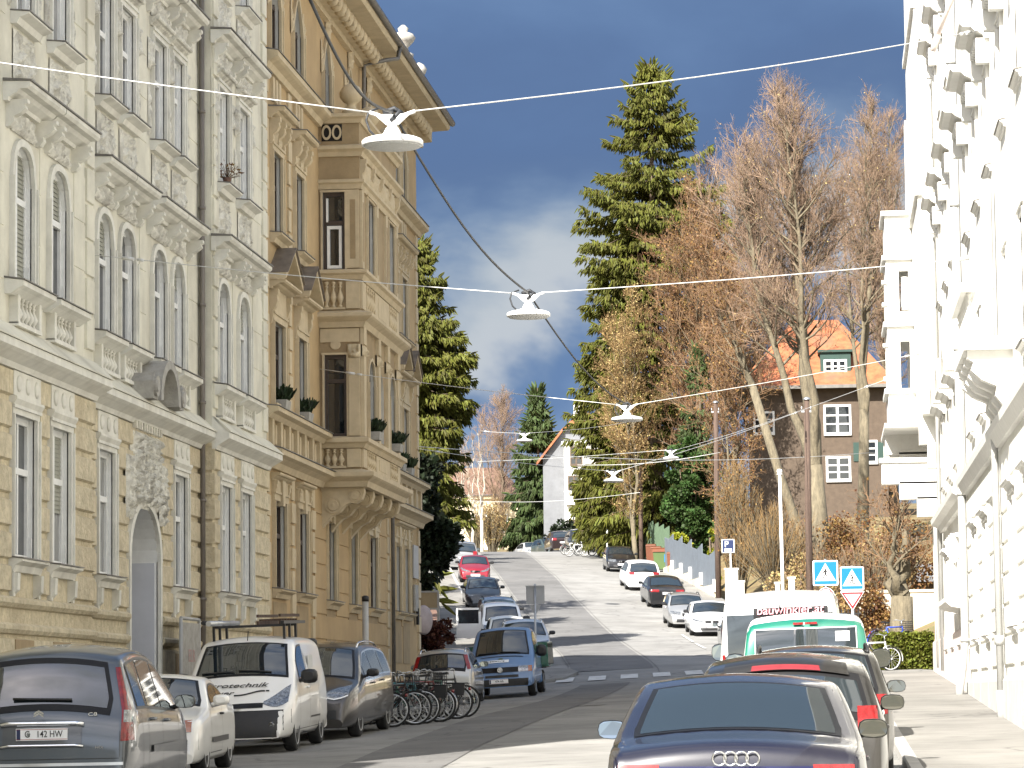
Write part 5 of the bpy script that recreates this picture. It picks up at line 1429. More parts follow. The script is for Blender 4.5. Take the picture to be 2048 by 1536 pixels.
SED = lambda **k: dict(dict(L=4.8, W=1.81, z0=.2, top=[(0,.42),(.02,.60),(.05,.86),(.10,1.0),(.2,1.045),(.78,1.075),(.95,1.13),(1.75,1.42),(2.2,1.465),(2.75,1.455),(3.05,1.40),(3.62,1.03),(3.75,.985),(4.4,.84),(4.65,.74),(4.75,.60),(4.8,.38)],
    belt=[(0,.90),(1.2,.965),(3.6,.90),(4.8,.68)], axles=(1.0,3.76), ws=(3.02,3.63), rw=(.86,1.72), sides=[(1.35,1.72),(1.78,2.45),(2.52,3.18)], gaps=[1.55,2.48,3.5], handles=[1.75,2.72], mirror=(3.2,BLK),
    head=[(lin_cols(.38,.82,.58,.72,8,.03),'clear')], tail=[(lin_cols(.45,.86,.74,.93,8),'redlens')], ends=[('grille', lin_cols(-.3,.3,.50,.68,6), 'black_gloss', True), ('lower_grille', lin_cols(-.6,.6,.28,.40,8), 'black', True)]), **k)
HATCH = lambda **k: dict(dict(L=4.0, W=1.68, z0=.2, top=[(0,.40),(.015,.6),(.03,.85),(.12,1.05),(.5,1.38),(.75,1.45),(1.6,1.47),(2.1,1.43),(2.85,1.02),(3.0,.97),(3.65,.80),(3.88,.70),(3.96,.55),(4.0,.36)],
    belt=[(0,.92),(1.2,.94),(2.9,.90),(4.0,.66)], axles=(.72,3.18), ws=(2.15,2.83), rw=(.16,.5), sides=[(.55,.95),(1.02,1.62),(1.7,2.35)], gaps=[.98,1.66,2.7], handles=[1.1,1.85], mirror=(2.35,BLK), wr=.30,
    head=[(lin_cols(.34,.78,.58,.72,8,.04),'clear')], tail=[(lin_cols(.62,.80,.75,1.0,5),'redlens')], ends=[('grille', lin_cols(-.26,.26,.56,.66,6), 'black_gloss', True), ('lower_grille', lin_cols(-.5,.5,.28,.42,8), 'black', True)]), **k)
WAGON = lambda **k: dict(dict(L=4.6, W=1.8, z0=.2, top=[(0,.40),(.015,.6),(.03,.9),(.1,1.02),(.42,1.36),(.6,1.44),(1.6,1.49),(2.4,1.46),(2.75,1.39),(3.4,1.02),(3.55,.98),(4.2,.83),(4.45,.73),(4.56,.58),(4.6,.38)],
    belt=[(0,.94),(1.2,.96),(3.4,.90),(4.6,.68)], axles=(.95,3.6), ws=(2.7,3.4), rw=(.12,.46), sides=[(.6,1.3),(1.38,2.15),(2.22,2.95)], gaps=[1.34,2.18,3.2], handles=[1.5,2.4], mirror=(2.95,BLK),
    head=[(lin_cols(.36,.82,.60,.74,8,.03),'clear')], tail=[(lin_cols(.60,.86,.78,1.0,5),'redlens')], ends=[('grille', lin_cols(-.3,.3,.54,.68,6), 'black_gloss', True), ('lower_grille', lin_cols(-.55,.55,.28,.42,8), 'black', True)]), **k)
SUV = lambda **k: dict(dict(L=4.6, W=1.86, z0=.26, top=[(0,.48),(.015,.7),(.04,.98),(.12,1.1),(.42,1.5),(.62,1.6),(1.5,1.66),(2.4,1.63),(2.75,1.55),(3.4,1.14),(3.55,1.10),(4.2,.98),(4.45,.88),(4.56,.7),(4.6,.46)],
    belt=[(0,1.05),(1.2,1.07),(3.4,1.02),(4.6,.8)], axles=(.92,3.62), ws=(2.7,3.4), rw=(.14,.46), sides=[(.6,1.2),(1.28,2.1),(2.18,2.95)], gaps=[1.24,2.14,3.2], handles=[1.45,2.4], mirror=(2.95,BLK), wr=.35, crown=.07,
    head=[(lin_cols(.40,.86,.74,.88,8,.04),'clear')], tail=[(lin_cols(.55,.90,.86,1.04,6),'redlens')], ends=[('grille', lin_cols(-.38,.38,.62,.82,6), 'black_gloss', True), ('lower_grille', lin_cols(-.65,.65,.36,.52,8), 'black', True)]), **k)
VAN = lambda **k: dict(dict(L=4.8, W=1.9, z0=.26, top=[(0,.48),(.02,.9),(.05,1.3),(.12,1.75),(.25,1.88),(1.2,1.93),(2.6,1.93),(3.05,1.86),(3.75,1.26),(3.95,1.18),(4.5,1.0),(4.68,.86),(4.76,.65),(4.8,.46)],
    belt=[(0,1.12),(2.4,1.12),(3.7,1.08),(4.8,.8)], axles=(.95,3.9), ws=(3.1,3.75), rw=(.03,.14), sides=[(2.55,3.35)], gaps=[2.4,3.55], handles=[2.6], mirror=(3.4,BLK), bigmirror=1.35, mirh=1.5, tumble=.17, crown=.05, rc=.14, wr=.325, rear=(.05,.3),
    head=[(lin_cols(.45,.88,.76,.94,8,.06),'clear')], tail=[], ends=[]), **k)
P_ = {}
def pc(n, c, metal=.35, rough=.32, dust=.12):
    if n not in P_: P_[n] = paint(n, c, metal, rough, dust)
    return P_[n]

# --- right-hand row, nearest first
def audi():
    col = pc('midnight_blue_paint', (.004,.004,.013), .0, .26, .02)
    S = SED(W=1.81, tail=[(lin_cols(.52,.80,.70,.88,8),'redlens')], wiper=None, rinset=.09)
    root, car = make_car('parked_car', S, (-.64, 24.2), rad(.6), 'midnight blue saloon with four ring emblem on its boot', 'car', col)
    y = car.end_y(0, .90, False)-car.L/2
    mb = MB()
    for i in range(4):
        cx = -.1125+i*.075; n = 28; R, r = .045, .0065
        yy = car.end_y(cx, .92, False)-car.L/2-.012
        P = [[(cx+(R+r*math.cos(b))*math.cos(a), yy-r*math.sin(b), .92+(R+r*math.cos(b))*math.sin(a)) for b in [2*math.pi*k/6 for k in range(7)]] for a in [2*math.pi*j/n for j in range(n+1)]]
        mb.grid(P, 0, True)
    mb.build('emblem', M['chrome'], root)
    mb = MB(); car.p_end(lin_cols(-.52,.52,.845,.868,10), .014, mb, False); mb.build('boot_strip', colour_or('blue_glint', (.008,.010,.06)), root)
    mb = MB(); car.p_end(lin_cols(-.84,.84,.50,.505,10), .012, mb, False); mb.build('bumper_gap', M['black'], root)
    plate(root, car, .74, False)
    mb = MB(); car.p_top(.24,.245,0.02,.006,mb,2); car.p_top(.78,.786,.02,.006,mb,2); mb.build('boot_gap', M['black'], root)
    return root
def colour_or(n, c): return pc(n, c, .5, .25, 0)
audi()
S = SUV(L=4.3, W=1.78, z0=.22, top=[(0,.42),(.02,.62),(.05,.95),(.14,1.08),(.36,1.38),(.40,1.46),(.62,1.52),(1.6,1.57),(2.2,1.53),(2.6,1.45),(3.2,1.06),(3.4,1.0),(3.95,.86),(4.2,.72),(4.27,.58),(4.3,.4)],
        belt=[(0,.96),(1.2,.98),(3.2,.94),(4.3,.72)], axles=(.8,3.4), ws=(2.58,3.18), rw=(.15,.35), sides=[(.6,1.15),(1.22,1.9),(1.97,2.7)], gaps=[1.18,1.94,3.0], handles=[1.35,2.15], mirror=(2.7,BLK), tail=[(lin_cols(.62,.84,.9,1.1,5),'redlens')], wr=.31)
r_, c_ = make_car('parked_car', S, (-.35, 30.3), rad(.3), 'black hatchback with roof spoiler, directly in front of the ringed saloon', 'car', pc('black_brown_paint', (.012,.011,.010), .3))
mb = MB(); c_.p_top(.37,.52,.1,.03,mb,4); mb.build('spoiler', pc('black_brown_paint', (0,0,0)), r_)
mb = MB(); c_.p_top(.372,.40,.35,.034,mb,2); mb.build('brake_light', M['darklens'], r_)
S = WAGON(L=4.4, W=1.78, rails=(.7,2.4,'black'), top=[(0,.42),(.02,.62),(.05,.95),(.14,1.06),(.40,1.42),(.55,1.52),(1.6,1.56),(2.3,1.52),(2.6,1.44),(3.2,1.04),(3.4,1.0),(3.95,.86),(4.25,.72),(4.37,.58),(4.4,.4)], ws=(2.58,3.18))
r_, c_ = make_car('parked_car', S, (-.12, 38.2), rad(.3), 'dark grey estate in front of the black hatchback, behind the green van', 'car', pc('dark_bronze_paint', (.035,.033,.028), .6))
mb = MB(); c_.p_end([(.66+.11*math.cos(a), .80-.11*math.sin(a), .80+.11*math.sin(a)) for a in [math.pi*(1-k/10) for k in range(11)]], .016, mb, False); st_ = mb.build('sticker', M['white_film'], r_)
text_mesh('sticker_lettering', '289', .10, M['black'], st_, (.66, c_.end_y(.66,.8,False)-c_.L/2-.03, .80), (rad(90),0,rad(-12)))
def green_van():
    S = VAN(L=4.9, rw=(.045,.105), rinset=.07, tail=[(lin_cols(.80,.93,.72,.98,4),'redlens')], ws=(3.1,3.75))
    S['top'] = [(0,.48),(.02,.8),(.04,1.1),(.16,1.72),(.28,1.87),(1.2,1.93),(2.6,1.93),(3.05,1.86),(3.75,1.26),(3.95,1.18),(4.5,1.0),(4.78,.86),(4.86,.65),(4.9,.46)]
    S['rw'] = (.048,.158); S['near'] = True
    col = pc('white_van_paint', (.80,.80,.79), .0, .35)
    root, car = make_car('parked_van', S, (-.22, 48.0), 0, 'van with emerald green tailgate and sun glint in its rear window', 'van', col)
    gm_ = 0
    gm = pc('emerald_green_paint', (.0,.125,.082), .1, .3)
    bd = [o for o in root.children if o.name.startswith('body')][0]; bd.data.materials.append(gm); gi = len(bd.data.materials)-1
    for pl in bd.data.polygons:
        if pl.center.y < -car.L/2+.30 and pl.center.z > .74 and abs(pl.normal.x) < .8: pl.material_index = gi
    mb = MB(); car.p_end(lin_cols(-.80,.80,.86,1.02,16), .012, mb, False, 0, 4); tg = mb.build('tailgate', gm, root)
    mb = MB(); car.p_top(.175,.30,-.02,.006,mb,3); pass
    mb = MB(); car.p_end(lin_cols(-.722,.722,1.138,1.722,16), .034, mb, False, 0, 14); rwn = mb.build('rear_window_seal', M['white_film'], tg)
    mb = MB(); car.p_end(lin_cols(-.71,.71,1.15,1.71,16), .040, mb, False, 0, 14); mb.build('rear_window', M['carglass'], tg)
    for o in list(root.children):
        if o.name.startswith('rear_window') and o.parent == root:
            for ch in list(o.children): bpy.data.objects.remove(ch)
            bpy.data.objects.remove(o)
    mb = MB(); car.p_end(lin_cols(-.17,.17,1.77,1.80,6), .045, mb, False); mb.build('brake_light', M['redlens'], tg)
    mb = MB(); car.p_end(lin_cols(-.92,.92,.44,.66,12), .03, mb, False); mb.build('bumper', M['black'], root)
    mb = MB(); P = [(-.02+.62*k/4, car.end_y(.02,1.2+.02*k,False)-car.L/2-.06, 1.17+.015*k) for k in range(5)]; mb.tube(P,.012,4); mb.build('wiper', M['black'], tg)
    mb = MB(); car.p_end(lin_cols(.42,.62,1.52,1.66,4), .046, mb, False); mb.build('window_sticker', M['curtain'], tg)
    text_mesh('lettering', 'service', .07, M['white_film'], tg, (.52, car.end_y(.52,1.25,False)-car.L/2-.055, 1.28), (rad(83),0,0))
    plate(root, car, .84, False)
green_van()
def white_van():
    S = VAN(L=5.2, W=2.06, z0=.3, top=[(0,.5),(.02,1.0),(.05,1.6),(.10,2.1),(.22,2.26),(1.2,2.32),(3.2,2.30),(3.6,2.2),(4.15,1.36),(4.35,1.24),(4.85,1.02),(5.05,.9),(5.16,.68),(5.2,.5)], ws=(3.68,4.15), rw=None, sides=[(3.0,3.75)], axles=(1.0,4.2), gaps=[2.85,3.95], handles=[3.05], mirror=(3.8,BLK), tumble=.12, wr=.34, belt=[(0,1.2),(3,1.2),(4.2,1.16),(5.2,.84)], tail=[(lin_cols(.90,1.0,.8,1.3,4),'redlens')])
    root, car = make_car('parked_van', S, (-.60, 54.6), rad(-1.2), 'tall white van with red web address, behind the green tailgate van', 'van', pc('white_van_paint', (.80,.80,.79), .0, .35))
    for sg in (-1, 1):
        mb = MB(); car.p_end([(sg*x, a, b) for x, a, b in lin_cols(.06,.86,1.2,1.93,10)], .012, mb, False); mb.build('rear_window', M['carglass'], root)
    mb = MB(); car.p_end(lin_cols(-.004,.004,.6,2.1,2), .011, mb, False); mb.build('door_gap', M['black'], root)
    y = car.end_y(.1, 1.88, False)-car.L/2
    text_mesh('lettering', 'bauwinkler.at', .20, pc('pink_lettering', (.75,.30,.34), 0, .5, 0), root, (.17, car.end_y(.1,1.86,False)-car.L/2-.03, 1.985), (rad(84),0,0), shear=.1)
    mb = MB(); car.p_end(lin_cols(-.42,.78,1.86,2.03,10), .02, mb, False); mb.build('window_strip', M['black_gloss'], root)
white_van()

# --- left-hand row
def mpv():
    col = pc('slate_grey_metallic', (.06,.072,.085), .7, .28)
    S = SUV(L=4.73, W=1.85, z0=.2, top=[(0,.40),(.02,.6),(.04,.82),(.10,1.02),(.20,1.14),(.44,1.60),(.58,1.70),(1.5,1.76),(2.3,1.73),(2.8,1.62),(3.9,1.06),(4.2,.98),(4.5,.86),(4.65,.74),(4.71,.56),(4.73,.36)],
        belt=[(0,1.06),(1.2,1.06),(3.7,.98),(4.73,.72)], axles=(.98,3.80), ws=(2.85,3.88), rw=(.19,.42), rinset=.10, sides=[(.62,1.22),(1.30,2.2),(2.28,3.3)], gaps=[.85,1.26,2.24,3.45], handles=[1.5,2.5], mirror=(3.25,BLK), tumble=.30, wr=.325, rub=.60, wheel='seven', sealmat='black_gloss',
        head=[(lin_cols(.5,.86,.7,.86,6),'clear')], ends=[], tail=[])
    root, car = make_car('parked_car', S, (-8.0, 34.1), rad(3.4), 'slate grey people carrier with tall red rear lamps and a chrome trimmed plate', 'car', col)
    for sg in (-1, 1):
        mb = MB(); car.p_end([(sg*(.83-.16*((z-.74)/.9)), z, z) for z in (.8,)]+[], .0, MB(), False)
        P = []
        for k in range(13):
            z = .76+.74*k/12; ww = .10-.05*k/12; P.append([])
            xo = car.hw(.62, z)-.012
            for j in range(5):
                x = xo-ww*(1-j/4.0); P[-1].append((sg*x, car.end_y(x, z, False)-car.L/2-.014, z))
        mb.grid(P, 0, True); tl = mb.build('taillight', M['redlens'], root)
        mb = MB(); P2 = [[(p[0], p[1]-.003, p[2]) for p in row[1:]] for row in P[3:6]]; mb.grid(P2, 0, True); mb.build('reversing_lamp', M['clear'], tl)
        mb = MB(); car.p_end([(sg*x, a, b) for x, a, b in lin_cols(.66,.86,.36,.42,4)], .014, mb, False); mb.build('reflector', M['darklens'], root)
    p = plate(root, car, .84, False, 'G   142 HW', x=.02, back=.03)
    mb = MB(); c = Vector((-.105, 0, .84)); yp = car.end_y(.02,.84,False)-car.L/2
    text_mesh('plate_crest', 'Q', .045, M['green_wood'], p, (-.112, min(v[1] for v in [tuple(q.co) for q in p.data.vertices])-.003, .84), (rad(90),0,0))
    mb = MB()      # plate recess with chrome bars
    yb = car.end_y(.3, .94, False)-car.L/2
    for z, r in ((.945,.026),(.725,.016)): mb.tube([(-.40+.84*k/10, car.end_y(-.40+.84*k/10, z, False)-car.L/2-.022, z+(.0 if 0<k<10 else -.012)) for k in range(11)], r, 8)
    mb.build('plate_trim', M['chrome'], root)
    mb = MB(); car.p_end(lin_cols(-.38,.42,.74,.93,10), .009, mb, False); mb.build('plate_recess', pc('grey_recess', (.05,.055,.06), .5), root)
    mb = MB()
    for z in (1.03, 1.055):     # two chevrons
        y = car.end_y(0, z, False)-car.L/2-.018
        for sg in (-1,1): mb.prism([(0,y,z+.028),(0,y,z+.008),(sg*.05,y,z-.02),(sg*.05,y,z)], [(0,y-.006,z+.028),(0,y-.006,z+.008),(sg*.05,y-.006,z-.02),(sg*.05,y-.006,z)])
    mb.build('emblem', M['chrome'], root)
    text_mesh('model_lettering', 'C8', .05, M['chrome'], root, (.52, car.end_y(.5,1.03,False)-car.L/2-.015, 1.03), (rad(86),0,0), sx=1.6)
    text_mesh('model_lettering', 'HDi', .035, M['chrome'], root, (.60, car.end_y(.6,.70,False)-car.L/2-.015, .70), (rad(90),0,0), sx=1.4)
    mb = MB(); car.p_end(lin_cols(-.84,.84,.585,.592,14), .008, mb, False); car.p_end([(.80,.60,.86),(.805,.60,.86)], .008, mb, False); car.p_end([(-.805,.60,.86),(-.80,.60,.86)], .008, mb, False); mb.build('bumper_gap', M['black'], root)
    mb = MB(); car.p_end(lin_cols(-.84,.84,.52,.55,14), .012, mb, False); mb.build('bumper_strip', M['alloy'], root)
    mb = MB(); y = .2; mb.tube([(-.3+.6*k/4, y+.02-car.L/2-.03, car.topz(y+.02,.3)+.02-.004*k) for k in range(5)], .014, 5); mb.build('wiper', M['black'], root)
mpv()
def coupe():
    S = SED(L=4.66, W=1.74, z0=.18, top=[(0,.42),(.02,.6),(.05,.85),(.1,.96),(.9,1.0),(1.1,1.05),(1.8,1.33),(2.2,1.385),(2.6,1.37),(2.8,1.32),(3.35,.98),(3.5,.945),(4.4,.84),(4.56,.78),(4.62,.62),(4.64,.5),(4.66,.36)],
        belt=[(0,.86),(1.2,.92),(3.4,.88),(4.66,.74)], axles=(.95,3.67), ws=(2.80,3.34), rw=(1.0,1.75), sides=[(1.45,2.1),(2.16,2.95)], gaps=[1.95,3.25], handles=[2.1], handlemat=M['black'], mirror=(2.95,pc('white_coupe_paint', (.74,.73,.69), .0, .35)), wheel='ten', rub=.42, rubmat=M['black'], front=(.10,.5), wr=.32,
        head=[(lin_cols(.40,.60,.60,.76,5),'clear'),(lin_cols(.61,.76,.60,.76,4),'amber')], tail=[], ends=[('grille', lin_cols(-.34,.34,.58,.76,6), 'black_gloss', True), ('bumper', lin_cols(-.84,.84,.36,.50,12), 'black', True)])
    root, car = make_car('parked_car', S, (-9.3, 44.4), rad(184), 'old white coupe facing downhill, between the people carrier and the white van', 'car', pc('white_coupe_paint', (.74,.73,.69), .0, .35))
coupe()
def panel_van():
    S = VAN(L=4.6, W=1.88, z0=.24, top=[(0,.46),(.02,.9),(.05,1.3),(.10,1.72),(.22,1.86),(1.2,1.91),(2.5,1.91),(2.95,1.86),(3.60,1.29),(3.76,1.20),(4.22,.90),(4.42,.78),(4.53,.60),(4.6,.4)],
        ws=(3.0,3.62), rw=None, axles=(.9,3.75), sides=[(2.35,3.2)], gaps=[1.15,2.28,3.42], handles=[2.45], rub=None, wheel='seven', mirror=(3.25,BLK), bigmirror=1.25, mirh=1.3, tumble=.2, inset=.03, wiper=3.6, antenna=2.9,
        head=[([(.46,.80,.84),(.54,.77,.88),(.62,.75,.93),(.70,.75,.99),(.78,.77,1.05),(.86,.82,1.10)],'clear')], ends=[('bumper', lin_cols(-.90,.90,.26,.70,18), 'black', True), ('grille', lin_cols(-.46,.46,.74,.82,8), 'black_gloss', True)])
    root, car = make_car('parked_van', S, (-9.62, 54.0), rad(181), 'white panel van with black bumper and a pipe carrier on its roof', 'van', pc('white_panel_paint', (.78,.77,.74), .0, .35))
    Ln = car.L
    for sg in (-1, 1):
        mb = MB(); cols = [(y, car.zb(y)+.08, car.zt(y)-.28) for y in (1.3,1.5,1.8,2.1,2.22)]; car.p_side(sg, cols, .005, mb); mb.build('side_panel', pc('white_panel_paint', (0,0,0)), root)
        mb = MB(); car.p_side(sg, [(y, .50, .53) for y in (1.15,1.5,1.9,2.28)], .012, mb, 0, 1); mb.build('rub_strip', M['black'], root)
    mb = MB()
    for y in (1.4, 2.1, 2.7):
        mb.box(-.62,.62, y-Ln/2-.025, y-Ln/2+.025, 2.06, 2.10)
        for x in (-.62,.58): mb.box(x, x+.04, y-Ln/2-.03, y-Ln/2+.03, 1.84, 2.08)
    mb.tube([(.66,.3-Ln/2,2.16),(.66,3.4-Ln/2,2.16)], .035, 8); 
    for x in (-.60,): mb.box(x-.03,x+.03,.4-Ln/2,2.9-Ln/2,2.10,2.15)
    rk = mb.build('roof_rack', M['black'], root)
    mb = MB(); mb.tube([(.55,.5-Ln/2,2.145),(.55,3.5-Ln/2,2.145)], .045, 10, 0, True); mb.build('pipe', M['alloy'], rk)
    mb = MB()
    for x in (-.5,-.12): mb.box(x-.02,x+.02,.3-Ln/2,2.5-Ln/2,2.10,2.16)
    for i in range(7): mb.box(-.5,-.12,.5+i*.3-Ln/2,.53+i*.3-Ln/2,2.16,2.19)
    for x in (-.5,-.12): mb.box(x-.02,x+.02,.3-Ln/2,2.5-Ln/2,2.22,2.27)
    mb.build('ladder', M['wood_pole'], rk)
    z1 = car.topz(4.05,0); tilt = math.atan2(car.zt(4.0)-car.zt(4.2), .2)
    def on_hood(txt, x, y, size, sh=.3):
        text_mesh('lettering', txt, size, M['black'], root, (x, y-Ln/2, car.topz(y, x)+.02), (tilt, 0, math.pi), shear=sh, align='CENTER', sx=1.3)
    on_hood('elektrotechnik', .18, 3.93, .17); on_hood('bauer', .30, 4.10, .15)
    mb = MB(); P = [(.05-.5*k/8, 4.17-.12*math.sin(k/8*1.6)**3-Ln/2, car.topz(4.17-.12*math.sin(k/8*1.6)**3, .05-.5*k/8)+.016) for k in range(9)]; mb.tube(P, .012, 4)
    mb.lathe((P[-1][0]-.04,P[-1][1]-.02,P[-1][2]-.01), [(.03,0),(.03,.02)], 8); mb.build('plug_symbol', M['black'], root)
    mb = MB(); c = Vector((-.62, car.end_y(.62,.46,True)-Ln/2+.012, .46)); mb.lathe(c, [(.05,0),(.045,.012),(.02,.004)], 12, 0, True, (Vector((1,0,0)),Vector((0,0,1)),Vector((0,1,0)))); mb.build('fog_lamp', M['clear'], root)
    mb = MB(); Mx = car.hw(1.75,1.35); mb.box(-Mx-.012,-Mx-.006,1.45-Ln/2,2.0-Ln/2,1.25,1.55,); mb.build('side_sticker', M['curtain'], root)
panel_van()
def people_suv():
    S = SUV(L=4.85, W=1.9, z0=.2, top=[(0,.44),(.015,.66),(.04,.98),(.12,1.12),(.40,1.5),(.6,1.64),(1.5,1.72),(2.5,1.70),(2.9,1.62),(3.75,1.12),(3.9,1.07),(4.4,.94),(4.68,.82),(4.8,.62),(4.85,.4)], ws=(2.88,3.74), axles=(.98,3.9), sides=[(.6,1.35),(1.44,2.35),(2.44,3.2)], gaps=[1.4,2.4,3.45], handles=[1.6,2.6], mirror=(3.2,BLK), rails=(.7,2.7,'chrome'), sealmat='chrome', wr=.335, wheel='ten', tail=[],
            head=[([(.40,.76,.80),(.5,.73,.86),(.62,.72,.90),(.74,.74,.93),(.84,.78,.95)],'clear')])
    root, car = make_car('parked_car', S, (-9.25, 59.3), rad(178), 'dark bronze people carrier with chrome window trim, between white van and bicycles', 'car', pc('dark_bronze_metallic', (.045,.042,.040), .6))
    for sg in (-1,1):
        mb = MB(); car.p_end([(sg*x, a-.02, a+.005) for x, a in ((.42,.76),(.6,.72),(.72,.74),(.84,.78))], .016, mb, True); mb.build('daytime_lamp', M['white_film'], root)
    mb = MB(); c = Vector((0,1.2,1.74)); mb.lathe(c, [(.12,-.05),(.12,.02),(.08,.06),(.02,.07)], 10); mb.build('roof_bubble', M['black'], root)
people_suv()
S = WAGON(L=4.03, W=1.66, top=[(0,.40),(.015,.6),(.03,.85),(.09,.99),(.38,1.34),(.52,1.44),(1.4,1.48),(2.0,1.45),(2.3,1.38),(2.95,1.0),(3.1,.96),(3.65,.80),(3.88,.70),(3.98,.55),(4.03,.36)], belt=[(0,.93),(1.2,.93),(2.9,.88),(4.03,.66)], axles=(.72,3.16), ws=(2.25,2.93), rw=(.10,.37), rinset=.06, sides=[(.5,1.05),(1.12,1.7),(1.78,2.5)], gaps=[1.08,1.74,2.75], handles=[1.25,1.95], mirror=(2.45,pc('silver_paint', (.42,.42,.41), .6)), rails=(.55,2.2,'chrome'), wr=.30, wheel='seven', tail=[], ends=[])
r_, c_ = make_car('parked_car', S, (-9.95, 85.2), rad(1.5), 'silver compact estate with roof rails, seen from behind beyond the bicycles', 'car', pc('silver_paint', (.42,.42,.41), .6))
for sg in (-1, 1):
    mb = MB(); P = []
    for k in range(9):
        z = .92+.38*k/8; xo = c_.hw(.22+.26*k/8, z)-.015; P.append([(sg*(xo-.10*(1-j/3.0)), c_.end_y(xo-.10*(1-j/3.0), z, False)-c_.L/2-.012, z) for j in range(4)])
    mb.grid(P, 0, True); mb.build('taillight', M['redlens'], r_)
mb = MB(); c_.p_end(lin_cols(-.74,.74,.42,.52,10), .02, mb, False); mb.build('bumper_strip', pc('silver_paint', (0,0,0)), r_)
plate(r_, c_, .62, False)
def pickup():
    blue = pc('faded_blue_paint', (.095,.18,.34), .1, .4)
    S = VAN(L=2.9, W=1.84, z0=.3, top=[(0,.5),(.02,1.2),(.04,1.75),(.14,1.88),(.7,1.94),(1.2,1.90),(1.95,1.20),(2.1,1.13),(2.62,.97),(2.8,.88),(2.86,.7),(2.9,.5)], belt=[(0,1.15),(1.9,1.10),(2.9,.84)], axles=(2.1,2.1), ws=(1.22,1.94), rw=None, sides=[(.55,1.45)], gaps=[.4,1.8], handles=[.6], mirror=(1.55,BLK), bigmirror=1.3, mirh=1.7, tumble=.2, front=(.08,.35), rear=(.0,.3), wiper=1.96, wheel='steel',
            head=[(lin_cols(.50,.76,.70,.86,5),'clear'),(lin_cols(.77,.88,.70,.86,4),'amber')], ends=[('grille', lin_cols(-.50,.50,.70,.84,8), 'black_gloss', True), ('intake', lin_cols(-.5,.42,.56,.63,8), 'black', True), ('bumper', lin_cols(-.88,.88,.32,.52,14), 'black', True)])
    root, car = make_car('pickup_truck', S, (-8.85, 89.3), rad(180.5), 'faded blue flatbed pickup with dark green load bed, facing downhill', 'pickup', blue)
    Ln = car.L
    mb = MB(); car.p_end(lin_cols(-.52,.52,.935,1.0,8), .012, mb, True)
    mb2 = MB(); mb2.box(-.70,.30, 2.30-Ln/2, 2.302-Ln/2, 0, .01)
    mb = MB(); car.p_top(2.42,2.62,.0,.010,mb,3,8,-.30,.88); b = mb.build('hood_banner', M['white_film'], root)
    t = text_mesh('banner_lettering', 'Gartengestaltung', .10, M['black'], b, (.24, 2.52-Ln/2, car.topz(2.52,.24)+.018), (math.atan2(car.zt(2.45)-car.zt(2.6),.15),0,math.pi))
    mb = MB(); car.p_top(2.10,2.15,.16,.008,mb,2); mb.build('hood_vent', M['black'], root)
    mb = MB(); c = Vector((0,car.end_y(0,.78,True)-Ln/2+.014,.77)); ax = (Vector((1,0,0)),Vector((0,0,1)),Vector((0,1,0)))
    mb.lathe(c, [(.075,0),(.075,.008),(.062,.008),(.06,.002)], 18, 0, False, ax); mb.tube([c+Vector((-.05,.01,.045)),c+Vector((-.02,.01,-.05)),c+Vector((0,.01,0)),c+Vector((.02,.01,-.05)),c+Vector((.05,.01,.045))], .007, 4); mb.build('emblem', M['chrome'], root)
    mb = MB(); car.p_top(2.28,2.40,.0,.010,mb,2,4,-.06,.1); mb.build('hood_badge', M['bin_green'], root)
    mb = MB(); mb.box(-.55,-.1,1.6-Ln/2,1.62-Ln/2,1.35,1.36)
    p = plate(root, car, .46, True, '474 AA', x=.05, back=.03)
    mb = MB(); y0, y1 = -3.15, -1.5
    mb.box(-1.05,1.05,y0,y1,.70,.80,1)
    for a, b_, c1, d in ((-1.12,-1.06,y0,y1),(1.06,1.12,y0,y1),(-1.06,1.06,y0,y0+.05),(-1.06,1.06,y1-.05,y1)): mb.box(a,b_,c1,d,.74,1.42,0)
    for x in (-1.14,1.12):
        for k in range(5): mb.box(x,x+.015,y0+.05+k*.38,y0+.10+k*.38,.78,1.38,1)
    mb.box(-.45,.45,y0+.2,y1+.1,.45,.80,1)
    for k in range(3): mb.box(-1.0,1.0,y0+.3+k*.55,y0+.36+k*.55,.80,.86,1)
    mb.build('load_bed', [pc('dark_green_paint', (.015,.10,.06), .0, .5), M['black']], root)
    for sg in (-1,1): wheel(root, (sg*.80,-2.35,.32), .32, 'steel', sg)
    mb = MB()
    r = random.Random(2)
    for i in range(9): mb.box(r.uniform(-.9,.5), r.uniform(.55,.9), r.uniform(y0+.1,y1-.5), y1-.2, 1.0+i*.02, 1.03+i*.03)
    mb.build('load', M['bin_brown'], root)
pickup()
RN = rad
def simple(S, x, y, yaw, label, col, cat='car', name='parked_car', pl=None):
    r, c = make_car(name, S, (x, y), rad(yaw), label, cat, col)
    if pl is not None: plate(r, c, pl[1], pl[0])
    return r, c
simple(SUV(rails=(.7,2.6,'chrome')), -10.85, 116.5, 186, 'silver off-roader with roof rails, first car behind the blue pickup', pc('silver_white_paint', (.55,.55,.54), .4), pl=(True,.5))
simple(HATCH(L=4.1,top=[(0,.40),(.015,.6),(.03,.85),(.12,1.05),(.5,1.45),(.75,1.53),(1.6,1.55),(2.1,1.51),(2.85,1.04),(3.0,.99),(3.7,.80),(3.98,.70),(4.06,.55),(4.1,.36)]), -12.25, 124.5, 189, 'cream white compact, second car uphill of the blue pickup', pc('cream_white_paint', (.66,.65,.60), .1), pl=(True,.46))
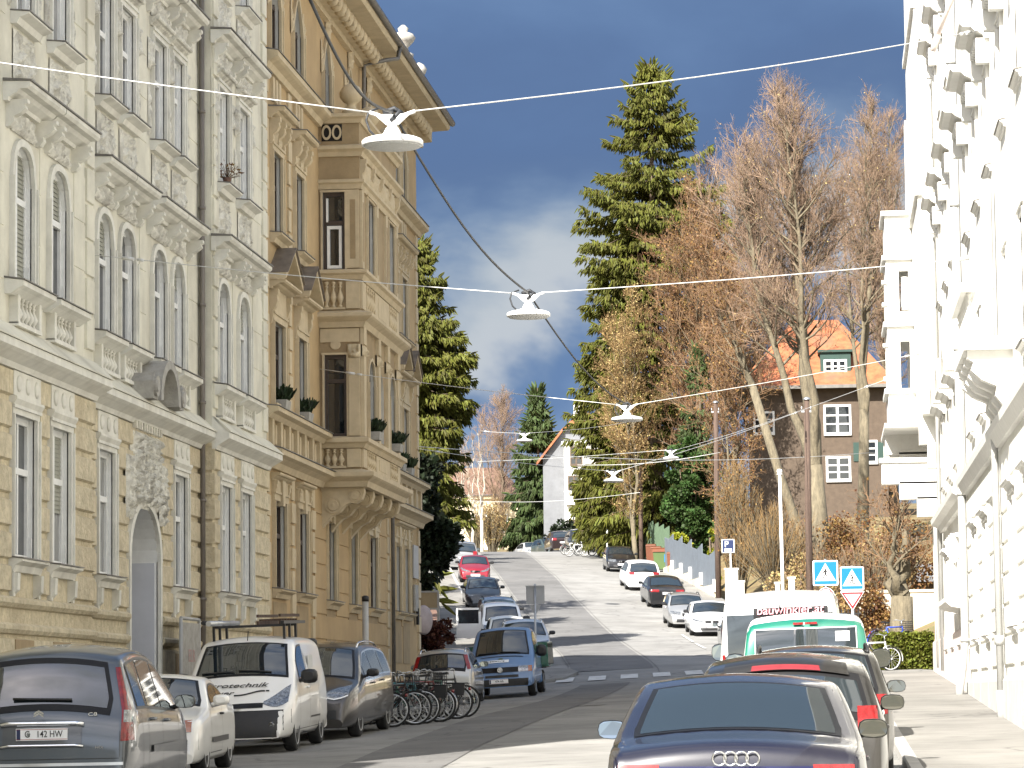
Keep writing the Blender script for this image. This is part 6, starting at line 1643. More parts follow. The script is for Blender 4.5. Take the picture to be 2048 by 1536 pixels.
def door_van():
    S = VAN(L=4.2, W=1.74, z0=.22, top=[(0,.45),(.02,.9),(.05,1.3),(.10,1.66),(.22,1.78),(1.2,1.82),(2.1,1.81),(2.5,1.72),(3.1,1.16),(3.3,1.08),(3.9,.86),(4.1,.74),(4.16,.58),(4.2,.4)], ws=(2.52,3.1), rw=None, axles=(.75,3.4), sides=[(1.9,2.75)], gaps=[1.1,1.8,2.95], handles=[1.95], mirror=(2.75,BLK), belt=[(0,1.06),(1.9,1.06),(3.1,1.0),(4.2,.72)])
    r, c = make_car('parked_van', S, (-13.25, 131.8), rad(189), 'small white van on the hill with its passenger door standing open', 'van', pc('white_panel_paint', (.78,.77,.74), .0, .35))
    hx = c.W/2-.02; hy = 2.9-c.L/2
    dm = thing('x','','',(0,0,0)); bpy.data.objects.remove(dm)
    mb = MB(); mb.M = Matrix.Translation((hx, hy, 0)) @ Matrix.Rotation(rad(72), 4, 'Z')
    mb.box(-.03,.03,-1.05,0,.42,1.02); mb.box(-.03,.03,-1.05,-.97,1.02,1.66); mb.box(-.03,.03,-.10,0,1.02,1.5); mb.box(-.03,.03,-.97,-.1,1.58,1.66)
    d = mb.build('door', pc('white_panel_paint', (0,0,0)), r)
    mb = MB(); mb.M = Matrix.Translation((hx, hy, 0)) @ Matrix.Rotation(rad(72), 4, 'Z'); mb.box(-.01,.01,-.97,-.1,1.02,1.58); mb.build('door_window', M['carglass'], d)
    mb = MB(); mb.M = Matrix.Translation((hx, hy, 0)) @ Matrix.Rotation(rad(72), 4, 'Z'); mb.box(-.075,-.031,-.95,-.1,.46,.96); mb.build('door_lining', M['black'], d)
    mb = MB(); c.p_side(1, [(y, .45, c.zb(y)-.02) for y in (1.85,2.1,2.5,2.85)], .006, mb); mb.build('door_opening', M['dark'], r)
door_van()
simple(WAGON(rails=(.7,2.4,'black')), -14.5, 143.0, 189, 'blue grey estate behind the open white van, partly hidden', pc('blue_grey_paint', (.13,.17,.22), .5), pl=(True,.46))
simple(SED(L=4.6, W=1.76), -16.75, 157.0, 189, 'dark grey saloon on the hill below the red car', pc('graphite_paint', (.035,.038,.042), .5), pl=(True,.44))
r_, c_ = simple(HATCH(L=3.84, top=[(0,.40),(.02,.6),(.05,.82),(.15,.94),(.7,1.0),(.95,1.15),(1.3,1.34),(1.6,1.39),(2.0,1.35),(2.75,.98),(2.9,.94),(3.5,.80),(3.72,.70),(3.8,.55),(3.84,.36)], ws=(2.02,2.73), rw=(.85,1.25), sides=[(1.2,1.6),(1.66,2.3)], gaps=[1.5,2.6], head=[([(.30,.60,.64),(.42,.60,.68),(.56,.62,.73),(.70,.66,.78),(.78,.70,.80)],'clear')]), -18.9, 173.5, 188, 'bright red convertible parked alone near the crest, facing downhill', pc('bright_red_paint', (.20,.005,.014), .2), pl=(True,.42))
simple(SUV(L=4.5, tail=[(lin_cols(.60,.88,.9,1.1,5),'redlens')]), -21.15, 187.0, 9, 'grey off-roader facing uphill under the dark yew, above the red car', pc('grey_silver_paint', (.24,.24,.24), .5), pl=(False,.72))
simple(SED(L=4.7), -23.3, 256.0, 200, 'light silver saloon sunk behind the crest, beside the yellow shrub', pc('silver_white_paint', (.55,.55,.54), .4))
simple(HATCH(L=4.1), -21.4, 251.0, 205, 'teal grey hatchback half hidden at the crest', pc('teal_grey_paint', (.05,.075,.075), .4))
simple(SUV(L=4.7, W=1.92, tail=[(lin_cols(.50,.90,.88,1.06,6),'darklens')]), -19.9, 243.0, 12, 'dark brown off-roader facing uphill, between the teal hatchback and black crossover at the crest', pc('dark_brown_paint', (.03,.020,.020), .5), pl=(False,.72))
simple(SUV(L=4.5), -17.35, 230.5, 192, 'black crossover facing downhill next to the parked bicycles', pc('black_paint', (.010,.010,.012), .3), pl=(True,.5))
simple(HATCH(L=4.2, W=1.76), -12.05, 190.5, 188, 'black hatchback facing downhill below the bicycle rack', pc('black_paint', (.010,.010,.012), .3), pl=(True,.45))
simple(WAGON(L=4.5, W=1.84, rinset=.06, tail=[(lin_cols(.50,.88,.84,.98,6),'darklens')], top=[(0,.40),(.015,.6),(.03,.9),(.1,1.02),(.42,1.40),(.6,1.49),(1.6,1.54),(2.4,1.50),(2.75,1.42),(3.4,1.04),(3.55,.98),(4.1,.83),(4.35,.73),(4.46,.58),(4.5,.38)]), -9.75, 171.0, 9, 'white car seen from behind beside the green container', pc('white_paint', (.80,.80,.80), .0), pl=(False,.66))
r_, c_ = simple(SED(L=4.9, W=1.87, tail=[(lin_cols(.42,.88,.80,.92,8),'redlens')]), -8.05, 161.0, 9, 'black saloon seen from behind, below the white car', pc('black_paint', (.010,.010,.012), .3), pl=(False,.74))
simple(WAGON(rails=(.7,2.4,'black')), -6.35, 147.5, 187, 'silver estate with roof bars facing downhill behind the twin grille saloon', pc('silver_paint', (.42,.42,.41), .6), pl=(True,.46))
r_, c_ = simple(SED(L=4.9, W=1.86, head=[([(.36,.62,.66),(.5,.62,.69),(.66,.64,.73),(.82,.68,.77)],'clear')], ends=[('grille', lin_cols(-.30,-.03,.56,.68,4), 'black_gloss', True), ('grille', lin_cols(.03,.30,.56,.68,4), 'black_gloss', True), ('lower_grille', lin_cols(-.5,.5,.26,.40,8), 'black', True)]), -5.05, 141.3, 186, 'white saloon with twin grille facing downhill before the silver estate', pc('white_grey_paint', (.70,.71,.72), .1), pl=(True,.44))
simple(WAGON(L=4.5), -3.0, 120.5, 4, 'dark grey car largely hidden behind the tall white van', pc('graphite_paint', (.035,.038,.042), .5))
# ------------------------------------------------------------------ trees and shrubs
def gz(x, y): return road_z(x, y) + bank(x, y) - 0.1
def spray(mb, p, d, ln, w, m=0, r=RND):
    """one drooping needle spray: two crossed narrow blades with a ragged end"""
    d = d.normalized(); a = d.cross(Vector((r.uniform(-1,1), r.uniform(-1,1), r.uniform(-.4,.4))))
    if a.length < .1: a = d.cross(Vector((1,0,.2)))
    a.normalize(); b = a.cross(d)
    for q in (a, b):
        mb.face([p-q*w*.35, p+d*ln*.35-q*w, p+d*ln*.75-q*w*.55, p+d*ln, p+d*ln*.7+q*w*.6, p+d*ln*.3+q*w*.95, p+q*w*.3], m)
def spruce(name, label, base, H, Rb, seed, mt='spruce', dens=1.0, start=.06, group=None, lean=0.0, prof=None, scale=1.0):
    r = random.Random(seed); t = thing(name, label, 'tree', base, 0, group)
    mb = MB(); mb.tube([(0,0,-.6),(0,0,H*.3),(lean*.5,0,H*.7),(lean,0,H)], [H*.012+.06,H*.010+.04,H*.005+.02,.02], 8); mb.build('trunk', M['bark_brown'], t)
    fo = MB(); br = MB(); zz0 = [H*(start+(1-start)*.985*u) for u in [r.random()**.92 for _ in range(int(H*2.9*max(.6,dens**.5)))]]+[H*.97, H*.95, H*.93]
    for z in sorted(zz0):
        q = 1-z/H; R = (Rb*min(1, q*prof)**.8*(1-.12*q) if prof else Rb*(q**.8))+.12
        n = r.randint(3, 5)
        for i in range(n):
            a = r.uniform(0, 2*math.pi); ln = R*r.choice((.55,.75,.9,1.0,1.12)); z0 = z+r.uniform(-.25,.25)
            dx, dy = math.cos(a), math.sin(a); P = []
            droop = .20+.22*q; k = 6; tl_ = r.gauss(.14,.17)
            for j in range(k+1):
                s = j/k; zz = z0 + ln*(tl_*s - droop*s*s*1.1 + .30*max(0,s-.7)*1.6) + (.25*ln*s if q < .12 else 0)
                P.append(Vector((lean*z/H+dx*ln*s, dy*ln*s, zz)))
            br.tube(P, [.045*(1-.8*j/k)*(.5+q) for j in range(k+1)], 3, cap=False)
            ns = max(7, int(ln*17*dens))
            for _ in range(ns):
                s = r.uniform(.12, 1.0)**.8; f = s*k; j = min(k-1, int(f)); p = P[j].lerp(P[j+1], f-j)
                side = r.choice((-1,1)); sp = (1-s*.75)*ln*.30+.12
                o = Vector((-dy*side, dx*side, 0))*r.uniform(.15,1)*sp
                p = p+o+Vector((0,0,-abs(r.gauss(0,.10))))
                d = Vector((dx*.45, dy*.45, -r.uniform(.35,1.5)))+Vector((-dy,dx,0))*side*r.uniform(0,.6)
                spray(fo, p, d, r.uniform(.26,.60)*scale*(.6+.5*q), r.uniform(.030,.06)*scale, 0, r)
            spray(fo, P[-1]-(P[-1]-P[-2])*.6, P[-1]-P[-2]+Vector((0,0,.05)), .5*scale, .07*scale, 0, r)
    br.build('limb', M['bark_brown'], t); fo.build('crown', M[mt], t)
    return t
def bare_tree(name, label, base, H, seed, W=3.0, trunk_r=.4, lean=(0,0), bark='bark', twig='twig', leaves=0, leafm='brownleaf', fork=.28, group=None, leaf_sz=.09, stems=3, lat=44, dens=1.0, top_w=.55, tw_r=.0068, crook=1.0, lat0=.04):
    """forked trunk, upright leaders, side limbs filling a crown of half-width W, twigs on twigs"""
    r = random.Random(seed); t = thing(name, label, 'tree', base, 0, group)
    tr = MB(); tw = MB(); lf = MB(); tips = []
    V = Vector
    def wob(k): return V((r.gauss(0,k), r.gauss(0,k), r.gauss(0,k*.6)))
    def path(p, d, ln, k, wig, lift):
        pts = [p]; dd = d.normalized()
        for i in range(k):
            dd = (dd+wob(wig*crook)+V((0,0,lift))).normalized(); pts.append(pts[-1]+dd*ln/k)
        return pts
    def on(P, s):
        f = s*(len(P)-1); j = min(len(P)-2, int(f)); return P[j].lerp(P[j+1], f-j), (P[j+1]-P[j]).normalized()
    def side(d, ang):
        a = r.uniform(0, 6.283); e = d.cross(V((math.cos(a), math.sin(a), .2))).normalized(); return (d*math.cos(ang)+e*math.sin(ang)).normalized()
    def twigs(P, ln, n, l0):
        for _ in range(n):
            p, d = on(P, r.uniform(.12,1)); l = l0*r.uniform(.4,1.1); q = side(d, r.uniform(.4,1.0))+V((0,0,.25)); Q = path(p, q, l, 2, .18, .05)
            tw.tube(Q, [tw_r, tw_r*.8, tw_r*.35], 3, cap=False); tips.append((Q[0], Q[2]))
            for _ in range(2):
                p2, d2 = on(Q, r.uniform(.25,.9)); q2 = side(d2, r.uniform(.4,.9))+V((0,0,.2)); Q2 = [p2, p2+q2.normalized()*l*r.uniform(.3,.6)]
                tw.tube(Q2, [tw_r*.7, tw_r*.3], 3, cap=False); tips.append((Q2[0], Q2[1]))
    hf = H*fork; L0 = V((lean[0], lean[1], 0))
    forkp = V((lean[0]*fork, lean[1]*fork, hf))
    tr.tube([V((0,0,-.8)), V((0,0,0)), forkp*.5+V((r.uniform(-.1,.1),0,0)), forkp], [trunk_r*1.5, trunk_r*1.12, trunk_r*.92, trunk_r*.82], 12)
    leaders = []
    for i in range(stems):
        a = 6.283*i/stems+r.uniform(-.5,.5); off = V((math.cos(a), math.sin(a), 0))*W*top_w*(r.uniform(.35,.9) if i else .1)
        hh = H*(1.0 if i == 0 else r.uniform(.78,.97)); end = L0*(hh/H)+off+V((0,0,hh)); k = 9; P = []
        st = forkp*(r.uniform(.86,1) if i else 1)
        for q in range(k+1):
            u = q/k; b = st.lerp(end, u); b = b + off*.25*math.sin(math.pi*u) + (wob(.10*crook)*(1 if 0 < q < k else 0)); P.append(b)
        r0 = trunk_r*(.78 if i == 0 else .55)
        tr.tube(P, [max(.012, r0*(1-.97*(q/k)**.8)) for q in range(k+1)], 8, cap=False); leaders.append((P, r0))
    for P, r0 in leaders:
        n = int(lat*(1.2 if P is leaders[0][0] else .8)*dens)
        for i in range(n):
            s = r.uniform(lat0, 1.0)**.85; p, d = on(P, s)
            h = p.z/H; env = max(.18, math.sin(math.pi*min(1, max(0, (h-fork*.6)/(1.08-fork*.6)))**.85))
            a = r.uniform(0, 6.283); tilt = (1.05-.55*s)*r.uniform(.75,1.2); out = V((math.cos(a), math.sin(a), 0))
            ln = W*env*r.uniform(.45,1.05)
            Q = path(p, out*math.sin(tilt)+V((0,0,math.cos(tilt))), ln, 5, .16, .07)
            rr = max(.018, min(r0*.5*(1-s*.8), .03+ln*.014)); tr.tube(Q, [rr*(1-.85*k/5) for k in range(6)], 4, cap=False)
            for _ in range(int(4+ln*2.6)):
                p2, d2 = on(Q, r.uniform(.15,1)); l2 = ln*r.uniform(.22,.5)+.2; S = path(p2, side(d2, r.uniform(.5,1.0))+V((0,0,.2)), l2, 3, .18, .06)
                tw.tube(S, [.016,.013,.010,.006], 3, cap=False); twigs(S, l2, int((2.4+l2*3.4)*dens), .34+.05*W)
            twigs(Q, ln, 4, .4)
    for i in range(leaves):
        a, b = r.choice(tips); p = a.lerp(b, r.uniform(.2,1)); s = leaf_sz*r.uniform(.5,1.3)
        u = V((r.gauss(0,1),r.gauss(0,1),r.gauss(0,1))).normalized()*s; v = u.cross(V((r.gauss(0,1),r.gauss(0,1),r.gauss(0,1)))).normalized()*s*.6
        lf.face([p, p+u*.5+v*.7, p+u*1.1, p+u*.5-v*.7])

    tr.build('trunk', M[bark], t); tw.build('twigs', M[twig], t)
    if leaves: lf.build('withered_leaves', M[leafm], t)
    return t
def leafy(name, label, base, dims, n, mt, seed, cat='shrub', lsz=.12, stem=True, shape='ovoid', lumps=14, group=None, core=True, z0=0.0):
    """crown of small leaf faces gathered in clumps through a volume"""
    r = random.Random(seed); t = thing(name, label, cat, base, 0, group); a, b, h = dims
    if stem:
        mb = MB()
        for i in range(5):
            x, y = r.uniform(-.3,.3)*a, r.uniform(-.3,.3)*b; mb.tube([(x*.2,y*.2,-.4),(x*.6,y*.6,h*.3),(x*1.3,y*1.3,h*.75)], [.09+.01*h,.06+.005*h,.02], 5)
        mb.build('stem', M['bark_brown'], t)
    cl = []
    while len(cl) < lumps:
        x, y, z = r.uniform(-1,1), r.uniform(-1,1), r.uniform(0,1)
        if shape == 'ovoid': ok = x*x+y*y+(2*z-1)**2 < 1.0
        elif shape == 'cone': ok = math.hypot(x,y) < (1-z)**.8+.06
        else: ok = True
        if ok: cl.append((Vector((x*a*.8,y*b*.8,z0+.04*h+z*(h-z0)*.92)), r.uniform(.16,.34)*min(a,h)))
    mb = MB()
    for i in range(n):
        c, R = r.choice(cl); v = Vector((r.gauss(0,1),r.gauss(0,1),r.gauss(0,.85))); v = v.normalized()*R*(1.05-.6*r.random()**2)
        p = c+v; s = lsz*r.uniform(.6,1.5); u = (v.normalized()+Vector((r.gauss(0,.6),r.gauss(0,.6),r.gauss(0,.6)))).normalized()*s
        w = u.cross(Vector((r.gauss(0,1),r.gauss(0,1),r.gauss(0,1)))).normalized()*s*.55
        mb.face([p-u*.3, p+u*.3+w, p+u*1.1, p+u*.3-w])
    mb.build('foliage', M[mt], t)
    return t
def fan_bush(name, label, base, H, R, n, seed, mt, leaves=0, lm='brownleaf', clear=.0, cat='shrub', trunk=0.0):
    r = random.Random(seed); t = thing(name, label, cat, base); mb = MB(); tw = MB(); lf = MB()
    if trunk: mb.tube([(0,0,-.4),(0,0,clear)], [trunk,trunk*.9], 8)
    for i in range(n):
        a = r.uniform(0,6.283); q = r.random()**.6*R; h = H*r.uniform(.62,1.0)*(1-.25*(q/R)**2)
        d = Vector((math.cos(a)*q, math.sin(a)*q, h)); o = Vector((math.cos(a),math.sin(a),0))*r.uniform(0,.15)*(1 if not trunk else .2)
        P = [o+Vector((0,0,clear)), o+Vector((d.x*.28, d.y*.28, clear+(h-clear)*.4)), o+Vector((d.x*.7,d.y*.7,clear+(h-clear)*.75)), o+Vector((d.x,d.y,h))]
        mb.tube(P, [.03,.022,.014,.006], 4, cap=False)
        for k in range(9):
            s = r.uniform(.3,1.0)*3; j = min(2,int(s)); p = P[j].lerp(P[j+1], s-j); e = p+Vector((r.gauss(d.x*.12,.25),r.gauss(d.y*.12,.25),r.uniform(.3,.9)))*(.25+H*.07)
            tw.tube([p, p.lerp(e,.5)+Vector((0,0,.04)), e], [.009,.007,.003], 3, cap=False)
            for _ in range(leaves):
                c = p.lerp(e, r.random()); s2 = r.uniform(.05,.11); u = Vector((r.gauss(0,1),r.gauss(0,1),r.gauss(0,1))).normalized()*s2; v = u.cross(Vector((r.gauss(0,1),r.gauss(0,1),1))).normalized()*s2*.6
                lf.face([c, c+u*.5+v, c+u*1.1, c+u*.5-v])
    mb.build('stems', M['bark'], t); tw.build('twigs', M[mt], t)
    if leaves: lf.build('leaves', M[lm], t)
    return t
def tpos(px, Y):  # a stand on the slope at the lateral offset seen at that bearing
    x = at(px, 1200, Y).x; return (x, Y, gz(x, Y))
def plant_trees():
    def th(px, Y, ytop):
        x = at(px, (ytop*2+1050)/3, Y).x; b = (x, Y, gz(x, Y)); return b, at(px, ytop, Y).z-b[2]
    b, h = th(1305, 205, 118); spruce('spruce_tree', 'tallest olive green spruce with ragged top beside the rusty beech', b, h, 4.9, 3, dens=1.9, scale=1.25, prof=3.0)
    b, h = th(1238, 212, 590); spruce('spruce_tree', 'broad lower spruce leaning over the kerb left of the tallest spruce', b, h, 3.4, 8, dens=1.9, scale=1.2, prof=3.0)
    def bt(px, Y, ytop, W, label, seed, name='bare_tree', **k):
        b, h = th(px, Y, ytop); return bare_tree(name, label, b, h, seed, W=W, **k)
    bt(1385, 198, 372, 4.6, 'rusty brown beech with withered leaves beside the tall spruce', 5, 'copper_beech', trunk_r=.30, twig='twig', leaves=17000, leafm='brownleaf', fork=.12, leaf_sz=.12, stems=4, lat=46)
    bt(1262, 196, 590, 3.0, 'thin tan birch in front of the spruce with golden leaves', 15, 'birch_tree', trunk_r=.18, twig='twig_tan', leaves=11000, leafm='paleleaf', fork=.12, leaf_sz=.09, stems=3, lat=34)
    bt(1640, 150, 185, 4.4, 'largest bare tree with thick pale forked trunk in front of the villa', 21, trunk_r=.50, lean=(-2.0,0), twig='twig_violet', leaves=2600, leafm='paleleaf', fork=.26, leaf_sz=.08, stems=4, lat=50, lat0=.30)
    bt(1712, 165, 215, 3.4, 'slim bare tree standing beside the white loggia', 33, trunk_r=.30, lean=(.8,0), twig='twig_violet', leaves=1500, leafm='paleleaf', fork=.3, leaf_sz=.08, stems=3, lat=44, lat0=.25)
    bt(1775, 200, 235, 4.2, 'distant bare tree with pinkish crown behind the villa roof', 44, trunk_r=.34, twig='twig_violet', fork=.25, stems=4, lat=46)
    bt(1616, 162, 470, 2.7, 'leaning bare tree with tilted trunk in front of the villa', 55, 'leaning_tree', trunk_r=.25, lean=(-5.2,0), twig='twig', leaves=4500, leafm='brownleaf', fork=.55, leaf_sz=.10, stems=3, lat=22)
    bt(1500, 208, 285, 4.6, 'violet grey bare tree between copper beech and villa', 61, trunk_r=.28, twig='twig_violet', leaves=3500, leafm='brownleaf', fork=.18, leaf_sz=.11, stems=4, lat=48)
    bt(1460, 182, 520, 3.4, 'low rusty tree filling the gap between the dark fir and the leaning trunk', 66, 'copper_beech', trunk_r=.2, twig='twig', leaves=11000, leafm='brownleaf', fork=.10, leaf_sz=.11, stems=4, lat=36)
    bt(1800, 104, 1000, 2.2, 'stout mossy trunk with side branches behind the clipped hedge', 71, 'garden_tree', trunk_r=.42, twig='twig', leaves=500, leafm='brownleaf', fork=.42, stems=3, lat=12, dens=.6)
    b, h = th(1395, 194, 690); spruce('fir_tree', 'narrow dark green fir in front of the copper beech', b, h, 1.9, 81, 'spruce_blue', dens=1.5, start=.2)
    b, h = th(1376, 190, 872); leafy('yew', 'big rounded green yew above the grey garden fence', b, (1.75,1.6,h), 22000, 'yew', 82, 'tree', .13, lumps=46)
    b = tpos(1205, 216); leafy('evergreen_tree', 'hanging green evergreen by the railing below the spruce', b, (1.9,1.9,7.0), 12000, 'spruce', 83, 'tree', .15, lumps=34)
    b, h = th(1424, 170, 1040); leafy('thuja', 'slender yellow green thuja behind the grey fence boards', b, (.42,.42,h), 3500, 'thuja', 84, 'shrub', .09, shape='cone', lumps=30)
    b, h = th(1362, 188, 1060); leafy('yellow_shrub', 'small yellow green shrub beside the dark yew', (b[0],b[1]-2,b[2]), (.8,.8,h), 2000, 'thuja', 85, 'shrub', .1, lumps=14)
    b, h = th(1474, 160, 905); fan_bush('hornbeam_bush', 'dense tan hornbeam column left of the vase shaped bush', (b[0],b[1],b[2]-.2), h, 1.15, 330, 86, 'twig_tan', 1, 'brownleaf')
    b, h = th(1543, 148, 930); fan_bush('vase_bush', 'vase shaped bare bush on a single pale stem behind the white van', b, h-1.3, 1.9, 220, 87, 'twig_tan', 0, clear=1.3, trunk=.13, cat='tree')
    for i, (px, Y, lab, dm, n) in enumerate(((1655,124,'brown beech hedge below the large forked trunk',(1.4,1.2,2.3),5200),(1722,118,'orange brown leafy shrub behind the yield sign',(1.3,1.1,2.7),5000),(1770,128,'pale withered shrub between the stout trunk and the yield sign',(1.4,1.2,3.6),4200),(1700,150,'tall tan thicket at the foot of the villa',(2.0,1.6,3.6),6000),(1600,146,'brown thicket behind the white mast',(1.8,1.4,3.0),5000),(1812,128,'rusty thicket beside the white loggia house',(1.4,1.2,4.0),4200))):
        b = tpos(px, Y); leafy('beech_shrub', lab, b, dm, int(n*.9), 'brownleaf' if i % 2 else 'paleleaf', 90+i, 'shrub', .075, lumps=46, group='withered shrubs in the garden')
    for i, (px, Y, H, lab) in enumerate(((1668,132,3.9,'bare twiggy thicket between the crossing signs and the forked trunk'),(1745,124,4.2,'bare twiggy thicket left of the stout mossy trunk'),(1625,150,4.5,'bare twiggy thicket behind the dark timber pole'))):
        b = tpos(px, Y); fan_bush('bare_thicket', lab, b, H, 1.6, 120, 140+i, 'twig', 1, 'brownleaf')
    # left side
    spruce('spruce_tree', 'tall sunlit column shaped spruce rising behind the ochre corner house', (-15.75, 124, gz(-15.75,124)), at(838,478,124).z-gz(-15.75,124), 2.1, 12, dens=5.5, scale=.72, start=.34, prof=4.0)
    for i, (x, y, h) in enumerate(((-21.5,139,21),(-26.5,150,19),(-27.5,190,17),(-20.5,131,17),(-19.0,135,14.5),(-20.6,146,14),(-26.5,184,14),(-29.5,200,15))): spruce('spruce_tree', 'spruce in the gardens hidden behind the ochre house', (x,y,gz(x,y)), h, 3.2, 200+i, dens=.35, scale=2.0, group='garden spruces behind the ochre house')
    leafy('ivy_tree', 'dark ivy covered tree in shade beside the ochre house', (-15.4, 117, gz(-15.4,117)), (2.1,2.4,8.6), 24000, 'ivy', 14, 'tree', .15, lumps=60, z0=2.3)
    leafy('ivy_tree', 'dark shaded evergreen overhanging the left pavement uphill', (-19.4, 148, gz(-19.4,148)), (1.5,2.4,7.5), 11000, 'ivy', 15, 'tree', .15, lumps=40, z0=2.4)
    leafy('copper_hedge', 'dark reddish clipped hedge beside the round mirror at the ochre house', (-12.75, 103.5, gz(-12.75,103.5)), (.62,2.4,2.1), 11000, 'copper', 16, 'hedge', .08, lumps=60, shape='box')
    # head of the street
    b, h = th(1076, 268, 776); spruce('blue_spruce', 'small pointed spruce standing before the white gabled house', b, h, 3.3, 24, 'spruce_blue', dens=2.4, start=.03, scale=1.6)
    for i, (px, Y, H, lab) in enumerate(((928, 250, 9.5, 'white stemmed birch leftmost at the head of the street'), (965, 256, 11.0, 'white stemmed birch with forked top near the pale yellow house'), (948, 262, 10.2, 'white stemmed birch between its two neighbours at the head of the street'))):
        b = tpos(px, Y); bare_tree('birch_tree', lab, b, H, 100+i, W=1.3, trunk_r=.15, bark='birch', twig='twig_violet', fork=.3, stems=3, lat=14, dens=.7, group='birches at the head of the street')
    b = tpos(1005, 300); bare_tree('bare_tree', 'round pinkish bare tree on the skyline behind the birches', b, 15.4, 120, W=3.2, trunk_r=.25, bark='bark_brown', twig='twig_violet', fork=.15, stems=4, lat=34)
    b = tpos(985, 262); fan_bush('golden_bush', 'golden tan bush at the crest beside the silver saloon', b, 5.2, 1.6, 150, 121, 'twig_tan', 3, 'paleleaf')
    b = tpos(955, 270); fan_bush('golden_bush', 'pale tan bush in front of the yellow house, left of its twin', b, 6.0, 2.0, 120, 122, 'twig_tan', 1, 'paleleaf')
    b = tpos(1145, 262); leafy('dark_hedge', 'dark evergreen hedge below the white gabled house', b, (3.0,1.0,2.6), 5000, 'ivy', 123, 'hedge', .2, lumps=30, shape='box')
    # clipped hedge at the end of the right pavement
    r = random.Random(9); x0, x1, y0, y1 = 1.45, 3.05, 90.2, 92.4
    t = thing('clipped_hedge', 'clipped yellow green box hedge where the pavement ends at the white loggia house', 'hedge', ((x0+x1)/2, y0, road_z(2,91)))
    mb = MB(); mb.box(-(x1-x0)/2+.12, (x1-x0)/2-.12, .12, y1-y0-.12, -.2, 1.0); mb.build('branches', M['bark_brown'], t)
    mb = MB()
    for i in range(9000):
        f = r.random(); X = (x1-x0)/2
        if f < .55: p = Vector((r.uniform(-X,X), r.gauss(.06,.05), r.uniform(0,1.12)))
        elif f < .85: p = Vector((r.uniform(-X,X), r.uniform(0,y1-y0), r.gauss(1.10,.035)))
        else: p = Vector((-X+r.gauss(.04,.04), r.uniform(0,y1-y0), r.uniform(0,1.12)))
        s = r.uniform(.03,.065); u = Vector((r.gauss(0,1),r.gauss(0,1),r.gauss(0,1))).normalized()*s; v = u.cross(Vector((r.gauss(0,1),r.gauss(0,1),r.gauss(0,1)))).normalized()*s*.6
        mb.face([p-u, p+v, p+u, p-v])
    mb.build('foliage', M['hedge'], t)
plant_trees()
# ------------------------------------------------------------------ lamps on catenary wires
def lamp(label, P, dia, left, right):
    t = thing('hanging_street_lamp', label, 'street lamp', P, 0, 'street lamps hung over the road')
    R = dia/2
    mb = MB(); mb.lathe((0,0,0), [(.02,.15),(.07,.146),(.09,.11),(.105,.075),(.18,.048),(.28,.028),(R*.95,.008),(R,-.012),(R,-.055),(R*.97,-.06)], 28); mb.build('shade', M['white_metal'], t)
    mb = MB(); mb.lathe((0,0,-.065), [(R*.94,.004),(R*.9,-.012),(.02,-.02)], 24); mb.build('diffuser', M['curtain'], t)
    mb = MB(); mb.box(-.05,.05,-.04,.04,.14,.2); mb.prism([(-.2,-.02,.30),(.2,-.02,.30),(.07,-.02,.18),(-.07,-.02,.18)], [(-.2,.02,.30),(.2,.02,.30),(.07,.02,.18),(-.07,.02,.18)])
    mb.tube([(-.26,0,.33),(-.14,0,.29)], .022, 6); mb.tube([(.14,0,.29),(.26,0,.33)], .022, 6); mb.build('hanger', M['white_metal'], t)
    mb = MB(); mb.tube([(-.02,0,.22),(.1,0,.33),(.02,.05,.37),(-.1,0,.32)], .035, 6); mb.tube([(-.15,0,.38),(-.27,0,.34),(-.3,0,.24),(-.26,0,.12),(-.2,0,.06)], .014, 5); mb.build('junction_box', M['cable'], t)
    w = thing('span_wire', 'bright steel span wire carrying the '+label.split(',')[0].replace('white enamel lamp ','lamp '), 'wire', (0,0,0), 0, 'span wires')
    mb = MB(); c = Vector(P)+Vector((0,0,.33))
    for s, q in ((-1,left), (1,right)):
        q = Vector(q); a = c+Vector((s*.24,0,0)); pts = [a.lerp(q, k/10)-Vector((0,0,.10*math.sin(math.pi*k/10)*min(1,(q-a).length/20))) for k in range(11)]
        mb.tube(pts, .0085, 5)
        b = pts[-1].lerp(pts[-2], .9 if s < 0 else .55); 
        dd = (pts[-2]-pts[-1]).normalized()
        mb.tube([b, b+dd*.22], .034, 6); mb.tube([b+dd*.3, b+dd*.42], .028, 6)
    mb.build('wire', M['wire'], w)
    return Vector(P)
lp = []
l1 = at(785, 281, 35.5); lp.append(lamp('largest white enamel lamp, hung before the ochre eaves', l1, .70, on_x(-620, 30, -12.5), on_x(1986, 56, 2.95)))
l2 = at(1057, 626, 51.5); lp.append(lamp('white enamel lamp second from the camera, before the clouds', l2, .71, on_x(172, 508, -12.55), on_x(1985, 512, 2.95)))
l3 = at(1254, 836, 77.0); lp.append(lamp('white enamel lamp third from the camera, before the spruce', l3, .76, on_x(640, 738, -12.35), (2.95, 82, at(1840,702,82).z)))
l5 = at(1227, 960, 112.0); lp.append(lamp('white enamel lamp hung before the brown trees below the third lamp', l5, .70, on_x(834, 897, -12.45), at(1612, 818, 128)))
l4 = at(1342, 915, 140.0); lp.append(lamp('white enamel lamp beside the dark fir', l4, .70, at(900, 925, 150), at(1770, 760, 88.4)))
l6 = at(1049, 880, 152.0); lp.append(lamp('white enamel lamp hung before the small pointed spruce', l6, .75, at(962, 862, 155), at(1280, 840, 172)))
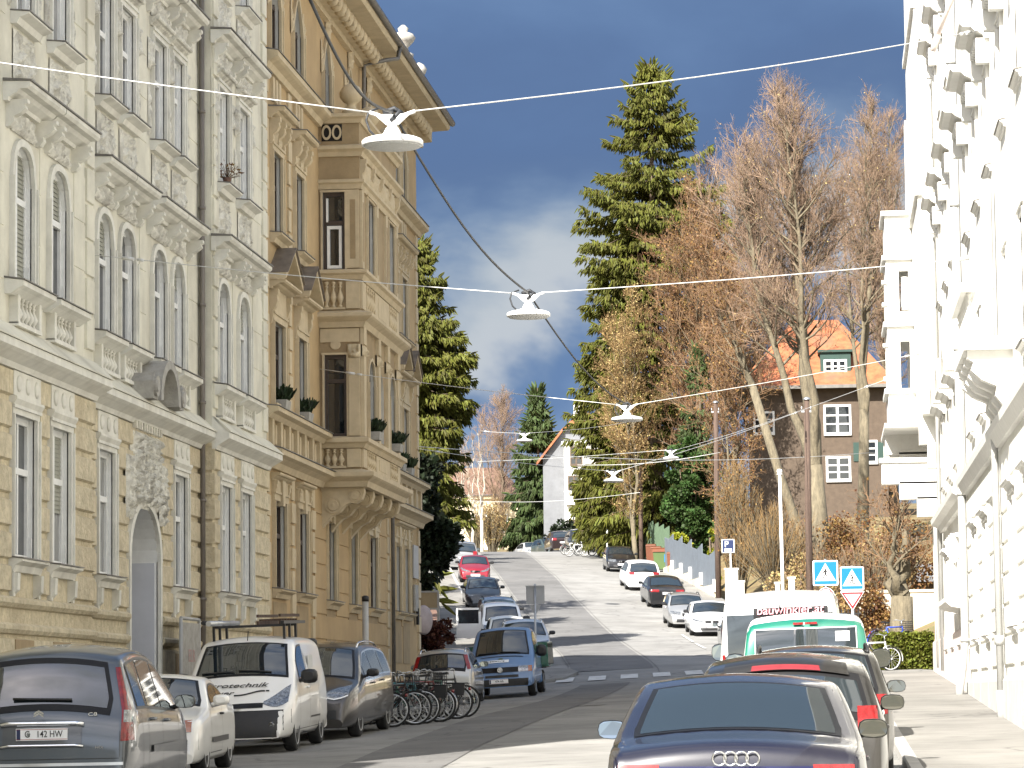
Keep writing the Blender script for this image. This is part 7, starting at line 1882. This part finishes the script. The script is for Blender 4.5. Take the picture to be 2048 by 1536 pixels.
def cable():
    t = thing('lamp_cable', 'black twisted cable running from lamp to lamp above the street', 'cable', (0,0,0))
    mb = MB(); a0 = at(612, -20, 27.0)
    P = [a0] + [Vector(p)+Vector((0,0,.33)) for p in lp[:3]]
    for a, b in zip(P, P[1:]):
        pts = [a.lerp(b, k/14)-Vector((0,0,.28*math.sin(math.pi*k/14))) for k in range(15)]; mb.tube(pts, .017, 6)
    mb.build('cable', M['cable'], t)
cable()
def hill_wires():
    for lab, a, b, s in (('pale overhead wire sagging across the hill above the parked cars', at(835,893,101), at(1750,905,150), .4), ('thin overhead wire along the upper hill', at(905,1000,190), at(1280,985,178), .3), ('lower overhead wire between the timber poles', at(1155,930,150), at(1440,905,150), .2)):
        t = thing('overhead_wire', lab, 'wire', (0,0,0), 0, 'overhead wires on the hill')
        mb = MB(); mb.tube([a.lerp(b,k/10)-Vector((0,0,s*math.sin(math.pi*k/10))) for k in range(11)], .011, 4); mb.build('wire', M['wire'], t)
hill_wires()
# ------------------------------------------------------------------ poles and signs
def g2(x, y): return road_z(x, y)+.1
def timber_pole(px, ytop, Y, label):
    p = at(px, ytop, Y); z0 = gz(p.x, Y); t = thing('timber_pole', label, 'pole', (p.x, Y, z0), 0, 'timber poles along the right kerb')
    h = p.z-z0; mb = MB(); mb.tube([(0,0,-.5),(0,0,h*.5),(.03,0,h)], [.16,.14,.11], 10); mb.build('pole', M['wood_pole'], t)
    mb = MB(); mb.lathe((.03,0,h), [(.15,0),(.15,.03),(.1,.1),(.02,.12)], 10); mb.box(-.2,.2,-.05,.05,h-.5,h-.42); mb.tube([(-.18,0,h-.42),(-.18,0,h-.25)], .03, 6); mb.tube([(.18,0,h-.42),(.18,0,h-.25)], .03, 6); mb.build('cap', M['steel'], t)
timber_pole(1612, 800, 128, 'dark timber pole with pale cap before the large forked trunk')
timber_pole(1430, 806, 163, 'timber pole rising behind the grey fence and parking sign')
timber_pole(1280, 930, 200, 'timber pole beside the brown bins uphill')
def disc(mb, r, n=28, m=0, y=0, c=(0,0)):
    mb.face([(c[0]+r*math.cos(2*math.pi*i/n), y, c[1]+r*math.sin(2*math.pi*i/n)) for i in range(n)], m)
def rrect(w, h, r, c=(0,0)):
    P = []
    for sx, sz, a0 in ((1,1,0),(-1,1,90),(-1,-1,180),(1,-1,270)):
        for k in range(5): a = rad(a0+22.5*k); P.append((c[0]+sx*(w/2-r)+r*math.cos(a), c[1]+sz*(h/2-r)+r*math.sin(a)))
    return P
def plate_sh(mb, poly, y0, y1, m=0): mb.prism([(x,y0,z) for x,z in poly], [(x,y1,z) for x,z in poly], m)
def stroke(mb, pts, w, y, m=0):
    for (a,b),(c,d) in zip(pts, pts[1:]):
        l = math.hypot(c-a,d-b); nx, nz = -(d-b)/l*w/2, (c-a)/l*w/2
        mb.face([(a+nx,y,b+nz),(c+nx,y,d+nz),(c-nx,y,d-nz),(a-nx,y,b-nz)], m)
def signpost(px, Y, label, build, cat='road sign'):
    x = at(px, 1200, Y).x; z = g2(x, Y); t = thing('road_sign', label, cat, (x, Y, z)); build(t, lambda py: at(px, py, Y).z-z, 6400/Y); return t
def crossing_panel(t, zc, w, kind):
    mb = MB(); plate_sh(mb, rrect(w,w,.04,(0,zc)), 0, -.015, 0); plate_sh(mb, rrect(w*.89,w*.89,.02,(0,zc)), -.016, -.019, 1)
    q = w*.40; plate_sh(mb, [(0,zc+q*.98),(q,zc-q*.78),(-q,zc-q*.78)], -.020, -.022, 2)
    p = mb.build('crossing_panel', [M['white_film'], M['blue_sign'], M['white_film']], t)
    mb = MB(); y = -.024; s = w
    if kind == 'walk':
        disc(mb, .035*s, 10, 0, y, (0,zc+.16*s)); stroke(mb, [(0,zc+.125*s),(0,zc-.04*s)], .075*s, y)
        for P in ([(0,zc-.02*s),(-.04*s,zc-.11*s),(-.10*s,zc-.21*s)],[(0,zc-.02*s),(.05*s,zc-.11*s),(.10*s,zc-.20*s)],[(0,zc+.11*s),(-.05*s,zc+.06*s),(-.10*s,zc-.01*s)],[(0,zc+.11*s),(.06*s,zc+.07*s),(.09*s,zc+.01*s)]): stroke(mb, P, .042*s, y)
    else:
        disc(mb, .035*s, 10, 0, y, (-.02*s,zc+.14*s)); 
        for P in ([(-.02*s,zc+.11*s),(.04*s,zc+.05*s),(.0,zc-.04*s)],[(.0,zc-.04*s),(.03*s,zc-.12*s),(.02*s,zc-.20*s)],[(.0,zc-.04*s),(-.05*s,zc-.12*s),(-.09*s,zc-.20*s)],[(.03*s,zc+.07*s),(-.05*s,zc+.0*s)],[(.02*s,zc-.20*s),(.16*s,zc-.21*s)]): stroke(mb, P, .046*s, y)
    mb.build('pictogram', M['black'], p)
def bs1(t, Z, s):
    mb = MB(); mb.tube([(0,.05,-.3),(0,.05,Z(1118))], .038, 8); mb.build('post', M['steel'], t)
    crossing_panel(t, Z(1146), 50/s, 'walk')
    z = Z(1192); mb = MB(); R = 17/s; mb.lathe((0,0,z), [(R,0),(R,.012)], 28, 0, False, (Vector((1,0,0)),Vector((0,0,1)),Vector((0,-1,0)))); disc(mb, R*.94, 28, 1, -.014, (0,z)); disc(mb, R*.80, 28, 0, -.016, (0,z))
    stroke(mb, [(-R*.5,z+R*.1),(R*.35,z+R*.1)], R*.3, -.018, 2); stroke(mb, [(-R*.35,z-R*.08),(-R*.2,z-R*.08)], R*.2, -.018, 2); stroke(mb, [(R*.15,z-R*.08),(R*.3,z-R*.08)], R*.2, -.018, 2); stroke(mb, [(-R*.57,z-R*.57),(R*.57,z+R*.57)], R*.13, -.0195, 1)
    mb.build('no_trucks_disc', [M['white_film'], M['red_sign'], M['black']], t)
def bs2(t, Z, s):
    mb = MB(); mb.tube([(0,.05,-.3),(0,.05,Z(1132))], .038, 8); mb.build('post', M['white_metal'], t)
    crossing_panel(t, Z(1157), 47/s, 'bend')
    z = Z(1183); w = 24/s; h = 38/s
    mb = MB(); plate_sh(mb, [(-w,z),(w,z),(0,z-h)], 0, -.012, 0); plate_sh(mb, [(-w*.93,z-.02),(w*.93,z-.02),(0,z-h*.94)], -.013, -.015, 1); plate_sh(mb, [(-w*.66,z-h*.14),(w*.66,z-h*.14),(0,z-h*.74)], -.016, -.018, 0); mb.build('yield_triangle', [M['white_film'], M['red_sign']], t)
signpost(1652, 97, 'blue crossing sign with walking figure above a red ringed disc', bs1)
signpost(1705, 95, 'blue crossing sign with bent figure above a yield triangle', bs2)
def bs3(t, Z, s):
    mb = MB(); mb.tube([(.10,.04,-.3),(.10,.04,Z(1080))], .03, 8); mb.build('post', M['white_metal'], t)
    z = Z(1092); w, h = 25/s, 27/s; mb = MB(); plate_sh(mb, rrect(w,h,.03,(0,z)), 0, -.012, 0); plate_sh(mb, rrect(w*.9,h*.9,.02,(0,z)), -.013, -.015, 1)
    mb.box(-w*.3, w*.3, -.0175, -.0165, z-h*.38, z-h*.2, 0); b = mb.build('parking_panel', [M['white_film'], M['navy_sign']], t)
    text_mesh('lettering', 'P', h*.62, M['white_film'], b, (-w*.12,-.018,z+h*.12), (rad(90),0,0))
signpost(1458, 139, 'dark blue parking sign P before the tan hornbeam', bs3)
def mast():
    x = at(1567, 1200, 142).x; z = gz(x,142); h = at(1567, 950, 142).z-z; t = thing('white_mast', 'tall white mast with ball top before the large bare tree', 'mast', (x,142,z))
    mb = MB(); mb.tube([(0,0,-.3),(-.06,0,h)], [.09,.065], 10); mb.build('pole', M['white_metal'], t); mb = MB(); mb.lathe((-.06,0,h), [(.08,0),(.14,.03),(.08,.1),(.13,.16),(.1,.24),(.02,.27)], 10); mb.build('finial', M['white_metal'], t)
mast()
def gateposts():
    for px, y0, Y, w, lab in ((1463,1140,157,.62,'taller white gate pillar below the parking sign'),(1478,1165,155,.5,'lower white gate pillar right of the taller one'),(1583,1158,130,.25,'short white post right of the mast'),(1555,1168,130,.18,'thin short white post at the foot of the mast')):
        p = at(px, y0, Y); z = gz(p.x, Y)-.3; t = thing('white_pillar', lab, 'pillar', (p.x,Y,z), 0, 'white pillars and posts'); h = p.z-z
        mb = MB(); mb.box(-w/2,w/2,-w/2,w/2,0,h); mb.build('shaft', M['villa_white'], t); mb = MB(); mb.box(-w/2-.04,w/2+.04,-w/2-.04,w/2+.04,h,h+.08); mb.build('cap', M['villa_white'], t)
gateposts()
def back_sign():
    x = at(1070, 1200, 101).x; Y = 101; z = road_z(x,Y); t = thing('crossing_sign', 'pair of grey sign backs on one post in the roadway', 'road sign', (x,Y,z))
    Z = lambda py: at(1070,py,Y).z-z; s = 6400/Y
    mb = MB(); mb.tube([(0,.0,-.2),(0,.0,Z(1168))], .035, 8); mb.box(-.3,.3,-.05,-.02,Z(1171),Z(1173)); mb.build('post', M['steel'], t)
    for a, b in ((-18,-2),(2,19)):
        mb = MB(); plate_sh(mb, rrect((b-a)/s,37/s,.03,((a+b)/2/s,Z(1190))), .03, .045, 0); mb.build('panel', M['sign_back'], t)
    mb = MB(); w = 12/s; zz = Z(1210); plate_sh(mb, [(-w,zz),(w,zz),(0,zz-22/s)], .03, .04); mb.build('triangle_panel', M['sign_back'], t)
back_sign()
def left_bits():
    # round traffic mirror seen from behind on the ochre corner, panel fence, post
    p = at(846, 1240, 100); t = thing('traffic_mirror', 'pinkish round traffic mirror back at the ochre house corner', 'mirror', p)
    mb = MB(); mb.lathe((0,0,0), [(.45,0),(.47,.03),(.40,.08),(.2,.13),(.02,.14)], 26, 0, True, (Vector((.5,.87,0)),Vector((0,0,1)),Vector((.87,-.5,0)))); mb.build('dish', mat('mirror_back', (.36,.29,.27), .6), t)
    mb = MB(); mb.tube([(-.35,.1,.0),(.1,.05,.0)], .03, 6); mb.tube([(-.35,.1,.5),(-.1,.05,.2)], .025, 6); mb.build('bracket', M['pipe_dark'], t)
    x, Y = -13.0, 106.0; z = gz(x,Y); t = thing('hoarding', 'brownish board in a pale frame beside the left pavement', 'board', (x,Y,z))
    a = at(838,1216,Y); b = at(874,1185,Y); w = (b.x-a.x); h0, h1 = a.z-z, b.z-z
    mb = MB(); mb.box(a.x-x, b.x-x, 0, .05, h0, h1); mb.build('board', M['ochre_dark'], t)
    mb = MB(); mb.box(b.x-x, b.x-x+.07, -.02, .07, -.2, h1+.06); mb.box(a.x-x, b.x-x, -.02, .07, h1, h1+.06); mb.box(a.x-x, b.x-x, -.02, .07, h0-.06, h0); mb.build('frame', M['stone'], t)
    t = thing('garden_wall', 'brown garden wall along the left pavement in shade', 'wall', (-14.5,112,gz(-14.5,112)))
    mb = MB(); P = []
    for k in range(16):
        Y = 100+k*5.0; x = min(-12.9, XL(Y)-2.35); P.append((x,Y,road_z(x,Y)))
    for (x,y,zz),(x2,y2,z2) in zip(P,P[1:]): mb.hexa([(x-.3,y,zz-.5),(x,y,zz-.5),(x2,y2,z2-.5),(x2-.3,y2,z2-.5),(x-.3,y,zz+1.5),(x,y,zz+1.5),(x2,y2,z2+1.5),(x2-.3,y2,z2+1.5)])
    wparent(mb.build('wall', M['clay_dark']), t)
    # tall grey pole before the ochre ground floor
    p = at(731, 1203, 70); x = -11.4; t = thing('grey_post', 'grey steel post with dark cap before the ochre ground floor', 'post', (x, 79.5, road_z(x,79.5)))
    q = on_x(731, 1203, x); h = q.z-road_z(x,79.5); mb = MB(); mb.tube([(0,0,0),(0,0,h)], .08, 10); mb.build('pole', M['pipe'], t); mb = MB(); mb.lathe((0,0,h), [(.09,0),(.09,.12),(.04,.15)], 10); mb.build('cap', M['black'], t)
    # board by the wall of the cream house
    x = -12.15; a = on_x(362, 1340, x); b = on_x(398, 1240, x); t = thing('builders_board', 'pale framed board with faint red lettering by the cream house', 'board', (x, a.y, road_z(x,a.y)))
    z = road_z(x,a.y); zt = b.z-z; L_ = b.y-a.y
    mb = MB(); mb.box(-.03,.03,.05,L_-.05,zt-1.25,zt-.08); bo = mb.build('board', M['stone'], t)
    mb = MB(); 
    for y in (0, L_): mb.tube([(0,y,0),(0,y,zt)], .035, 6)
    mb.tube([(0,0,zt),(0,L_,zt)], .035, 6); mb.tube([(0,0,zt-1.4),(0,L_,zt-1.4)], .03, 6); mb.build('frame', M['pipe'], t)
    text_mesh('lettering', 'ELR', .34, mat('faded_red_print', (.40,.25,.23), .8), bo, (.034, L_/2, zt-.72), (rad(90),0,rad(90)), sx=1.2)
left_bits()
# ------------------------------------------------------------------ fences, walls and bins on the right of the hill
def fences():
    t = thing('board_fence', 'grey blue vertical board fence stepping up the right side', 'fence', (-5.3,150,gz(-5.3,150)))
    n = 5
    for k in range(n):
        Y0, Y1 = 163.5+k*4.4, 163.5+(k+1)*4.4; x0, x1 = XR(Y0)+2.1-k*.12, XR(Y1)+2.1-(k+1)*.12; z = road_z((x0+x1)/2,(Y0+Y1)/2)+.55
        mb = MB(); m_ = 13
        for i in range(m_):
            s0, s1 = i/m_, (i+.9)/m_; tp = 1.55+.22*abs(2*(i+.5)/m_-1)
            P = [(x0+(x1-x0)*s0,Y0+(Y1-Y0)*s0),(x0+(x1-x0)*s1,Y0+(Y1-Y0)*s1)]
            mb.hexa([(P[0][0],P[0][1],z),(P[0][0]+.04,P[0][1],z),(P[1][0]+.04,P[1][1],z),(P[1][0],P[1][1],z),(P[0][0],P[0][1],z+tp),(P[0][0]+.04,P[0][1],z+tp),(P[1][0]+.04,P[1][1],z+tp),(P[1][0],P[1][1],z+tp)])
        wparent(mb.build('fence_bay', M['fence_blue']), t)
        mb = MB(); mb.hexa([(x0-.1,Y0,z-1.2),(x0+.25,Y0,z-1.2),(x1+.25,Y1,z-1.2),(x1-.1,Y1,z-1.2),(x0-.1,Y0,z),(x0+.25,Y0,z),(x1+.25,Y1,z),(x1-.1,Y1,z)]); wparent(mb.build('plinth', M['wall_cream']), t)
        mb = MB(); mb.box(x0-.16,x0-.0,Y0-.09,Y0+.09,z-.4,z+.25); wparent(mb.build('post_foot', M['villa_white']), t)
    t = thing('mesh_fence', 'green mesh fence beside the bins', 'fence', (-9,182,gz(-9,182)))
    for k in range(6):
        Y0, Y1 = 187+k*4, 191+k*4; x0, x1 = XR(Y0)+1.9, XR(Y1)+1.9; z = road_z(x0,(Y0+Y1)/2)+.2
        mb = MB()
        for i in range(8):
            s = i/8; x, y = x0+(x1-x0)*s, Y0+(Y1-Y0)*s; mb.box(x-.03,x+.03,y-.12,y+.16,z,z+2.4)
        wparent(mb.build('fence_bay', M['fence_green']), t)
    t = thing('railing_wall', 'pale low wall with iron railing at the bend', 'wall', (-12.5,205,gz(-12.5,205)))
    mb = MB(); r2 = MB(); pr = None
    for k in range(9):
        Y = 198+k*4.0; x = XR(Y)+2.6; z = road_z(x,Y)
        if pr: mb.hexa([(pr[0],pr[1],pr[2]-.5),(pr[0]+.3,pr[1],pr[2]-.5),(x+.3,Y,z-.5),(x,Y,z-.5),(pr[0],pr[1],pr[2]+1.5),(pr[0]+.3,pr[1],pr[2]+1.5),(x+.3,Y,z+1.5),(x,Y,z+1.5)]); r2.tube([(pr[0],pr[1]-.03,pr[2]+1.75),(x,Y-.03,z+1.75)], .04, 5)
        r2.tube([(x-.03,Y-.03,z+.1),(x-.03,Y-.03,z+1.75)], .04, 5); pr = (x,Y,z)
    wparent(mb.build('wall', M['wall_cream']), t); wparent(r2.build('railing', M['black']), t)
    t = thing('garden_wall', 'sunlit cream garden wall behind the clipped hedge', 'wall', (2.4,118,gz(2.4,118)))
    mb = MB(); mb.box(1.3,7,118,118.3,gz(2,118)-.5,gz(2,118)+1.9); mb.box(1.25,7.05,117.95,118.35,gz(2,118)+1.9,gz(2,118)+2.0); wparent(mb.build('wall', M['wall_cream']), t)
    t = thing('iron_gate', 'black iron railing gate left of the cream garden wall', 'gate', (.9,117,gz(.9,117)))
    mb = MB()
    for i in range(9): mb.tube([(-.6+i*.12,0,-.2),(-.6+i*.12,0,1.7)], .022, 5)
    mb.box(-.65,.45,-.02,.02,1.5,1.55); mb.box(-.65,.45,-.02,.02,.1,.15); mb.build('railing', M['black'], t)
    t = thing('grey_garage', 'dark grey flat roofed shed behind the stout trunk', 'shed', (3.0,135,gz(3,135)))
    mb = MB(); z = at(1780,1165,135).z-gz(3,135); mb.box(-1.4,3,0,3,-.5,z); mb.build('wall', M['villa'], t); mb = MB(); mb.box(-1.7,3.2,-.4,3.2,z,z+.75); mb.build('roof', M['gable_grey'], t)
fences()
def bins():
    def wheelie(px, py, Y, lab, col, w=.62, h=1.1):
        p = at(px, py, Y); x = p.x; z = road_z(x,Y)+.12; t = thing('waste_bin', lab, 'bin', (x,Y,z), 0, 'bins along the right pavement')
        mb = MB(); mb.hexa([(-w*.42,-w*.42,.12),(w*.42,-w*.42,.12),(w*.42,w*.42,.12),(-w*.42,w*.42,.12),(-w/2,-w/2,h),(w/2,-w/2,h),(w/2,w/2,h),(-w/2,w/2,h)]); mb.build('tub', M[col], t)
        mb = MB(); mb.hexa([(-w*.54,-w*.54,h),(w*.54,-w*.54,h),(w*.54,w*.56,h),(-w*.54,w*.56,h),(-w*.46,-w*.46,h+.07),(w*.46,-w*.46,h+.07),(w*.5,w*.54,h+.14),(-w*.5,w*.54,h+.14)]); mb.build('lid', M[col], t)
        mb = MB(); mb.tube([(-w*.45,w*.4,.1),(w*.45,w*.4,.1)], .1, 10); mb.build('wheels', M['rubber'], t)
    wheelie(1345, 1145, 183, 'brown bin in front of the green container', 'bin_brown', .6, 1.15)
    wheelie(1312, 1110, 190, 'brown bin behind the green container, fully in view', 'bin_brown', .6, 1.25)
    wheelie(1302, 1112, 194, 'brown bin half hidden behind its twin', 'bin_brown', .6, 1.25)
    p = at(1328, 1140, 186); x = p.x; z = road_z(x,186)+.12; t = thing('recycling_container', 'large green recycling container with rounded lid and blue sticker', 'container', (x,186,z))
    mb = MB(); mb.hexa([(-.52,-.5,.15),(.52,-.5,.15),(.52,.5,.15),(-.52,.5,.15),(-.6,-.55,1.15),(.6,-.55,1.15),(.6,.55,1.15),(-.6,.55,1.15)]); mb.build('tub', M['bin_green'], t)
    mb = MB(); mb.prism([(-.63,-.6,1.15),(-.63,.6,1.15),(-.63,.45,1.32),(-.63,0,1.42),(-.63,-.45,1.32)], [(.63,-.6,1.15),(.63,.6,1.15),(.63,.45,1.32),(.63,0,1.42),(.63,-.45,1.32)]); mb.build('lid', M['bin_brown'], t)
    mb = MB(); mb.box(.05,.42,-.575,-.56,.55,1.0); mb.build('sticker', M['blue_sign'], t)
    p = at(1152, 1056, 262); z = gz(p.x,262); t = thing('grey_shelter', 'grey shed with pale flat canopy behind the cars at the crest', 'shed', (p.x,262,z))
    mb = MB(); mb.box(-1.0,.6,0,1,-.3,p.z-z); mb.build('wall', M['gable_grey'], t); mb = MB(); mb.box(.4,1.8,-.2,1.2,p.z-z+.5,p.z-z+.75); mb.build('canopy', M['villa_white'], t)
    mb = MB(); mb.tube([(.9,0,0),(.9,0,p.z-z+.5)], .06, 6); mb.build('post', M['steel'], t)
    p = at(1214, 1045, 205); z = road_z(p.x,205); t = thing('pale_post', 'thin pale sign post beside the bicycles on the bend', 'post', (p.x,205,z)); mb = MB(); mb.tube([(0,0,0),(0,0,p.z-z)], .06, 8); mb.build('pole', M['white_metal'], t); mb = MB(); mb.lathe((0,0,p.z-z), [(.09,0),(.09,.15),(.03,.2)], 8); mb.build('cap', M['white_metal'], t)
bins()
# ------------------------------------------------------------------ bicycles
def bicycle(frame, tyre='rubber', basket=False, fender=None, rimmat='alloy'):
    t = thing('bicycle', 'bicycle', 'bicycle', (0,0,0)); R = .345
    def whl(x):
        mb = MB(); ax = (Vector((1,0,0)), Vector((0,0,1)), Vector((0,1,0)))
        n = 32; P = [[((R-.02+.022*math.cos(b))*math.cos(a), .022*math.sin(b), (R-.02+.022*math.cos(b))*math.sin(a)) for b in [2*math.pi*k/6 for k in range(7)]] for a in [2*math.pi*j/n for j in range(n+1)]]
        mb.grid(P, 0, True); w = mb.build('wheel', M[tyre], t); w.location = (x,0,R)
        mb = MB(); P = [[((R-.052+.014*math.cos(b))*math.cos(a), .012*math.sin(b), (R-.052+.014*math.cos(b))*math.sin(a)) for b in [2*math.pi*k/5 for k in range(6)]] for a in [2*math.pi*j/n for j in range(n+1)]]
        mb.grid(P, 0, True)
        for k in range(18):
            a = 2*math.pi*k/18; mb.tube([(.02*math.cos(a+.6),.025*(1 if k%2 else -1),.02*math.sin(a+.6)),((R-.055)*math.cos(a),0,(R-.055)*math.sin(a))], .0028, 3, cap=False)
        mb.tube([(0,-.06,0),(0,.06,0)], .025, 8); mb.build('rim', M[rimmat], w)
    whl(-.53); whl(.53)
    mb = MB(); bb = (-.08,0,.30); sh = (-.22,0,.78); hd = (.34,0,.82); hl = (.37,0,.68)
    for a, b in ((bb,sh),(sh,(.34,0,.80)),(bb,hl),(hd,hl)): mb.tube([a,b], .026, 6)
    for s in (-.05,.05):
        mb.tube([bb,(-.53,s,R)], .010, 5); mb.tube([(-.2,s*.4,.72),(-.53,s,R)], .009, 5); mb.tube([hl,(.42,s,.58),(.53,s,R)], .012, 5)
    mb.build('frame', M[frame], t)
    mb = MB(); mb.tube([hd,(.32,0,.98)], .014, 6); mb.tube([(.20,-.28,1.0),(.28,-.24,1.02),(.33,-.06,.99),(.33,.06,.99),(.28,.24,1.02),(.20,.28,1.0)], .012, 6); mb.build('handlebar', M['steel'], t)
    mb = MB(); mb.prism([(-.36,-.09,.93),(-.36,.09,.93),(-.14,.03,.91),(-.10,0,.91),(-.14,-.03,.91)], [(-.35,-.08,.97),(-.35,.08,.97),(-.14,.02,.95),(-.11,0,.95),(-.14,-.02,.95)]); mb.tube([(-.25,0,.93),sh], .013, 6); mb.build('saddle', M['black'], t)
    mb = MB(); mb.tube([(bb[0],-.05,bb[2]),(bb[0],.05,bb[2])], .05, 8); mb.tube([(bb[0],.06,bb[2]),(bb[0]+.12,.06,bb[2]-.12)], .01, 5); mb.box(bb[0]+.08,bb[0]+.17,.06,.14,bb[2]-.14,bb[2]-.11); mb.tube([(bb[0],-.06,bb[2]),(bb[0]-.12,-.06,bb[2]+.12)], .01, 5); mb.box(bb[0]-.17,bb[0]-.08,-.14,-.06,bb[2]+.11,bb[2]+.14); mb.build('crank', M['steel'], t)
    mb = MB()
    for s in (-.07,.07): mb.tube([(-.30,s,.74),(-.78,s,.74),(-.53,s,R)], .013, 4)
    for k in range(4): mb.tube([(-.4-.11*k,-.07,.74),(-.4-.11*k,.07,.74)], .006, 4)
    mb.build('rack', M['black'], t)
    mb = MB()
    for x, a0, a1 in ((-.53,20,190),(.53,-10,130)):
        P = [[(x+(R+.03)*math.cos(rad(a0+(a1-a0)*k/12)), y, R+(R+.03)*math.sin(rad(a0+(a1-a0)*k/12))) for y in (-.03,.03)] for k in range(13)]; mb.grid(P, 0, True)
    mb.build('mudguard', M[fender or frame], t)
    mb = MB(); mb.lathe((-.8,0,.62), [(.03,-.03),(.03,.03)], 8); mb.build('reflector', M['redlens'], t)
    if not basket:
        mb = MB(); mb.hexa([(-.70,.09,.48),(-.48,.09,.48),(-.48,.17,.48),(-.70,.17,.48),(-.72,.08,.72),(-.46,.08,.72),(-.46,.18,.72),(-.72,.18,.72)]); mb.build('pannier', M['black'], t)
    if basket:
        mb = MB(); 
        for k in range(5): mb.tube([(.36,-.17,.72+k*.06),(.62,-.17,.72+k*.06),(.62,.17,.72+k*.06),(.36,.17,.72+k*.06),(.36,-.17,.72+k*.06)], .006, 4)
        for i in range(7): mb.tube([(.36+.26*i/6,-.17,.72),(.36+.26*i/6,-.17,.97)], .005, 4); mb.tube([(.36+.26*i/6,.17,.72),(.36+.26*i/6,.17,.97)], .005, 4)
        for i in range(6): mb.tube([(.62,-.17+.34*i/5,.72),(.62,-.17+.34*i/5,.97)], .005, 4)
        mb.build('basket', M['black'], t)
    return t
M['teal_bike'] = pc('teal_bike_paint', (.03,.16,.19), .2); M['dark_bike'] = pc('black_bike_paint', (.012,.012,.013), .2); M['red_bike'] = pc('maroon_bike_paint', (.14,.02,.018), .2); M['green_bike'] = pc('bottle_green_bike_paint', (.02,.09,.06), .2); M['white_bike'] = pc('white_bike_paint', (.7,.7,.68), .0); M['blue_bike'] = pc('blue_bike_paint', (.02,.06,.40), .1)
def put_bikes():
    G = 'bicycles parked across the left kerb'
    kinds = [bicycle('dark_bike', basket=True), bicycle('teal_bike', fender='teal_bike'), bicycle('dark_bike', fender='dark_bike'), bicycle('red_bike', basket=True), bicycle('green_bike')]
    spots = [(0,-8.55,62.6,8,5,'black bicycle with front basket, nearest of the kerb row'),(1,-8.45,63.2,4,-4,'teal bicycle with matching mudguards in the kerb row'),(2,-8.2,63.9,172,3,'black bicycle with bright rims in the middle of the kerb row'),(3,-8.25,64.7,6,-3,'maroon bicycle with basket in the kerb row'),(4,-8.05,65.5,176,4,'bottle green bicycle in the kerb row'),(2,-8.0,66.4,10,2,'black bicycle farthest in the kerb row, before the silver estate'),(0,-8.9,61.9,184,4,'black basket bicycle reversed behind the dark people carrier'),(4,-8.75,62.9,14,-6,'bottle green bicycle leaning between the basket bicycle and the teal one'),(1,-8.6,64.3,168,6,'teal bicycle leaning behind the black bicycle with bright rims'),(2,-8.55,65.1,-3,5,'black bicycle leaning between the maroon and the bottle green ones'),(3,-8.5,65.9,9,-5,'maroon bicycle leaning against the farther black one')]
    used = set()
    for i, (k, x, y, a, l, lab) in enumerate(spots):
        o = kinds[k] if k not in used else copy_tree(kinds[k]); used.add(k)
        o.location = (x, y, road_z(x,y)+.02); o.rotation_euler = (rad(l), 0, rad(a)); tag(o, lab, 'bicycle', G)
    G2 = 'bicycles on the bend'
    base = bicycle('white_bike', rimmat='white_bike'); dk = bicycle('dark_bike', rimmat='alloy')
    for i, (o, x, y, a, lab) in enumerate(((base,-16.3,213,20,'white bicycle nearest in the cluster on the bend'),(dk,-15.9,215,30,'dark bicycle in the cluster on the bend'),(None,-15.4,216,10,'white bicycle against the pale post on the bend'),(None,-16.9,217,25,'white bicycle farthest in the cluster on the bend'))):
        o = o or copy_tree(base); o.location = (x,y,road_z(x,y)+.05); o.rotation_euler = (rad(6),0,rad(a)); tag(o, lab, 'bicycle', G2)
    o = copy_tree(base); x, y = 1.35, 89.3; o.location = (x,y,road_z(x,y)+.13); o.rotation_euler = (rad(4),0,rad(28)); tag(o, 'pale bicycle standing by the hedge behind the green tailgate van', 'bicycle', 'bicycles by the hedge')
    o = bicycle('blue_bike', basket=True); x, y = 2.1, 99.0; o.location = (x,y,gz(x,y)+.55); o.rotation_euler = (0,0,rad(30)); tag(o, 'bright blue bicycle behind the clipped hedge', 'bicycle', 'bicycles by the hedge')
put_bikes()
